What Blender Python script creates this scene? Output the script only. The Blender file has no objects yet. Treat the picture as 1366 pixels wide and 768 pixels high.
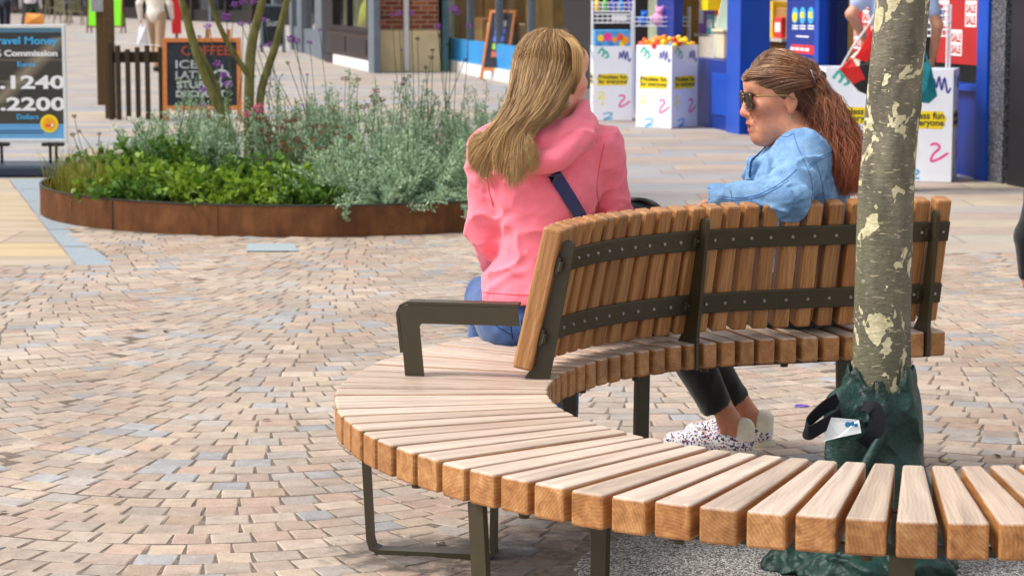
import bpy, bmesh, math, random
import numpy as np
from math import sin, cos, pi, radians, sqrt, atan2
from mathutils import Vector, Matrix, Quaternion

random.seed(7)
RNG = np.random.default_rng(11)
SC = bpy.context.scene
COL = SC.collection

# ---------------------------------------------------------------- camera
FPX = 3100.0            # focal length in pixels of a 1366 px wide frame
CAM_H = 1.38
PITCH = math.atan(404 / FPX)
cam_d = bpy.data.cameras.new('camera')
cam = bpy.data.objects.new('camera', cam_d)
COL.objects.link(cam)
cam_d.sensor_width = 36
cam_d.lens = 36 * FPX / 1366
cam.location = (0, 0, CAM_H)
cam.rotation_euler = (pi / 2 - PITCH, 0, 0)
cam_d.clip_end = 3000
cam_d.dof.use_dof = True
cam_d.dof.focus_distance = 5.45
cam_d.dof.aperture_fstop = 10.0
SC.camera = cam


def ray(px, py):
    x = (px - 683) / FPX
    v = (py - 384) / FPX
    return Vector((x, cos(PITCH) - v * sin(PITCH), -sin(PITCH) - v * cos(PITCH)))


def at_z(px, py, z=0.0):
    d = ray(px, py)
    t = (z - CAM_H) / d.z
    return Vector((d.x * t, d.y * t, z))


def at_y(px, py, y):
    d = ray(px, py)
    t = y / d.y
    return Vector((d.x * t, y, CAM_H + d.z * t))


# ---------------------------------------------------------------- render / light
SC.render.engine = 'CYCLES'
SC.cycles.use_denoising = True
SC.cycles.max_bounces = 6
SC.cycles.diffuse_bounces = 3
SC.cycles.glossy_bounces = 3
SC.cycles.transmission_bounces = 4
SC.cycles.transparent_max_bounces = 8
SC.view_settings.view_transform = 'Standard'
SC.view_settings.look = 'None'
SC.view_settings.gamma = 1
SC.view_settings.exposure = 0.85

SUN_EL, SUN_AZ = radians(52), radians(-100)   # azimuth measured from +Y towards +X
W = bpy.data.worlds.new('World')
SC.world = W
W.use_nodes = True
wn = W.node_tree
bg = wn.nodes['Background']
sky = wn.nodes.new('ShaderNodeTexSky')
sky.sky_type = 'NISHITA'
sky.sun_disc = False
sky.sun_elevation = SUN_EL
sky.sun_rotation = SUN_AZ
sky.air_density = 1.0
sky.dust_density = 3.0
hs = wn.nodes.new('ShaderNodeHueSaturation')
hs.inputs['Saturation'].default_value = 0.16
wn.links.new(sky.outputs[0], hs.inputs['Color'])
wn.links.new(hs.outputs[0], bg.inputs['Color'])
bg.inputs['Strength'].default_value = 0.15
sd = bpy.data.lights.new('sun', 'SUN')
sd.energy = 1.7
sd.angle = radians(16)
sd.color = (1.0, 0.955, 0.89)
sun = bpy.data.objects.new('sun', sd)
COL.objects.link(sun)
sdir = Vector((sin(SUN_AZ) * cos(SUN_EL), cos(SUN_AZ) * cos(SUN_EL), sin(SUN_EL)))
sun.rotation_euler = sdir.to_track_quat('Z', 'Y').to_euler()
sun.location = (0, 0, 30)


# ---------------------------------------------------------------- materials
class N:
    """small node-tree helper"""
    def __init__(self, name):
        self.m = bpy.data.materials.new(name)
        self.m.use_nodes = True
        self.t = self.m.node_tree
        self.b = self.t.nodes['Principled BSDF']

    def n(self, typ, **kw):
        nd = self.t.nodes.new(typ)
        for k, v in kw.items():
            setattr(nd, k, v)
        return nd

    def l(self, a, b):
        self.t.links.new(a, b)

    def pos(self, scale=(1, 1, 1), rot=(0, 0, 0), obj=False):
        if obj:
            o = self.n('ShaderNodeTexCoord').outputs['Object']
        else:
            o = self.n('ShaderNodeNewGeometry').outputs['Position']
        mp = self.n('ShaderNodeMapping')
        mp.inputs['Scale'].default_value = scale
        mp.inputs['Rotation'].default_value = rot
        self.l(o, mp.inputs['Vector'])
        return mp.outputs[0]

    def noise(self, vec, scale=5, detail=4, rough=.55, dist=0):
        nd = self.n('ShaderNodeTexNoise')
        nd.inputs['Scale'].default_value = scale
        nd.inputs['Detail'].default_value = detail
        nd.inputs['Roughness'].default_value = rough
        nd.inputs['Distortion'].default_value = dist
        if vec is not None:
            self.l(vec, nd.inputs['Vector'])
        return nd.outputs['Fac']

    def ramp(self, fac, stops, interp='LINEAR'):
        r = self.n('ShaderNodeValToRGB')
        r.color_ramp.interpolation = interp
        e = r.color_ramp.elements
        while len(e) < len(stops):
            e.new(0.5)
        for el, (p, c) in zip(e, stops):
            el.position = p
            el.color = (*c, 1) if len(c) == 3 else c
        self.l(fac, r.inputs['Fac'])
        return r.outputs['Color']

    def mix(self, a, b, fac=.5, mode='MIX'):
        mx = self.n('ShaderNodeMix', data_type='RGBA', blend_type=mode)
        for s, i in ((fac, 0), (a, 6), (b, 7)):
            if isinstance(s, (int, float)):
                mx.inputs[i].default_value = s
            elif isinstance(s, tuple):
                mx.inputs[i].default_value = (*s, 1)
            else:
                self.l(s, mx.inputs[i])
        return mx.outputs[2]

    def math(self, op, a, b=None):
        m = self.n('ShaderNodeMath', operation=op)
        for i, s in enumerate((a, b)):
            if s is None:
                continue
            if isinstance(s, (int, float)):
                m.inputs[i].default_value = s
            else:
                self.l(s, m.inputs[i])
        return m.outputs[0]

    def attr(self, name, out='Color'):
        a = self.n('ShaderNodeAttribute', attribute_name=name)
        return a.outputs[out]

    def bump(self, h, strength=.3, dist=.01):
        b = self.n('ShaderNodeBump')
        b.inputs['Strength'].default_value = strength
        b.inputs['Distance'].default_value = dist
        self.l(h, b.inputs['Height'])
        self.l(b.outputs[0], self.b.inputs['Normal'])

    def base(self, c):
        if isinstance(c, tuple):
            self.b.inputs['Base Color'].default_value = (*c, 1)
        else:
            self.l(c, self.b.inputs['Base Color'])

    def set(self, rough=None, spec=None, metal=None, **kw):
        if rough is not None:
            if isinstance(rough, (int, float)):
                self.b.inputs['Roughness'].default_value = rough
            else:
                self.l(rough, self.b.inputs['Roughness'])
        if spec is not None:
            self.b.inputs['Specular IOR Level'].default_value = spec
        if metal is not None:
            self.b.inputs['Metallic'].default_value = metal
        for k, v in kw.items():
            self.b.inputs[k].default_value = v
        return self


def srgb(r, g, b):
    def f(c):
        c /= 255
        return c / 12.92 if c <= .04045 else ((c + .055) / 1.055) ** 2.4
    return (f(r), f(g), f(b))


MATS = {}


def pmat(name, c, rough=.6, spec=.4, var=.18, scale=30, bump=0.0, bscale=None, metal=0, c2=None, **kw):
    """plain procedural paint/cloth material with gentle tonal variation"""
    if name in MATS:
        return MATS[name]
    m = N(name)
    p = m.pos()
    f = m.noise(p, scale, 5)
    dark = tuple(x * (1 - var) for x in c)
    lite = c2 if c2 else tuple(min(1, x * (1 + var)) for x in c)
    m.base(m.ramp(f, [(.3, dark), (.7, lite)]))
    m.set(rough=rough, spec=spec, metal=metal, **kw)
    if bump:
        m.bump(m.noise(p, bscale or scale * 4, 4), bump, .01)
    MATS[name] = m.m
    return m.m


def attrmat(name, rough=.7, spec=.3, bump=0, bscale=60, attr='col', var=.15, vscale=40):
    """material whose base colour is the object's own painted colour attribute, with fine procedural grain"""
    if name in MATS:
        return MATS[name]
    m = N(name)
    p = m.pos()
    f = m.noise(p, vscale, 5)
    g = m.ramp(f, [(.25, (1 - var,) * 3), (.75, (1 + var,) * 3)])
    m.base(m.mix(m.attr(attr), g, 1.0, 'MULTIPLY'))
    m.set(rough=rough, spec=spec)
    if bump:
        m.bump(m.noise(p, bscale, 4), bump, .01)
    MATS[name] = m.m
    return m.m


# ---------------------------------------------------------------- mesh builder
class MB:
    def __init__(self):
        self.v, self.f, self.mi, self.c, self.w = [], [], [], [], []
        self.wt = []

    def add(self, vs, fs, mi=0, col=None, wc=None, M=None):
        o = len(self.v)
        if M is not None:
            vs = [M @ Vector(p) for p in vs]
        self.v.extend([tuple(p) for p in vs])
        if wc is not None:
            self.w.extend([tuple(p) for p in wc])
        else:
            self.w.extend([(0, 0, 0)] * len(vs))
        for f in fs:
            self.f.append(tuple(i + o for i in f))
            self.mi.append(mi)
            self.c.append(col or (1, 1, 1))
        return self

    def box(self, lo, hi, M=None, mi=0, col=None):
        x0, y0, z0 = lo
        x1, y1, z1 = hi
        vs = [(x0, y0, z0), (x1, y0, z0), (x1, y1, z0), (x0, y1, z0), (x0, y0, z1), (x1, y0, z1), (x1, y1, z1), (x0, y1, z1)]
        fs = [(3, 2, 1, 0), (4, 5, 6, 7), (0, 1, 5, 4), (1, 2, 6, 5), (2, 3, 7, 6), (3, 0, 4, 7)]
        return self.add(vs, fs, mi, col, M=M)

    def rbox(self, lo, hi, r=.004, M=None, mi=0, col=None):
        """box with chamfered edges"""
        bm = bmesh.new()
        mat_ = Matrix.Translation([(a + b) / 2 for a, b in zip(lo, hi)]) @ Matrix.Diagonal([b - a for a, b in zip(lo, hi)] + [1])
        bmesh.ops.create_cube(bm, size=1, matrix=mat_)
        bmesh.ops.bevel(bm, geom=bm.edges[:], offset=r, segments=2, affect='EDGES', profile=.5)
        bm.verts.index_update()
        vs = [v.co.copy() for v in bm.verts]
        fs = [[v.index for v in f.verts] for f in bm.faces]
        bm.free()
        return self.add(vs, fs, mi, col, M=M)

    def tube(self, pts, rad, n=8, mi=0, col=None, cap=True, flat=1.0):
        """swept round (or flattened) bar along pts"""
        pts = [Vector(p) for p in pts]
        if isinstance(rad, (int, float)):
            rad = [rad] * len(pts)
        vs, fs = [], []
        up = Vector((0, 0, 1))
        prev = None
        for i, p in enumerate(pts):
            a = pts[max(0, i - 1)]
            b = pts[min(len(pts) - 1, i + 1)]
            t = (b - a).normalized()
            if prev is None:
                s = t.cross(up)
                if s.length < 1e-3:
                    s = t.cross(Vector((1, 0, 0)))
                s.normalize()
            else:
                s = (prev - t * prev.dot(t))
                s.normalize()
            prev = s
            q = t.cross(s)
            for k in range(n):
                an = 2 * pi * k / n
                vs.append(p + s * cos(an) * rad[i] + q * sin(an) * rad[i] * flat)
        for i in range(len(pts) - 1):
            for k in range(n):
                k2 = (k + 1) % n
                fs.append((i * n + k, i * n + k2, (i + 1) * n + k2, (i + 1) * n + k))
        if cap:
            fs.append(tuple(range(n - 1, -1, -1)))
            fs.append(tuple((len(pts) - 1) * n + k for k in range(n)))
        return self.add(vs, fs, mi, col)

    def cyl(self, p0, p1, r0, r1=None, n=16, mi=0, col=None):
        return self.tube([p0, p1], [r0, r0 if r1 is None else r1], n, mi, col)

    def ball(self, c, r, M=None, seg=12, rings=8, mi=0, col=None):
        if isinstance(r, (int, float)):
            r = (r, r, r)
        vs = [(c[0], c[1], c[2] + r[2])]
        for i in range(1, rings):
            th = pi * i / rings
            for k in range(seg):
                ph = 2 * pi * k / seg
                vs.append((c[0] + r[0] * sin(th) * cos(ph), c[1] + r[1] * sin(th) * sin(ph), c[2] + r[2] * cos(th)))
        vs.append((c[0], c[1], c[2] - r[2]))
        fs = [(0, 1 + k, 1 + (k + 1) % seg) for k in range(seg)]
        for i in range(rings - 2):
            for k in range(seg):
                a = 1 + i * seg
                fs.append((a + k, a + seg + k, a + seg + (k + 1) % seg, a + (k + 1) % seg))
        b = 1 + (rings - 2) * seg
        fs += [(b + k, len(vs) - 1, b + (k + 1) % seg) for k in range(seg)]
        return self.add(vs, fs, mi, col, M=M)

    def strip(self, path, prof, closed_prof=True, mi=0, col=None, cap=True):
        """path: list of (point, side, up); prof: list of (a, b) offsets along side, up"""
        n = len(prof)
        vs, fs = [], []
        for p, s, u in path:
            for a, b in prof:
                vs.append(Vector(p) + Vector(s) * a + Vector(u) * b)
        m = n if closed_prof else n - 1
        for i in range(len(path) - 1):
            for k in range(m):
                k2 = (k + 1) % n
                fs.append((i * n + k, i * n + k2, (i + 1) * n + k2, (i + 1) * n + k))
        if cap and closed_prof:
            fs.append(tuple(range(n - 1, -1, -1)))
            fs.append(tuple((len(path) - 1) * n + k for k in range(n)))
        return self.add(vs, fs, mi, col)

    def lathe(self, prof, c=(0, 0, 0), n=20, mi=0, col=None, M=None):
        vs, fs = [], []
        for r, z in prof:
            for k in range(n):
                a = 2 * pi * k / n
                vs.append((c[0] + r * cos(a), c[1] + r * sin(a), c[2] + z))
        for i in range(len(prof) - 1):
            for k in range(n):
                k2 = (k + 1) % n
                fs.append((i * n + k, i * n + k2, (i + 1) * n + k2, (i + 1) * n + k))
        fs.append(tuple(range(n - 1, -1, -1)))
        fs.append(tuple((len(prof) - 1) * n + k for k in range(n)))
        return self.add(vs, fs, mi, col, M=M)

    def build(self, name, mats, parent=None, smooth=False, normals=True, sharp=None):
        me = bpy.data.meshes.new(name)
        me.from_pydata(self.v, [], self.f)
        for m in (mats if isinstance(mats, (list, tuple)) else [mats]):
            me.materials.append(m)
        if any(self.mi):
            me.polygons.foreach_set('material_index', self.mi)
        if any(c != (1, 1, 1) for c in self.c):
            at = me.attributes.new('col', 'FLOAT_COLOR', 'FACE')
            flat = []
            for c in self.c:
                flat.extend((c[0], c[1], c[2], 1.0))
            at.data.foreach_set('color', flat)
        if any(w != (0, 0, 0) for w in self.w):
            at = me.attributes.new('wc', 'FLOAT_VECTOR', 'POINT')
            at.data.foreach_set('vector', [x for w in self.w for x in w])
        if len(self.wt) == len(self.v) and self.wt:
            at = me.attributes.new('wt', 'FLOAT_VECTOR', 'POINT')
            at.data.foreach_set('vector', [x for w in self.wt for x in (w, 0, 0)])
        if normals:
            bm = bmesh.new()
            bm.from_mesh(me)
            bmesh.ops.recalc_face_normals(bm, faces=bm.faces[:])
            bm.to_mesh(me)
            bm.free()
        me.update()
        if smooth:
            me.shade_smooth()
            if sharp:
                me.set_sharp_from_angle(angle=radians(sharp))
        return link(name, me, parent)


def link(name, me, parent=None):
    o = bpy.data.objects.new(name, me)
    COL.objects.link(o)
    if parent is not None:
        o.parent = parent
        # geometry is written in world coordinates: keep it there
        o.matrix_parent_inverse = pm_inv(parent)
    return o


def world_mat(o):
    m = o.matrix_basis.copy()
    if o.parent is not None:
        return world_mat(o.parent) @ o.matrix_parent_inverse @ m
    return m


def pm_inv(o):
    return world_mat(o).inverted()


def tag(o, label=None, cat=None, group=None, kind=None):
    if label:
        o['label'] = label
    if cat:
        o['category'] = cat
    if group:
        o['group'] = group
    if kind:
        o['kind'] = kind
    return o


def thing(name, label, cat, loc=(0, 0, 0), group=None):
    o = bpy.data.objects.new(name, None)
    o.empty_display_size = .1
    COL.objects.link(o)
    o.location = loc
    return tag(o, label, cat, group)


def tree_of(o):
    out = []
    for c in o.children:
        out.append(c)
        out += tree_of(c)
    return out


def dup(root, M, label, group=None):
    """copy a thing and its parts, moved by the world matrix M"""
    r = root.copy()
    COL.objects.link(r)
    r.matrix_basis = M @ root.matrix_basis
    r['label'] = label
    if group:
        r['group'] = group

    def rec(src, dst):
        for ch in list(src.children):
            if ch == dst:
                continue
            c = ch.copy()
            COL.objects.link(c)
            c.parent = dst
            c.matrix_parent_inverse = ch.matrix_parent_inverse.copy()
            rec(ch, c)
    rec(root, r)
    return r


def text_mesh(s, size, bold=0.0, ext=.0006, align='LEFT', xscale=1.0):
    cu = bpy.data.curves.new('lettering', 'FONT')
    cu.body = s
    cu.size = size
    cu.offset = bold
    cu.extrude = ext
    cu.align_x = align
    cu.resolution_u = 3
    o = bpy.data.objects.new('lettering', cu)
    COL.objects.link(o)
    dg = bpy.context.evaluated_depsgraph_get()
    me = bpy.data.meshes.new_from_object(o.evaluated_get(dg))
    vs = [(v.co.x * xscale, v.co.y, v.co.z) for v in me.vertices]
    fs = [tuple(p.vertices) for p in me.polygons]
    bpy.data.objects.remove(o)
    bpy.data.curves.remove(cu)
    bpy.data.meshes.remove(me)
    return vs, fs
# ================================================================ ground
def polysheet(name, pts, z, m):
    mb = MB()
    mb.add([(p[0], p[1], z) for p in pts], [tuple(range(len(pts)))])
    o = mb.build(name, m)
    tag(o, kind='structure')
    return o


CX, CY = .915, 5.29          # centre of the ring bench
RI, RO = .832, 1.322
GZ = .012                    # top of the setts

# large slab paving running to the horizon
m = N('slab paving')
p = m.pos()
mpo = m.n('ShaderNodeMapping')
mpo.inputs['Location'].default_value = (900.3, 100.1, 0)
m.l(p, mpo.inputs['Vector'])
br = m.n('ShaderNodeTexBrick')
br.offset = .43
br.offset_frequency = 3
br.squash = 1.35
br.squash_frequency = 2
br.inputs['Scale'].default_value = 1
br.inputs['Mortar Size'].default_value = .006
br.inputs['Mortar Smooth'].default_value = .3
br.inputs['Brick Width'].default_value = .9
br.inputs['Row Height'].default_value = .42
br.inputs['Bias'].default_value = 0
br.inputs['Color1'].default_value = (0, 0, 0, 1)
br.inputs['Color2'].default_value = (1, 1, 1, 1)
br.inputs['Mortar'].default_value = (.5, .5, .5, 1)
m.l(mpo.outputs[0], br.inputs['Vector'])
slab = m.ramp(br.outputs['Color'], [(0, srgb(166, 150, 136)), (.22, srgb(148, 150, 156)), (.45, srgb(174, 160, 144)), (.62, srgb(158, 144, 134)), (.8, srgb(142, 148, 156)), (1, srgb(178, 164, 140))])
stain = m.ramp(m.noise(p, 1.6, 6, .65), [(.3, (.80, .78, .76)), (.65, (1.06, 1.05, 1.04))])
c = m.mix(slab, stain, 1.0, 'MULTIPLY')
c = m.mix(c, m.ramp(m.noise(p, 90, 3), [(.3, (.86, .86, .86)), (.7, (1.1, 1.1, 1.1))]), 1.0, 'MULTIPLY')
c = m.mix(c, (.2, .18, .16), br.outputs['Fac'])
m.base(c)
m.set(rough=.72, spec=.3)
m.bump(m.math('SUBTRACT', m.noise(p, 60, 4), br.outputs['Fac']), .25, .006)
polysheet('ground', [(-400, -60), (400, -60), (400, 900), (-400, 900)], 0, m.m)

# setts bed (sandy joints)
bedm = pmat('sand joints', (.165, .135, .11), .95, .1, .4, 40, .5, 300)
SETT_FAR = 11.25
stripA, stripB = at_z(157, 357), at_z(66, 240)      # inner edge of the grey stone strip
bed_pts = [(-2.6, 3.2), (3.6, 3.2), (3.6, 11.9), (1.2, 11.9), (.35, 13.2), (-2.55, 13.2), (stripA.x, stripA.y), (-3.6, stripA.y)]
polysheet('sett_bed', bed_pts, .0098, bedm)


def in_poly(x, y, P):
    r = False
    n = len(P)
    for i in range(n):
        x1, y1 = P[i][0], P[i][1]
        x2, y2 = P[(i + 1) % n][0], P[(i + 1) % n][1]
        if (y1 > y) != (y2 > y) and x < (x2 - x1) * (y - y1) / (y2 - y1) + x1:
            r = not r
    return r


PLX, PLY, PLR = -1.16, 14.4, 1.74     # planter circle
PITR = .80                            # gravel tree pit
TX, TY = .862, 5.36                   # tree foot
sett_cols = [srgb(176, 156, 140), srgb(184, 166, 146), srgb(172, 154, 140), srgb(166, 163, 160), srgb(148, 158, 168),
             srgb(184, 167, 144), srgb(180, 152, 134), srgb(160, 150, 140), srgb(192, 178, 162), srgb(172, 160, 146), srgb(164, 142, 118)]
sett_w = [14, 12, 13, 10, 9, 6, 8, 11, 10, 12, 2]
mb = MB()
WCOL, RARC, PROW = 1.30, 1.06, .103
rr = random.Random(3)
for k in range(-3, 4):
    xc = -.85 + k * WCOL
    amax = math.asin(WCOL / 2 / RARC)
    n0, n1 = int(3.3 / PROW), int(14.2 / PROW)
    for n in range(n0, n1):
        yc = n * PROW + RARC + rr.uniform(-.004, .004)
        a = -amax + rr.uniform(-.05, .08)
        while a < amax:
            ln = rr.uniform(.086, .124)
            da = ln / RARC
            am = a + da / 2
            a += da
            x = xc + RARC * sin(am)
            y = yc - RARC * cos(am)
            if abs(am) > amax + .04:
                continue
            if not in_poly(x, y, bed_pts):
                continue
            if (x - CX) ** 2 + (y - CY) ** 2 < (PITR + .05) ** 2:
                continue
            if (x - PLX) ** 2 + (y - PLY) ** 2 < (PLR + .03) ** 2:
                continue
            if abs(x) > .26 * y + 1.1:
                continue
            wd = PROW * max(.72, cos(am)) - rr.uniform(.003, .006)
            l = ln - rr.uniform(.003, .007)
            ang = am + rr.uniform(-.03, .03)
            z = GZ + rr.uniform(-.0012, .0012)
            tx, ty = rr.uniform(-.01, .01), rr.uniform(-.01, .01)
            col = rr.choices(sett_cols, sett_w)[0]
            br_ = rr.uniform(.80, .99)
            col = tuple(min(1, (c_ * .62 + g_ * .38) * br_) for c_, g_ in zip(col, srgb(182, 167, 156)))
            vs = []
            for (fx, dz, ins) in ((1, -.012, 0), (1, -.0025, .0006), (1, 0, .0040)):
                for sx, sy in ((-1, -1), (1, -1), (1, 1), (-1, 1)):
                    jx = sx * (l / 2 - ins) + (rr.uniform(-.003, .003) if dz == 0 else 0)
                    jy = sy * (wd / 2 - ins) + (rr.uniform(-.003, .003) if dz == 0 else 0)
                    vs.append((x + jx * cos(ang) - jy * sin(ang), y + jx * sin(ang) + jy * cos(ang), z + dz + jx * tx + jy * ty))
            fs = [(8, 9, 10, 11)]
            for r_ in (0, 4):
                for q in range(4):
                    q2 = (q + 1) % 4
                    fs.append((r_ + q, r_ + q2, r_ + 4 + q2, r_ + 4 + q))
            mb.add(vs, fs, 0, col)
m = N('sandstone setts')
p = m.pos()
c = m.mix(m.attr('col'), m.ramp(m.noise(p, 22, 6, .65), [(.28, (.78, .76, .74)), (.7, (1.13, 1.12, 1.10))]), 1.0, 'MULTIPLY')
c = m.mix(c, m.ramp(m.noise(p, 160, 3), [(.3, (.84, .84, .84)), (.7, (1.12, 1.12, 1.12))]), 1.0, 'MULTIPLY')
c = m.mix(c, m.ramp(m.noise(p, .9, 5, .6), [(.32, (.80, .77, .74)), (.6, (1.03, 1.03, 1.03))]), 1.0, 'MULTIPLY')
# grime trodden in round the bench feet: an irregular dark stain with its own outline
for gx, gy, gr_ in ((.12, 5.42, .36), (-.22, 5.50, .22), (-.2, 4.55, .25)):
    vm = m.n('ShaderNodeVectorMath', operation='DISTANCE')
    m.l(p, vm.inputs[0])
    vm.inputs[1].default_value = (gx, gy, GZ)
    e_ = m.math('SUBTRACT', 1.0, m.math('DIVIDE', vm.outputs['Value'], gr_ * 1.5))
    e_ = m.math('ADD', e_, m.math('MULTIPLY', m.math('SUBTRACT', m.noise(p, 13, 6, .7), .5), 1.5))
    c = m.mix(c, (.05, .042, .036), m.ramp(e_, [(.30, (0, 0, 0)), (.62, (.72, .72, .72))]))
m.base(c)
m.set(rough=m.ramp(m.noise(p, 30, 3), [(.3, (.5,) * 3), (.7, (.75,) * 3)]), spec=.35)
m.bump(m.noise(p, 70, 6, .65), .45, .006)
sett = mb.build('sett_paving', m.m, normals=False)
tag(sett, kind='structure')

# grey granite strip beside the big slabs
gran = pmat('grey granite', srgb(142, 152, 160), .6, .3, .16, 60, .2)
sA, sB = at_z(104, 357), at_z(12, 240)
mb = MB()
for i in range(6):
    f0, f1 = i / 6, (i + 1) / 6 - .004
    q = [sA.lerp(sB, f0), stripA.lerp(stripB, f0), stripA.lerp(stripB, f1), sA.lerp(sB, f1)]
    mb.add([(v.x, v.y, .009) for v in q], [(0, 1, 2, 3)])
tag(mb.build('granite_strip', gran), kind='structure')
# buff slabs left of the strip
m = N('buff slabs')
p = m.pos()
br = m.n('ShaderNodeTexBrick')
br.offset = .5
for k_, v_ in (('Scale', 1), ('Mortar Size', .005), ('Brick Width', 1.1), ('Row Height', .62), ('Mortar Smooth', .2)):
    br.inputs[k_].default_value = v_
br.inputs['Color1'].default_value = (0, 0, 0, 1)
br.inputs['Color2'].default_value = (1, 1, 1, 1)
m.l(p, br.inputs['Vector'])
c = m.ramp(br.outputs['Color'], [(0, srgb(178, 158, 132)), (.4, srgb(170, 160, 148)), (.7, srgb(184, 164, 128)), (1, srgb(162, 148, 134))])
c = m.mix(c, m.ramp(m.noise(m.pos((.7, 4, 1)), 1.5, 4, .6), [(.35, (.84, .80, .74)), (.6, (1.05, 1.03, 1.0))]), 1.0, 'MULTIPLY')
c = m.mix(c, (.16, .13, .1), br.outputs['Fac'])
m.base(c)
m.set(rough=.7, spec=.3)
m.bump(m.noise(p, 60, 4), .2, .006)
polysheet('buff_slab_paving', [(-7, sA.y - .02), (sA.x - .01, sA.y - .02), (sB.x - .01, sB.y), (-7, sB.y)], .006, m.m)
# single grey-blue paver in the setts
q = [at_z(328, 334, .02), at_z(398, 334, .02), at_z(392, 324, .02), at_z(330, 324, .02)]
polysheet('drain_cover', [(v.x, v.y) for v in q], .0175, pmat('slate cover', srgb(150, 162, 168), .6, .3, .15, 50))

# resin bound gravel in the tree pit
m = N('bound gravel')
p = m.pos()
vo = m.n('ShaderNodeTexVoronoi')
vo.inputs['Scale'].default_value = 190
m.l(p, vo.inputs['Vector'])
sep = m.n('ShaderNodeSeparateColor')
m.l(vo.outputs['Color'], sep.inputs[0])
c = m.ramp(sep.outputs[0], [(0, (.07, .06, .055)), (.25, (.2, .18, .16)), (.5, (.34, .32, .3)), (.75, (.47, .46, .44)), (1, (.62, .6, .57))])
c = m.mix(c, (.06, .05, .045), m.ramp(vo.outputs['Distance'], [(.45, (0, 0, 0)), (.75, (1, 1, 1))]))
m.base(c)
m.set(rough=.8, spec=.3)
m.bump(m.math('MULTIPLY', vo.outputs['Distance'], -1.0), .9, .006)
mb = MB()
nseg, nr = 64, 14
vs, fs = [(CX, CY, .016)], []
for i in range(1, nr + 1):
    for k in range(nseg):
        a = 2 * pi * k / nseg
        r_ = (PITR + (.018 * sin(5 * a) + .012 * sin(13 * a + 1)) * (i == nr)) * i / nr
        vs.append((CX + r_ * cos(a), CY + r_ * sin(a), .008 + .012 * (1 - (i / nr) ** 4) * rr.uniform(.8, 1.1)))
fs += [(0, 1 + k, 1 + (k + 1) % nseg) for k in range(nseg)]
for i in range(nr - 1):
    for k in range(nseg):
        a, b = 1 + i * nseg, 1 + (i + 1) * nseg
        fs.append((a + k, b + k, b + (k + 1) % nseg, a + (k + 1) % nseg))
mb.add(vs, fs)
tag(mb.build('tree_pit_gravel', m.m, smooth=True), kind='structure')

# ================================================================ ring bench
m = N('bench hardwood')
wc = m.attr('wc', 'Vector')
mp = m.n('ShaderNodeMapping')
mp.inputs['Scale'].default_value = (2.2, 34, 34)
m.l(wc, mp.inputs['Vector'])
grain = m.noise(mp.outputs[0], 1.0, 6, .6, .6)
mp2 = m.n('ShaderNodeMapping')
mp2.inputs['Scale'].default_value = (9, 220, 220)
m.l(wc, mp2.inputs['Vector'])
fine = m.noise(mp2.outputs[0], 1.0, 4, .6)
# growth rings: distance from each slat's own pith line, so ends show arcs and sides show straight figure
sx = m.n('ShaderNodeSeparateXYZ')
m.l(wc, sx.inputs[0])
wob = m.math('MULTIPLY', m.noise(wc, 14, 3), .02)
d2_ = m.math('ADD', m.math('POWER', sx.outputs[1], 2.0), m.math('POWER', sx.outputs[2], 2.0))
rr_n = m.math('ADD', m.math('SQRT', d2_), wob)
ring = m.math('SINE', m.math('MULTIPLY', rr_n, 900.0))
ring = m.math('ADD', m.math('MULTIPLY', ring, .055), .0)
grain = m.math('ADD', grain, ring)
wood = m.ramp(grain, [(.22, srgb(114, 77, 44)), (.45, srgb(158, 110, 65)), (.6, srgb(176, 129, 81)), (.8, srgb(195, 157, 113))])
wood = m.mix(wood, m.ramp(fine, [(.3, (.80, .76, .72)), (.7, (1.1, 1.1, 1.1))]), 1.0, 'MULTIPLY')
rnd = m.n('ShaderNodeNewGeometry').outputs['Random Per Island']
wood = m.mix(wood, m.ramp(rnd, [(0, (.74, .72, .70)), (.2, (1.06, .98, .86)), (.4, (.88, .86, .84)), (.6, (1.16, 1.16, 1.18)), (.8, (.98, .88, .76)), (1, (1.18, 1.20, 1.24))]), 1.0, 'MULTIPLY')
# slat upper faces: weathered pale grey, with sky sheen also painted into the colour
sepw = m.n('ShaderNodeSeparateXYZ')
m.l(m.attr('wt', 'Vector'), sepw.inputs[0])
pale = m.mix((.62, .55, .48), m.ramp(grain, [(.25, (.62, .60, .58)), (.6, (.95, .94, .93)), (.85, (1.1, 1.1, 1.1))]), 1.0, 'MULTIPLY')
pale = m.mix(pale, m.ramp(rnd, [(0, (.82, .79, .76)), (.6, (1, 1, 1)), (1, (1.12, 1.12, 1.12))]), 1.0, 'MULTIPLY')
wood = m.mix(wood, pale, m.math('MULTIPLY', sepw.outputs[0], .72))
m.base(wood)
m.set(rough=m.ramp(fine, [(.2, (.34,) * 3), (.8, (.55,) * 3)]), spec=.5)
m.bump(fine, .12, .004)
WOOD = m.m
STEEL = pmat('olive brown powder coat', srgb(58, 51, 33), .42, .45, .10, 25, .08, 500)
BOLT = pmat('bolt steel', (.42, .42, .40), .38, .5, .1, 90, metal=.9)
BLACKR = pmat('black rubber', (.012, .012, .013), .6, .4, .2, 30)

A_END = radians(106.7)
PITCHA = radians(3.86)


def bench_frame(s):
    """s = distance measured in slats from the free near end; returns point on inner rim, outward normal, tangent, straight?"""
    phi = radians(-14) - s * PITCHA
    lim = A_END - 2 * pi
    if phi >= lim:
        n = Vector((cos(phi), sin(phi), 0))
        return Vector((CX, CY, 0)) + n * RI, n, Vector((sin(phi), -cos(phi), 0)), False
    n = Vector((cos(lim), sin(lim), 0))
    t = Vector((sin(lim), -cos(lim), 0))
    extra = (lim - phi) / PITCHA * .0625
    return Vector((CX, CY, 0)) + n * RI + t * extra, n, t, True


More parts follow.
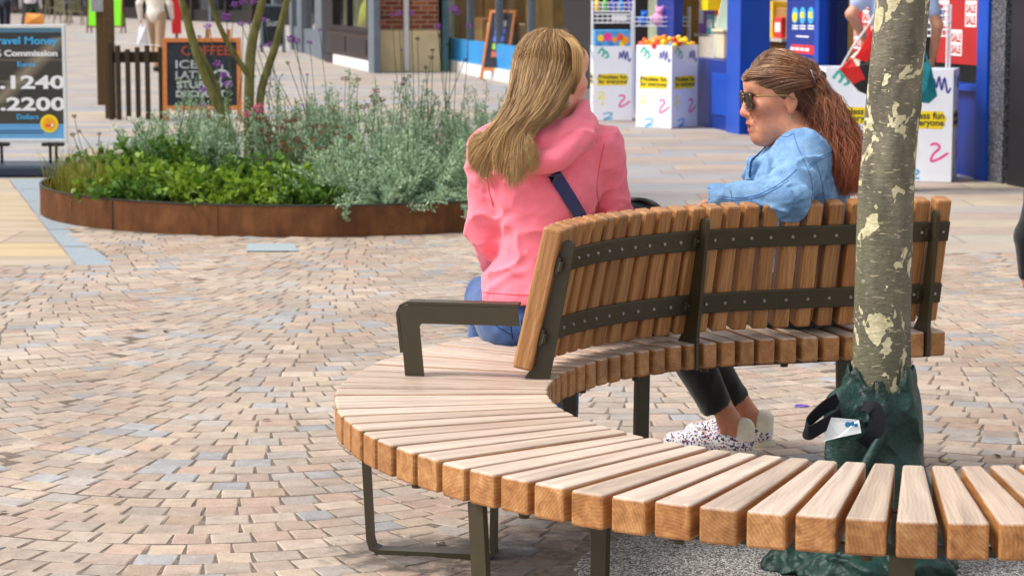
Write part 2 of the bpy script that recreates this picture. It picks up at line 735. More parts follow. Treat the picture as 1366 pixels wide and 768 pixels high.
def s_of_phi(deg):
    d = deg
    while d > -14:
        d -= 360
    return (radians(-14) - radians(d)) / PITCHA


S_ARC_END = (radians(-14) - (A_END - 2 * pi)) / PITCHA
S_END = math.floor(S_ARC_END) + 9


def slat(mb, O, U, V, Wv, L, w0, w1, h, r, seed, pale_top=False):
    """rounded slat: U length axis, V width axis, Wv height axis, O = centre of the first end"""
    rg = random.Random(seed)
    off = (rg.uniform(0, 50), rg.choice((-1, 1)) * rg.uniform(.02, .2), rg.choice((-1, 1)) * rg.uniform(.02, .2))

    def sect(w, hh, rr_):
        out = []
        for cx, cy, a0 in ((w / 2 - rr_, hh / 2 - rr_, 0), (-w / 2 + rr_, hh / 2 - rr_, 90), (-w / 2 + rr_, -hh / 2 + rr_, 180), (w / 2 - rr_, -hh / 2 + rr_, 270)):
            for da in (0, 45, 90):
                a = radians(a0 + da)
                out.append((cx + rr_ * cos(a), cy + rr_ * sin(a)))
        return out
    rings = []
    for u, sh in ((0, r), (r * .3, r * .3), (r, 0), (L * .5, 0), (L - r, 0), (L - r * .3, r * .3), (L, r)):
        w = w0 + (w1 - w0) * u / L
        rings.append((u, sect(w - 2 * sh, h - 2 * sh, max(r - sh * .6, .0008))))
    vs, wcs, fs = [], [], []
    n = 12
    for u, sec in rings:
        for a, b in sec:
            vs.append(O + U * u + V * a + Wv * b)
            mb.wt.append(1.0 if (pale_top and b > h / 2 - r * .35) else 0.0)
            wcs.append((u + off[0], a + off[1], b + off[2]))
    for i in range(len(rings) - 1):
        for k in range(n):
            fs.append((i * n + k, i * n + (k + 1) % n, (i + 1) * n + (k + 1) % n, (i + 1) * n + k))
    fs.append(tuple(range(n - 1, -1, -1)))
    fs.append(tuple((len(rings) - 1) * n + k for k in range(n)))
    mb.add(vs, fs, 0, None, wcs)


bench = thing('ring_bench', 'curved hardwood slat bench on olive steel frames wrapped around the plane tree', 'bench', (CX, CY, 0))
Z = Vector((0, 0, 1))
SEAT_T = .45 + GZ * 0
SEAT_H = .068
mb = MB()
rj = random.Random(5)
for i in range(0, S_END + 1):
    P, n, t, st = bench_frame(i)
    L = RO - RI + rj.uniform(-.0015, .0015)
    if st:
        w0, w1 = .046, .0505
    else:
        w0, w1 = .0415, .0725
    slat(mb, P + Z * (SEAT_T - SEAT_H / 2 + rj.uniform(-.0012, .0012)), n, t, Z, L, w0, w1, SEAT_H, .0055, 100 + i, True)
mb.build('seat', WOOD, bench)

# backrest slats
S_B0 = s_of_phi(169.5)
BACK_OFF, BACK_LEAN, BACK_Z0, BACK_Z1 = .075, .076, .474, .812
BACK_TH = .046


def back_axis(s):
    P, n, t, st = bench_frame(s)
    b0 = P + n * BACK_OFF + Z * BACK_Z0
    b1 = P + n * (BACK_OFF - BACK_LEAN) + Z * BACK_Z1
    up = (b1 - b0).normalized()
    out = t.cross(up)
    if out.dot(n) < 0:
        out = -out
    return b0, b1, up, t, out.normalized()


mb = MB()
i = math.ceil(S_B0)
back_s = []
while i <= S_END:
    b0, b1, up, t, out = back_axis(i)
    L = (b1 - b0).length
    slat(mb, b0, up, t, out, L, .0445, .0435, BACK_TH, .006, 900 + i)
    back_s.append(i)
    i += 1
mb.build('backrest', WOOD, bench)

S_U = [S_B0 - .15 + .55, s_of_phi(119.5) - .5, S_END - .5]
# rails: two curved flat bars on the inner face of the slats, in segments between the uprights
for (f0, nm) in ((.755, 'upper'), (.245, 'lower')):
    segs = [(S_U[0] + .05, S_U[1] - .12), (S_U[1] + .12, S_U[2] - .1), (S_U[2] + .1, S_END + .3)]
    for a, b in segs:
        k = max(2, int((b - a) * 3))
        path = []
        for q in range(k + 1):
            s = a + (b - a) * q / k
            b0, b1, up, t, out = back_axis(s)
            path.append((b0.lerp(b1, f0) - out * (BACK_TH / 2 + .0045), -out, up))
        mbr = MB().strip(path, [(-.004, -.027), (.003, -.027), (.004, -.025), (.004, .025), (.003, .027), (-.004, .027)])
        rail = mbr.build('rail', STEEL, bench)
        for s in back_s:
            if a + .1 < s < b + .01:
                b0, b1, up, t, out = back_axis(s)
                c0 = b0.lerp(b1, f0) - out * (BACK_TH / 2 + .007)
                bb = MB()
                bb.cyl(c0, c0 - out * .005, .0050, .0040, 10)
                bb.cyl(c0 - out * .0051, c0 - out * .0056, .0025, .0022, 6)
                bb.build('bolt', BOLT, rail, smooth=True, sharp=40)

# uprights: plates standing in the radial plane, rounded at the top
for s in S_U:
    b0, b1, up, t, out = back_axis(s)
    P, n, tt, st = bench_frame(s)
    foot0 = P + n * .010 + Z * (SEAT_T - SEAT_H - .004)
    prof = []
    inn_b = P + n * .012 + Z * (SEAT_T + .002)
    out_b = P + n * .075 + Z * (SEAT_T + .002)
    top = b0.lerp(b1, .90) - out * (BACK_TH / 2 + .003)
    topi = top - out * .030
    if s == S_U[0]:
        pts = [P + n * .012 + Z * (SEAT_T + .001), P + n * .072 + Z * (SEAT_T + .001), b0.lerp(b1, .05) - out * (BACK_TH / 2 + .001), top]
    else:
        pts = [P - n * .007 + Z * (SEAT_T - SEAT_H), P + n * .040 + Z * (SEAT_T - SEAT_H), P + n * .075 + Z * (SEAT_T + .001), b0.lerp(b1, .05) - out * (BACK_TH / 2 + .001), top]
    cc = (top + topi) / 2
    for a_ in (25, 55, 90, 125, 155):
        pts.append(cc + out * .015 * cos(radians(a_)) + up * .015 * sin(radians(a_)))
    pts.append(topi)
    if s == S_U[0]:
        pts.append(P + n * .012 + Z * (SEAT_T + .002) + up * .001 - out * .001)
    else:
        pts.append(P - n * .007 + Z * (SEAT_T + .02))
    th = .005
    vs = [p_ + tt * th for p_ in pts] + [p_ - tt * th for p_ in pts]
    k = len(pts)
    fs = [tuple(range(k)), tuple(range(2 * k - 1, k - 1, -1))] + [(a_, (a_ + 1) % k, k + (a_ + 1) % k, k + a_) for a_ in range(k)]
    up_o = MB().add(vs, fs)
    # clamp lugs
    for f0 in (.755, .245):
        q0 = b0.lerp(b1, f0) - out * (BACK_TH / 2 + .012)
        up_o.cyl(q0 - tt * .02 - up * .012, q0 - tt * .02 + up * .012, .006, n=8)
        up_o.box((-.02, -.004, -.02), (.02, .004, .02), M=Matrix.Translation(q0 + out * .006) @ Matrix((tt, out, up)).transposed().to_4x4())
    up_o.build('upright', STEEL, bench)

# armrest at the near end of the backrest: folded flat plate
b0, b1, up, t, out = back_axis(S_B0)
P, n, tt, st = bench_frame(S_B0)
zt = .622
o0, o1 = .085, .372
HL, WL = .044, .046
pts = [(o0, zt), (o1 - .02, zt), (o1 - .006, zt - .006), (o1, zt - .02), (o1 - .013, SEAT_T + .001), (o1 - .013 - WL, SEAT_T + .001), (o1 - WL - .002, zt - HL - .008), (o1 - WL - .008, zt - HL), (o0 - .004, zt - HL)]
vs = []
for sg in (1, -1):
    for a_, z_ in pts:
        vs.append(P + n * a_ + Z * z_ + tt * (.004 * sg))
k = len(pts)
fs = [tuple(range(k)), tuple(range(2 * k - 1, k - 1, -1))] + [(a_, (a_ + 1) % k, k + (a_ + 1) % k, k + a_) for a_ in range(k)]
arm = MB().add(vs, fs)
# top flange folded away from the camera side
fl = [(o0, zt + .001), (o1 - .02, zt + .001), (o1 - .005, zt - .005), (o1 + .002, zt - .02), (o1 - .008, zt - .115)]
path = []
for q in range(len(fl)):
    a0_, a1_ = fl[max(0, q - 1)], fl[min(len(fl) - 1, q + 1)]
    d2 = Vector((a1_[0] - a0_[0], 0, a1_[1] - a0_[1])).normalized()
    nn = n * (-d2.z) + Z * d2.x
    path.append((P + n * fl[q][0] + Z * fl[q][1], tt, nn))
arm.strip(path, [(-.004, 0), (.045, 0), (.045, .007), (-.004, .007)])
arm.build('armrest', STEEL, bench)

# seat frame: two curved bars under the slats
mb = MB()
for off, w in ((.10, .012), (RO - RI - .10, .012)):
    path = []
    s = -.2
    while s <= S_END + .3:
        P, n, t, st = bench_frame(s)
        path.append((P + n * off + Z * (SEAT_T - SEAT_H - .0085), n, Z))
        s += .5
    mb.strip(path, [(-w, -.008), (w, -.008), (w, .007), (-w, .007)])
for s in np.arange(3, S_END, 4.0):
    P, n, t, st = bench_frame(s)
    for off in (.03, RO - RI - .03):
        c0 = P + n * off + Z * (SEAT_T - SEAT_H - .001)
        mb.cyl(c0, c0 - Z * .012, .012, .010, 10)
mb.build('seat_frame', STEEL, bench)

# sled legs: flat bar bent into a U in the radial plane
for dg in (169.3, 126, -139, -100, -62, -28, 'end'):
    s = S_END - 1.0 if dg == 'end' else s_of_phi(dg)
    P, n, t, st = bench_frame(s)
    zt, zb = SEAT_T - SEAT_H - .002, GZ + .006
    oi, oo = .15, RO - RI - .055
    prof = [(oi - .012, zt), (oi - .006, zb + .03), (oi - .008, zb + .008), (oi + .012, zb), (oo - .012, zb), (oo + .008, zb + .008), (oo + .014, zb + .03), (oo + .035 if dg != 169.3 else oo + .03, zt)]
    path = []
    for q in range(len(prof)):
        a0_, a1_ = prof[max(0, q - 1)], prof[min(len(prof) - 1, q + 1)]
        d2 = Vector((a1_[0] - a0_[0], 0, a1_[1] - a0_[1])).normalized()
        nn = n * (-d2.z) + Z * d2.x
        path.append((P + n * prof[q][0] + Z * prof[q][1], t, nn))
    hw = .0225
    MB().strip(path, [(-hw, -.006), (hw, -.006), (hw, .006), (-hw, .006)]).build('leg', STEEL, bench)
# ================================================================ implicit-surface toolkit (bodies, clothes, soft things)
class SDF:
    def __init__(self, lo, hi, h):
        self.lo = np.array(lo, float)
        self.h = h
        self.n = np.ceil((np.array(hi, float) - self.lo) / h).astype(int) + 1
        self.F = np.full(tuple(self.n), 9.0, np.float32)

    def grid(self, lo, hi, pad):
        i0 = np.clip(np.floor((np.array(lo) - pad - self.lo) / self.h).astype(int), 0, self.n)
        i1 = np.clip(np.ceil((np.array(hi) + pad - self.lo) / self.h).astype(int) + 1, 0, self.n)
        if np.any(i1 <= i0):
            return None, None
        ax = [(self.lo[k] + np.arange(i0[k], i1[k]) * self.h).astype(np.float32) for k in range(3)]
        X, Y, Zg = np.meshgrid(*ax, indexing='ij')
        return tuple(slice(i0[k], i1[k]) for k in range(3)), (X, Y, Zg)

    def put(self, sl, d, k, op):
        A = self.F[sl]
        if op == 'add':
            if k > 0:
                hh = np.clip(.5 + .5 * (A - d) / k, 0, 1)
                self.F[sl] = A * (1 - hh) + d * hh - k * hh * (1 - hh)
            else:
                self.F[sl] = np.minimum(A, d)
        else:
            if k > 0:
                hh = np.clip(.5 - .5 * (A + d) / k, 0, 1)
                self.F[sl] = A * (1 - hh) - d * hh + k * hh * (1 - hh)
            else:
                self.F[sl] = np.maximum(A, -d)

    def cap(self, a, b, ra, rb=None, k=.02, op='add', sq=None):
        """tapered capsule; sq = (axis vector, factor) squashes along an axis"""
        rb = ra if rb is None else rb
        a, b = np.array(a, float), np.array(b, float)
        r = max(ra, rb) * (1.6 if sq else 1)
        sl, G = self.grid(np.minimum(a, b) - r, np.maximum(a, b) + r, k * 2 + .03)
        if sl is None:
            return self
        ab = b - a
        L2 = float(ab @ ab) + 1e-9
        px, py, pz = G[0] - a[0], G[1] - a[1], G[2] - a[2]
        t = np.clip((px * ab[0] + py * ab[1] + pz * ab[2]) / L2, 0, 1)
        dx, dy, dz = px - t * ab[0], py - t * ab[1], pz - t * ab[2]
        if sq:
            ax = np.array(sq[0], float)
            ax /= np.linalg.norm(ax)
            q = dx * ax[0] + dy * ax[1] + dz * ax[2]
            f = 1 / sq[1] - 1
            dx, dy, dz = dx + q * f * ax[0], dy + q * f * ax[1], dz + q * f * ax[2]
        d = np.sqrt(dx * dx + dy * dy + dz * dz) - (ra + (rb - ra) * t)
        self.put(sl, d, k, op)
        return self

    def ell(self, c, r, R=None, k=.02, op='add'):
        """ellipsoid with centre c, radii r and 3x3 axes matrix R (columns)"""
        c = np.array(c, float)
        r = np.array(r, float)
        m_ = r.max()
        sl, G = self.grid(c - m_, c + m_, k * 2 + .03)
        if sl is None:
            return self
        P = [G[0] - c[0], G[1] - c[1], G[2] - c[2]]
        if R is not None:
            R = np.array(R, float)
            P = [P[0] * R[0, j] + P[1] * R[1, j] + P[2] * R[2, j] for j in range(3)]
        k0 = np.sqrt(sum((P[j] / r[j]) ** 2 for j in range(3))) + 1e-6
        k1 = np.sqrt(sum((P[j] / r[j] ** 2) ** 2 for j in range(3))) + 1e-6
        self.put(sl, k0 * (k0 - 1) / k1, k, op)
        return self

    def half(self, p, nrm, k=0.0):
        """cut away everything on the side nrm points to"""
        sl, G = self.grid(self.lo, self.lo + self.n * self.h, 0)
        nrm = np.array(nrm, float)
        nrm /= np.linalg.norm(nrm)
        d = (G[0] - p[0]) * nrm[0] + (G[1] - p[1]) * nrm[1] + (G[2] - p[2]) * nrm[2]
        self.put(sl, -d, k, 'sub')
        return self

    def disp(self, fn):
        """fn(X, Y, Z) metres, added to the distance near the surface"""
        sl, G = self.grid(self.lo, self.lo + self.n * self.h, 0)
        near = np.abs(self.F) < .05
        d = fn(G[0][near], G[1][near], G[2][near])
        self.F[near] = self.F[near] + d.astype(np.float32)
        return self

    def surface(self, smooth=0):
        F = self.F
        S = F < 0
        nx, ny, nz = F.shape
        cnt = np.zeros((nx - 1, ny - 1, nz - 1), np.int8)
        for dx in (0, 1):
            for dy in (0, 1):
                for dz in (0, 1):
                    cnt += S[dx:nx - 1 + dx, dy:ny - 1 + dy, dz:nz - 1 + dz]
        act = (cnt > 0) & (cnt < 8)
        ii = np.argwhere(act)
        idx = np.full(act.shape, -1, np.int64)
        idx[act] = np.arange(len(ii))
        acc = np.zeros((len(ii), 3))
        w = np.zeros(len(ii))
        corners = [(a, b, c) for a in (0, 1) for b in (0, 1) for c in (0, 1)]
        for p in corners:
            for ax in range(3):
                if p[ax]:
                    continue
                q = list(p)
                q[ax] = 1
                f0 = F[ii[:, 0] + p[0], ii[:, 1] + p[1], ii[:, 2] + p[2]]
                f1 = F[ii[:, 0] + q[0], ii[:, 1] + q[1], ii[:, 2] + q[2]]
                m_ = (f0 < 0) != (f1 < 0)
                t = f0[m_] / (f0[m_] - f1[m_])
                pt = np.tile(np.array(p, float), (m_.sum(), 1))
                pt[:, ax] = t
                acc[m_] += pt
                w[m_] += 1
        V = (ii + acc / w[:, None]) * self.h + self.lo
        quads = []
        for ax in range(3):
            o1, o2 = (ax + 1) % 3, (ax + 2) % 3
            sl0 = [slice(None)] * 3
            sl1 = [slice(None)] * 3
            sl0[ax], sl1[ax] = slice(0, -1), slice(1, None)
            ch = S[tuple(sl0)] != S[tuple(sl1)]
            e = np.argwhere(ch)
            e = e[(e[:, o1] > 0) & (e[:, o2] > 0) & (e[:, o1] < F.shape[o1] - 1) & (e[:, o2] < F.shape[o2] - 1)]
            ins = S[e[:, 0], e[:, 1], e[:, 2]]

            def cell(d1, d2):
                c = e.copy()
                c[:, o1] -= d1
                c[:, o2] -= d2
                return idx[c[:, 0], c[:, 1], c[:, 2]]
            Q = np.stack([cell(1, 1), cell(0, 1), cell(0, 0), cell(1, 0)], 1)
            Q[~ins] = Q[~ins][:, ::-1]
            quads.append(Q)
        Q = np.concatenate(quads)
        Q = Q[(Q >= 0).all(1)]
        for _ in range(smooth):
            A = np.zeros_like(V)
            cn = np.zeros(len(V))
            for a, b in ((0, 1), (1, 2), (2, 3), (3, 0)):
                np.add.at(A, Q[:, a], V[Q[:, b]])
                np.add.at(A, Q[:, b], V[Q[:, a]])
                np.add.at(cn, Q[:, a], 1)
                np.add.at(cn, Q[:, b], 1)
            V = V * .45 + .55 * A / np.maximum(cn, 1)[:, None]
        return V, Q


def np_mesh(name, V, Q, mats, parent=None, col=None, smooth=True, xform=None):
    if xform is not None:
        M3 = np.array(xform)
        V = V @ M3[:3, :3].T + M3[:3, 3]
    me = bpy.data.meshes.new(name)
    k = Q.shape[1]
    me.vertices.add(len(V))
    me.vertices.foreach_set('co', np.asarray(V, np.float32).ravel())
    me.loops.add(Q.size)
    me.loops.foreach_set('vertex_index', Q.ravel().astype(np.int32))
    me.polygons.add(len(Q))
    me.polygons.foreach_set('loop_start', np.arange(0, Q.size, k, dtype=np.int32))
    me.polygons.foreach_set('loop_total', np.full(len(Q), k, np.int32))
    me.update(calc_edges=True)
    me.validate()
    for m_ in (mats if isinstance(mats, (list, tuple)) else [mats]):
        me.materials.append(m_)
    if col is not None:
        at = me.attributes.new('col', 'FLOAT_COLOR', 'POINT')
        c4 = np.ones((len(V), 4), np.float32)
        c4[:, :3] = col
        at.data.foreach_set('color', c4.ravel())
    if smooth:
        me.shade_smooth()
    return link(name, me, parent)


def wnoise(seed, n=5, f0=6.0, gain=.6, lac=1.7, stretch=(1, 1, 1)):
    """cheap smooth noise: sum of warped sines, returns fn(X, Y, Z) in about -1..1"""
    rg = np.random.default_rng(seed)
    dirs, phs = [], []
    f = f0
    amp = 1.0
    tot = 0
    for _ in range(n):
        d = rg.normal(size=3)
        d /= np.linalg.norm(d)
        e = rg.normal(size=3)
        e /= np.linalg.norm(e)
        dirs.append((d * f, e * f * .7, amp, rg.uniform(0, 6.28), rg.uniform(0, 6.28)))
        tot += amp
        f *= lac
        amp *= gain

    def fn(X, Y, Zc):
        X, Y, Zc = X * stretch[0], Y * stretch[1], Zc * stretch[2]
        r = 0
        for d, e, a, p1, p2 in dirs:
            q = np.sin(X * e[0] + Y * e[1] + Zc * e[2] + p2)
            r = r + a * np.sin(X * d[0] + Y * d[1] + Zc * d[2] + p1 + 1.6 * q)
        return r / tot
    return fn


# ================================================================ plane tree with its watering bag
m = N('plane bark')
p = m.pos()
base = m.ramp(m.noise(m.pos((1, 1, .45)), 16, 7, .68), [(.25, srgb(70, 66, 56)), (.5, srgb(106, 100, 86)), (.75, srgb(136, 129, 112))])
base = m.mix(base, srgb(92, 94, 66), m.ramp(m.noise(p, 3.2, 3), [(.48, (0, 0, 0)), (.7, (.6, .6, .6))]))
flake_n = m.math('ADD', m.math('MULTIPLY', m.noise(m.pos((1, 1, .62)), 14.5, 3.0, .62, .4), .85), m.math('MULTIPLY', m.noise(p, 62, 3), .15))
flk = m.ramp(flake_n, [(.572, (0, 0, 0)), (.580, (1, 1, 1))])
flake_c = m.ramp(m.noise(p, 45, 3), [(.3, srgb(176, 166, 128)), (.7, srgb(212, 204, 170))])
c = m.mix(base, flake_c, flk)
len_n = m.noise(m.pos((42, 42, 150)), 1.0, 2, .5)
spk = m.ramp(len_n, [(.63, (0, 0, 0)), (.67, (.75, .75, .75))])
c = m.mix(c, srgb(168, 158, 128), m.mix(spk, (0, 0, 0), flk))
m.base(c)
m.set(rough=.8, spec=.25)
m.bump(m.math('SUBTRACT', m.noise(m.pos((1, 1, 2.2)), 48, 5, .6), m.math('MULTIPLY', flk, .55)), .6, .006)
BARK = m.m

tree = thing('plane_tree', 'young plane tree with mottled flaking bark rising through the ring bench', 'tree', (TX, TY, 0))
tp = [at_y(1180, 767, TY), at_y(1175, 500, TY), at_y(1184, 250, TY), at_y(1204, 0, TY)]
tp[0].z = 0.0
ldir = (tp[3] - tp[2]).normalized()
path = []
for i in range(90):
    f = i / 89 * 3.0
    if f < 3:
        a = int(f)
        q = f - a
        # Catmull-Rom through the traced axis
        g = lambda j: tp[max(0, min(3, j))]
        p0, p1, p2, p3 = g(a - 1), g(a), g(a + 1), g(a + 2)
        v = .5 * ((2 * p1) + (p2 - p0) * q + (2 * p0 - 5 * p1 + 4 * p2 - p3) * q * q + (3 * p1 - p0 - 3 * p2 + p3) * q ** 3)
    else:
        v = tp[3]
    path.append(v)
zz = path[-1].z
lean = Vector((.02, .03, 1))
k = 0
while path[-1].z < 4.6:
    k += 1
    path.append(path[-1] + (ldir * max(0, 1 - k / 30) + lean * min(1, k / 30)).normalized() * .05)
nseg = 44
vs, fs = [], []
for i, c0 in enumerate(path):
    z = c0.z
    r = .0705 - .0042 * min(z, 1.4) / .5 * .9 if z < 1.4 else .0595 * max(.25, 1 - (z - 1.4) / 4.6)
    if z < .25:
        r += .03 * (1 - z / .25) ** 2
    for q in range(nseg):
        a = 2 * pi * q / nseg
        b_ = .0016 * sin(3 * a + z * 5) + .0012 * sin(5 * a - z * 9 + 1) + .0010 * sin(9 * a + z * 21)
        # branch-scar collars
        for zs, az, am in ((1.235, -.9, .006), (1.10, -.7, .005), (.80, -2.4, .004)):
            da = (a - az + pi) % (2 * pi) - pi
            b_ += am * math.exp(-((z - zs) / .016) ** 2 - (da / .55) ** 2)
            b_ -= am * .8 * math.exp(-((z - zs + .012) / .010) ** 2 - (da / .3) ** 2)
        vs.append((c0.x + (r + b_) * cos(a), c0.y + (r + b_) * sin(a), z))
for i in range(len(path) - 1):
    for q in range(nseg):
        q2 = (q + 1) % nseg
        fs.append((i * nseg + q, i * nseg + q2, (i + 1) * nseg + q2, (i + 1) * nseg + q))
fs.append(tuple((len(path) - 1) * nseg + q for q in range(nseg)))
MB().add(vs, fs).build('trunk', BARK, tree, smooth=True)

# limbs and a light crown well above the frame
rt = random.Random(12)
limbs = MB()
tips = []
for i in range(9):
    st = path[-1 - int(rt.uniform(0, 22))]
    az = i * 2.4 + rt.uniform(-.3, .3)
    pts = [st]
    d = Vector((cos(az) * .8, sin(az) * .8, .75)).normalized()
    for q in range(6):
        d = (d + Vector((rt.uniform(-.2, .2), rt.uniform(-.2, .2), rt.uniform(0, .2)))).normalized()
        pts.append(pts[-1] + d * .22)
        if q > 1:
            tips.append(pts[-1])
    limbs.tube(pts, [.022 * (1 - q / 8) for q in range(7)], 6)
limbs.build('limb', BARK, tree, smooth=True)
lv = MB()
for c0 in tips:
    for _ in range(24):
        o = c0 + Vector((rt.gauss(0, .17), rt.gauss(0, .17), rt.gauss(0, .15)))
        R_ = Matrix.Rotation(rt.uniform(0, 6.3), 4, 'Z') @ Matrix.Rotation(rt.uniform(-.9, .9), 4, 'X')
        s = rt.uniform(.06, .10)
        pts = [(0, -1, 0), (.45, -.5, .1), (.95, .1, .05), (.4, .35, 0), (0, 1, -.1), (-.4, .35, 0), (-.95, .1, .05), (-.45, -.5, .1)]
        lv.add([Matrix.Translation(o) @ R_ @ (Vector(q) * s) for q in pts], [tuple(range(8))])
lv.build('crown', pmat('plane leaf', (.055, .10, .03), .5, .4, .3, 12), tree, normals=False)

# green watering bag tied round the trunk
BAGM = pmat('dark green vinyl', srgb(10, 40, 34),   .52, .4, .35, 26, .4, 90, c2=srgb(20, 58, 50))
wbag = thing('watering_bag', 'dark green vinyl watering bag wrapped around the foot of the plane tree', 'watering bag', (tp[0].x, TY, 0))
D_ = SDF((tp[0].x - .34, TY - .36, -.02), (tp[0].x + .34, TY + .3, .56), .005)


def bp(px, py, dy=0.0):
    v = at_y(px, py, TY + dy)
    return (v.x, v.y, v.z)


ztop = bp(1175, 498)[2]
D_.cap((bp(1174, 505)[0], TY, ztop - .012), (bp(1174, 560)[0], TY, ztop - .1), .076, .086, k=.01)
D_.cap(bp(1176, 560), (bp(1176, 700)[0] + .012, TY - .01, .10), .080, .102, k=.03)
D_.cap((bp(1176, 700)[0] + .01, TY, .12), (bp(1176, 760)[0] - .02, TY - .02, .03), .13, .155, k=.04)
# pouch opening on the left and drooping flap
D_.ell(bp(1141, 596, -.06), (.050, .05, .075), k=.05)
D_.ell(bp(1130, 548, -.055), (.050, .035, .05), k=.04)
D_.ell(bp(1134, 640, -.04), (.05, .05, .085), k=.05)
# crumpled skirt on the gravel
for (px, py, dy, r) in ((1062, 752, -.02, (.075, .06, .038)), (1110, 758, -.10, (.085, .07, .036)), (1160, 762, -.13, (.10, .07, .04)), (1215, 757, -.08, (.085, .08, .042)), (1240, 742, .0, (.05, .07, .035))):
    q = bp(px, py, dy)
    D_.ell((q[0], q[1], .03), r, k=.03)
wn1 = wnoise(4, 4, 13, .62, 1.8, (1, 1, .34))
wn2 = wnoise(9, 4, 26, .6, 1.8, (1, 1, .6))
wn3 = wnoise(14, 4, 34, .6, 1.8)
tcx = tp[0].x


def bag_d(X, Y, Zc):
    low = np.clip((.16 - Zc) / .1, 0, 1)
    fold = (1 - np.abs(wn1(X, Y, Zc))) ** 2
    return -.017 * (fold - .4) - .009 * ((1 - np.abs(wn2(X, Y, Zc))) ** 3 - .3) - low * .016 * ((1 - np.abs(wn3(X, Y, Zc))) ** 2 - .35)


D_.disp(bag_d)
# hollow top so the trunk rises out of an opening
D_.half((0, 0, .016), (0, 0, -1))
tip = np.array(bp(1174, 498))
D_.cap((tip[0], TY, ztop - .02), (tip[0] + .004, TY, ztop + .12), .073, .075, k=.004, op='sub')
V, Q = D_.surface(1)
np_mesh('bag_body', V, Q, BAGM, wbag)


def band(pts, w, th, m_, name, parent, side):
    """flat webbing strip"""
    path = []
    for i, c0 in enumerate(pts):
        a, b = Vector(pts[max(0, i - 1)]), Vector(pts[min(len(pts) - 1, i + 1)])
        t = (b - a).normalized()
        s = Vector(side[i] if isinstance(side, list) else side)
        s = (s - t * s.dot(t)).normalized()
        path.append((Vector(c0), s, t.cross(s)))
    return MB().strip(path, [(-w / 2, -th / 2), (w / 2, -th / 2), (w / 2, th / 2), (-w / 2, th / 2)]).build(name, m_, parent, smooth=True, sharp=40)


def smooth_path(pts, n=8):
    pts = [Vector(p) for p in pts]
    out = []
    for i in range(len(pts) - 1):
        g = lambda j: pts[max(0, min(len(pts) - 1, j))]
        p0, p1, p2, p3 = g(i - 1), g(i), g(i + 1), g(i + 2)
        for k in range(n):
            q = k / n
            out.append(.5 * ((2 * p1) + (p2 - p0) * q + (2 * p0 - 5 * p1 + 4 * p2 - p3) * q * q + (3 * p1 - p0 - 3 * p2 + p3) * q ** 3))
    out.append(pts[-1])
    return out


WEB = pmat('black webbing', (.012, .012, .016), .8, .2, .2, 200, .3, 900)
band(smooth_path([bp(1118, 532, -.088), bp(1096, 546, -.10), bp(1076, 566, -.12), bp(1079, 577, -.14), bp(1100, 566, -.13), bp(1122, 552, -.115)]), .034, .003, WEB, 'strap', wbag, (.25, -.15, 1))
band(smooth_path([bp(1150, 542, -.118), bp(1166, 545, -.128), bp(1170, 562, -.135), bp(1163, 580, -.135), bp(1150, 592, -.125)]), .036, .003, WEB, 'strap', wbag, (1, -.1, .15))
# printed paper label in the pouch opening
lm = N('paper label')
lm.base((.75, .77, .78))
lm.set(rough=.5)
LAB = lm.m
lq = [bp(1103, 556, -.128), bp(1146, 560, -.132), bp(1149, 577, -.136), bp(1120, 583, -.134), bp(1097, 589, -.122)]
lvv = [Vector(q) for q in lq] + [Vector(q) + Vector((0, .002, 0)) for q in lq]
lab = MB().add(lvv, [(0, 1, 2, 3, 4), (9, 8, 7, 6, 5)] + [(i, (i + 1) % 5, 5 + (i + 1) % 5, 5 + i) for i in range(5)]).build('label', LAB, wbag)
dm = MB()
for (px, py, r) in ((1131, 566, .0065), (1137, 565, .005), (1142, 567, .0045)):
    q = Vector(bp(px, py, -.1365))
    dm.cyl(q, q + Vector((0, .001, 0)), r, n=14)
dm.build('logo', pmat('logo blue', (.02, .22, .42), .5), lab)
# filler tube lying down the front
MB().tube(smooth_path([bp(1178, 574, -.118), bp(1166, 598, -.135), bp(1152, 625, -.15), bp(1140, 660, -.155)]), [.012] * 25, 10).build('filler_tube', BAGM, wbag, smooth=True)
# ================================================================ people
def frame3(fwd, up=(0, 0, 1)):
    """3x3 with columns forward, left, up"""
    f = Vector(fwd).normalized()
    u = Vector(up)
    l = u.cross(f).normalized()
    u = f.cross(l).normalized()
    return np.array([[f[i], l[i], u[i]] for i in range(3)])


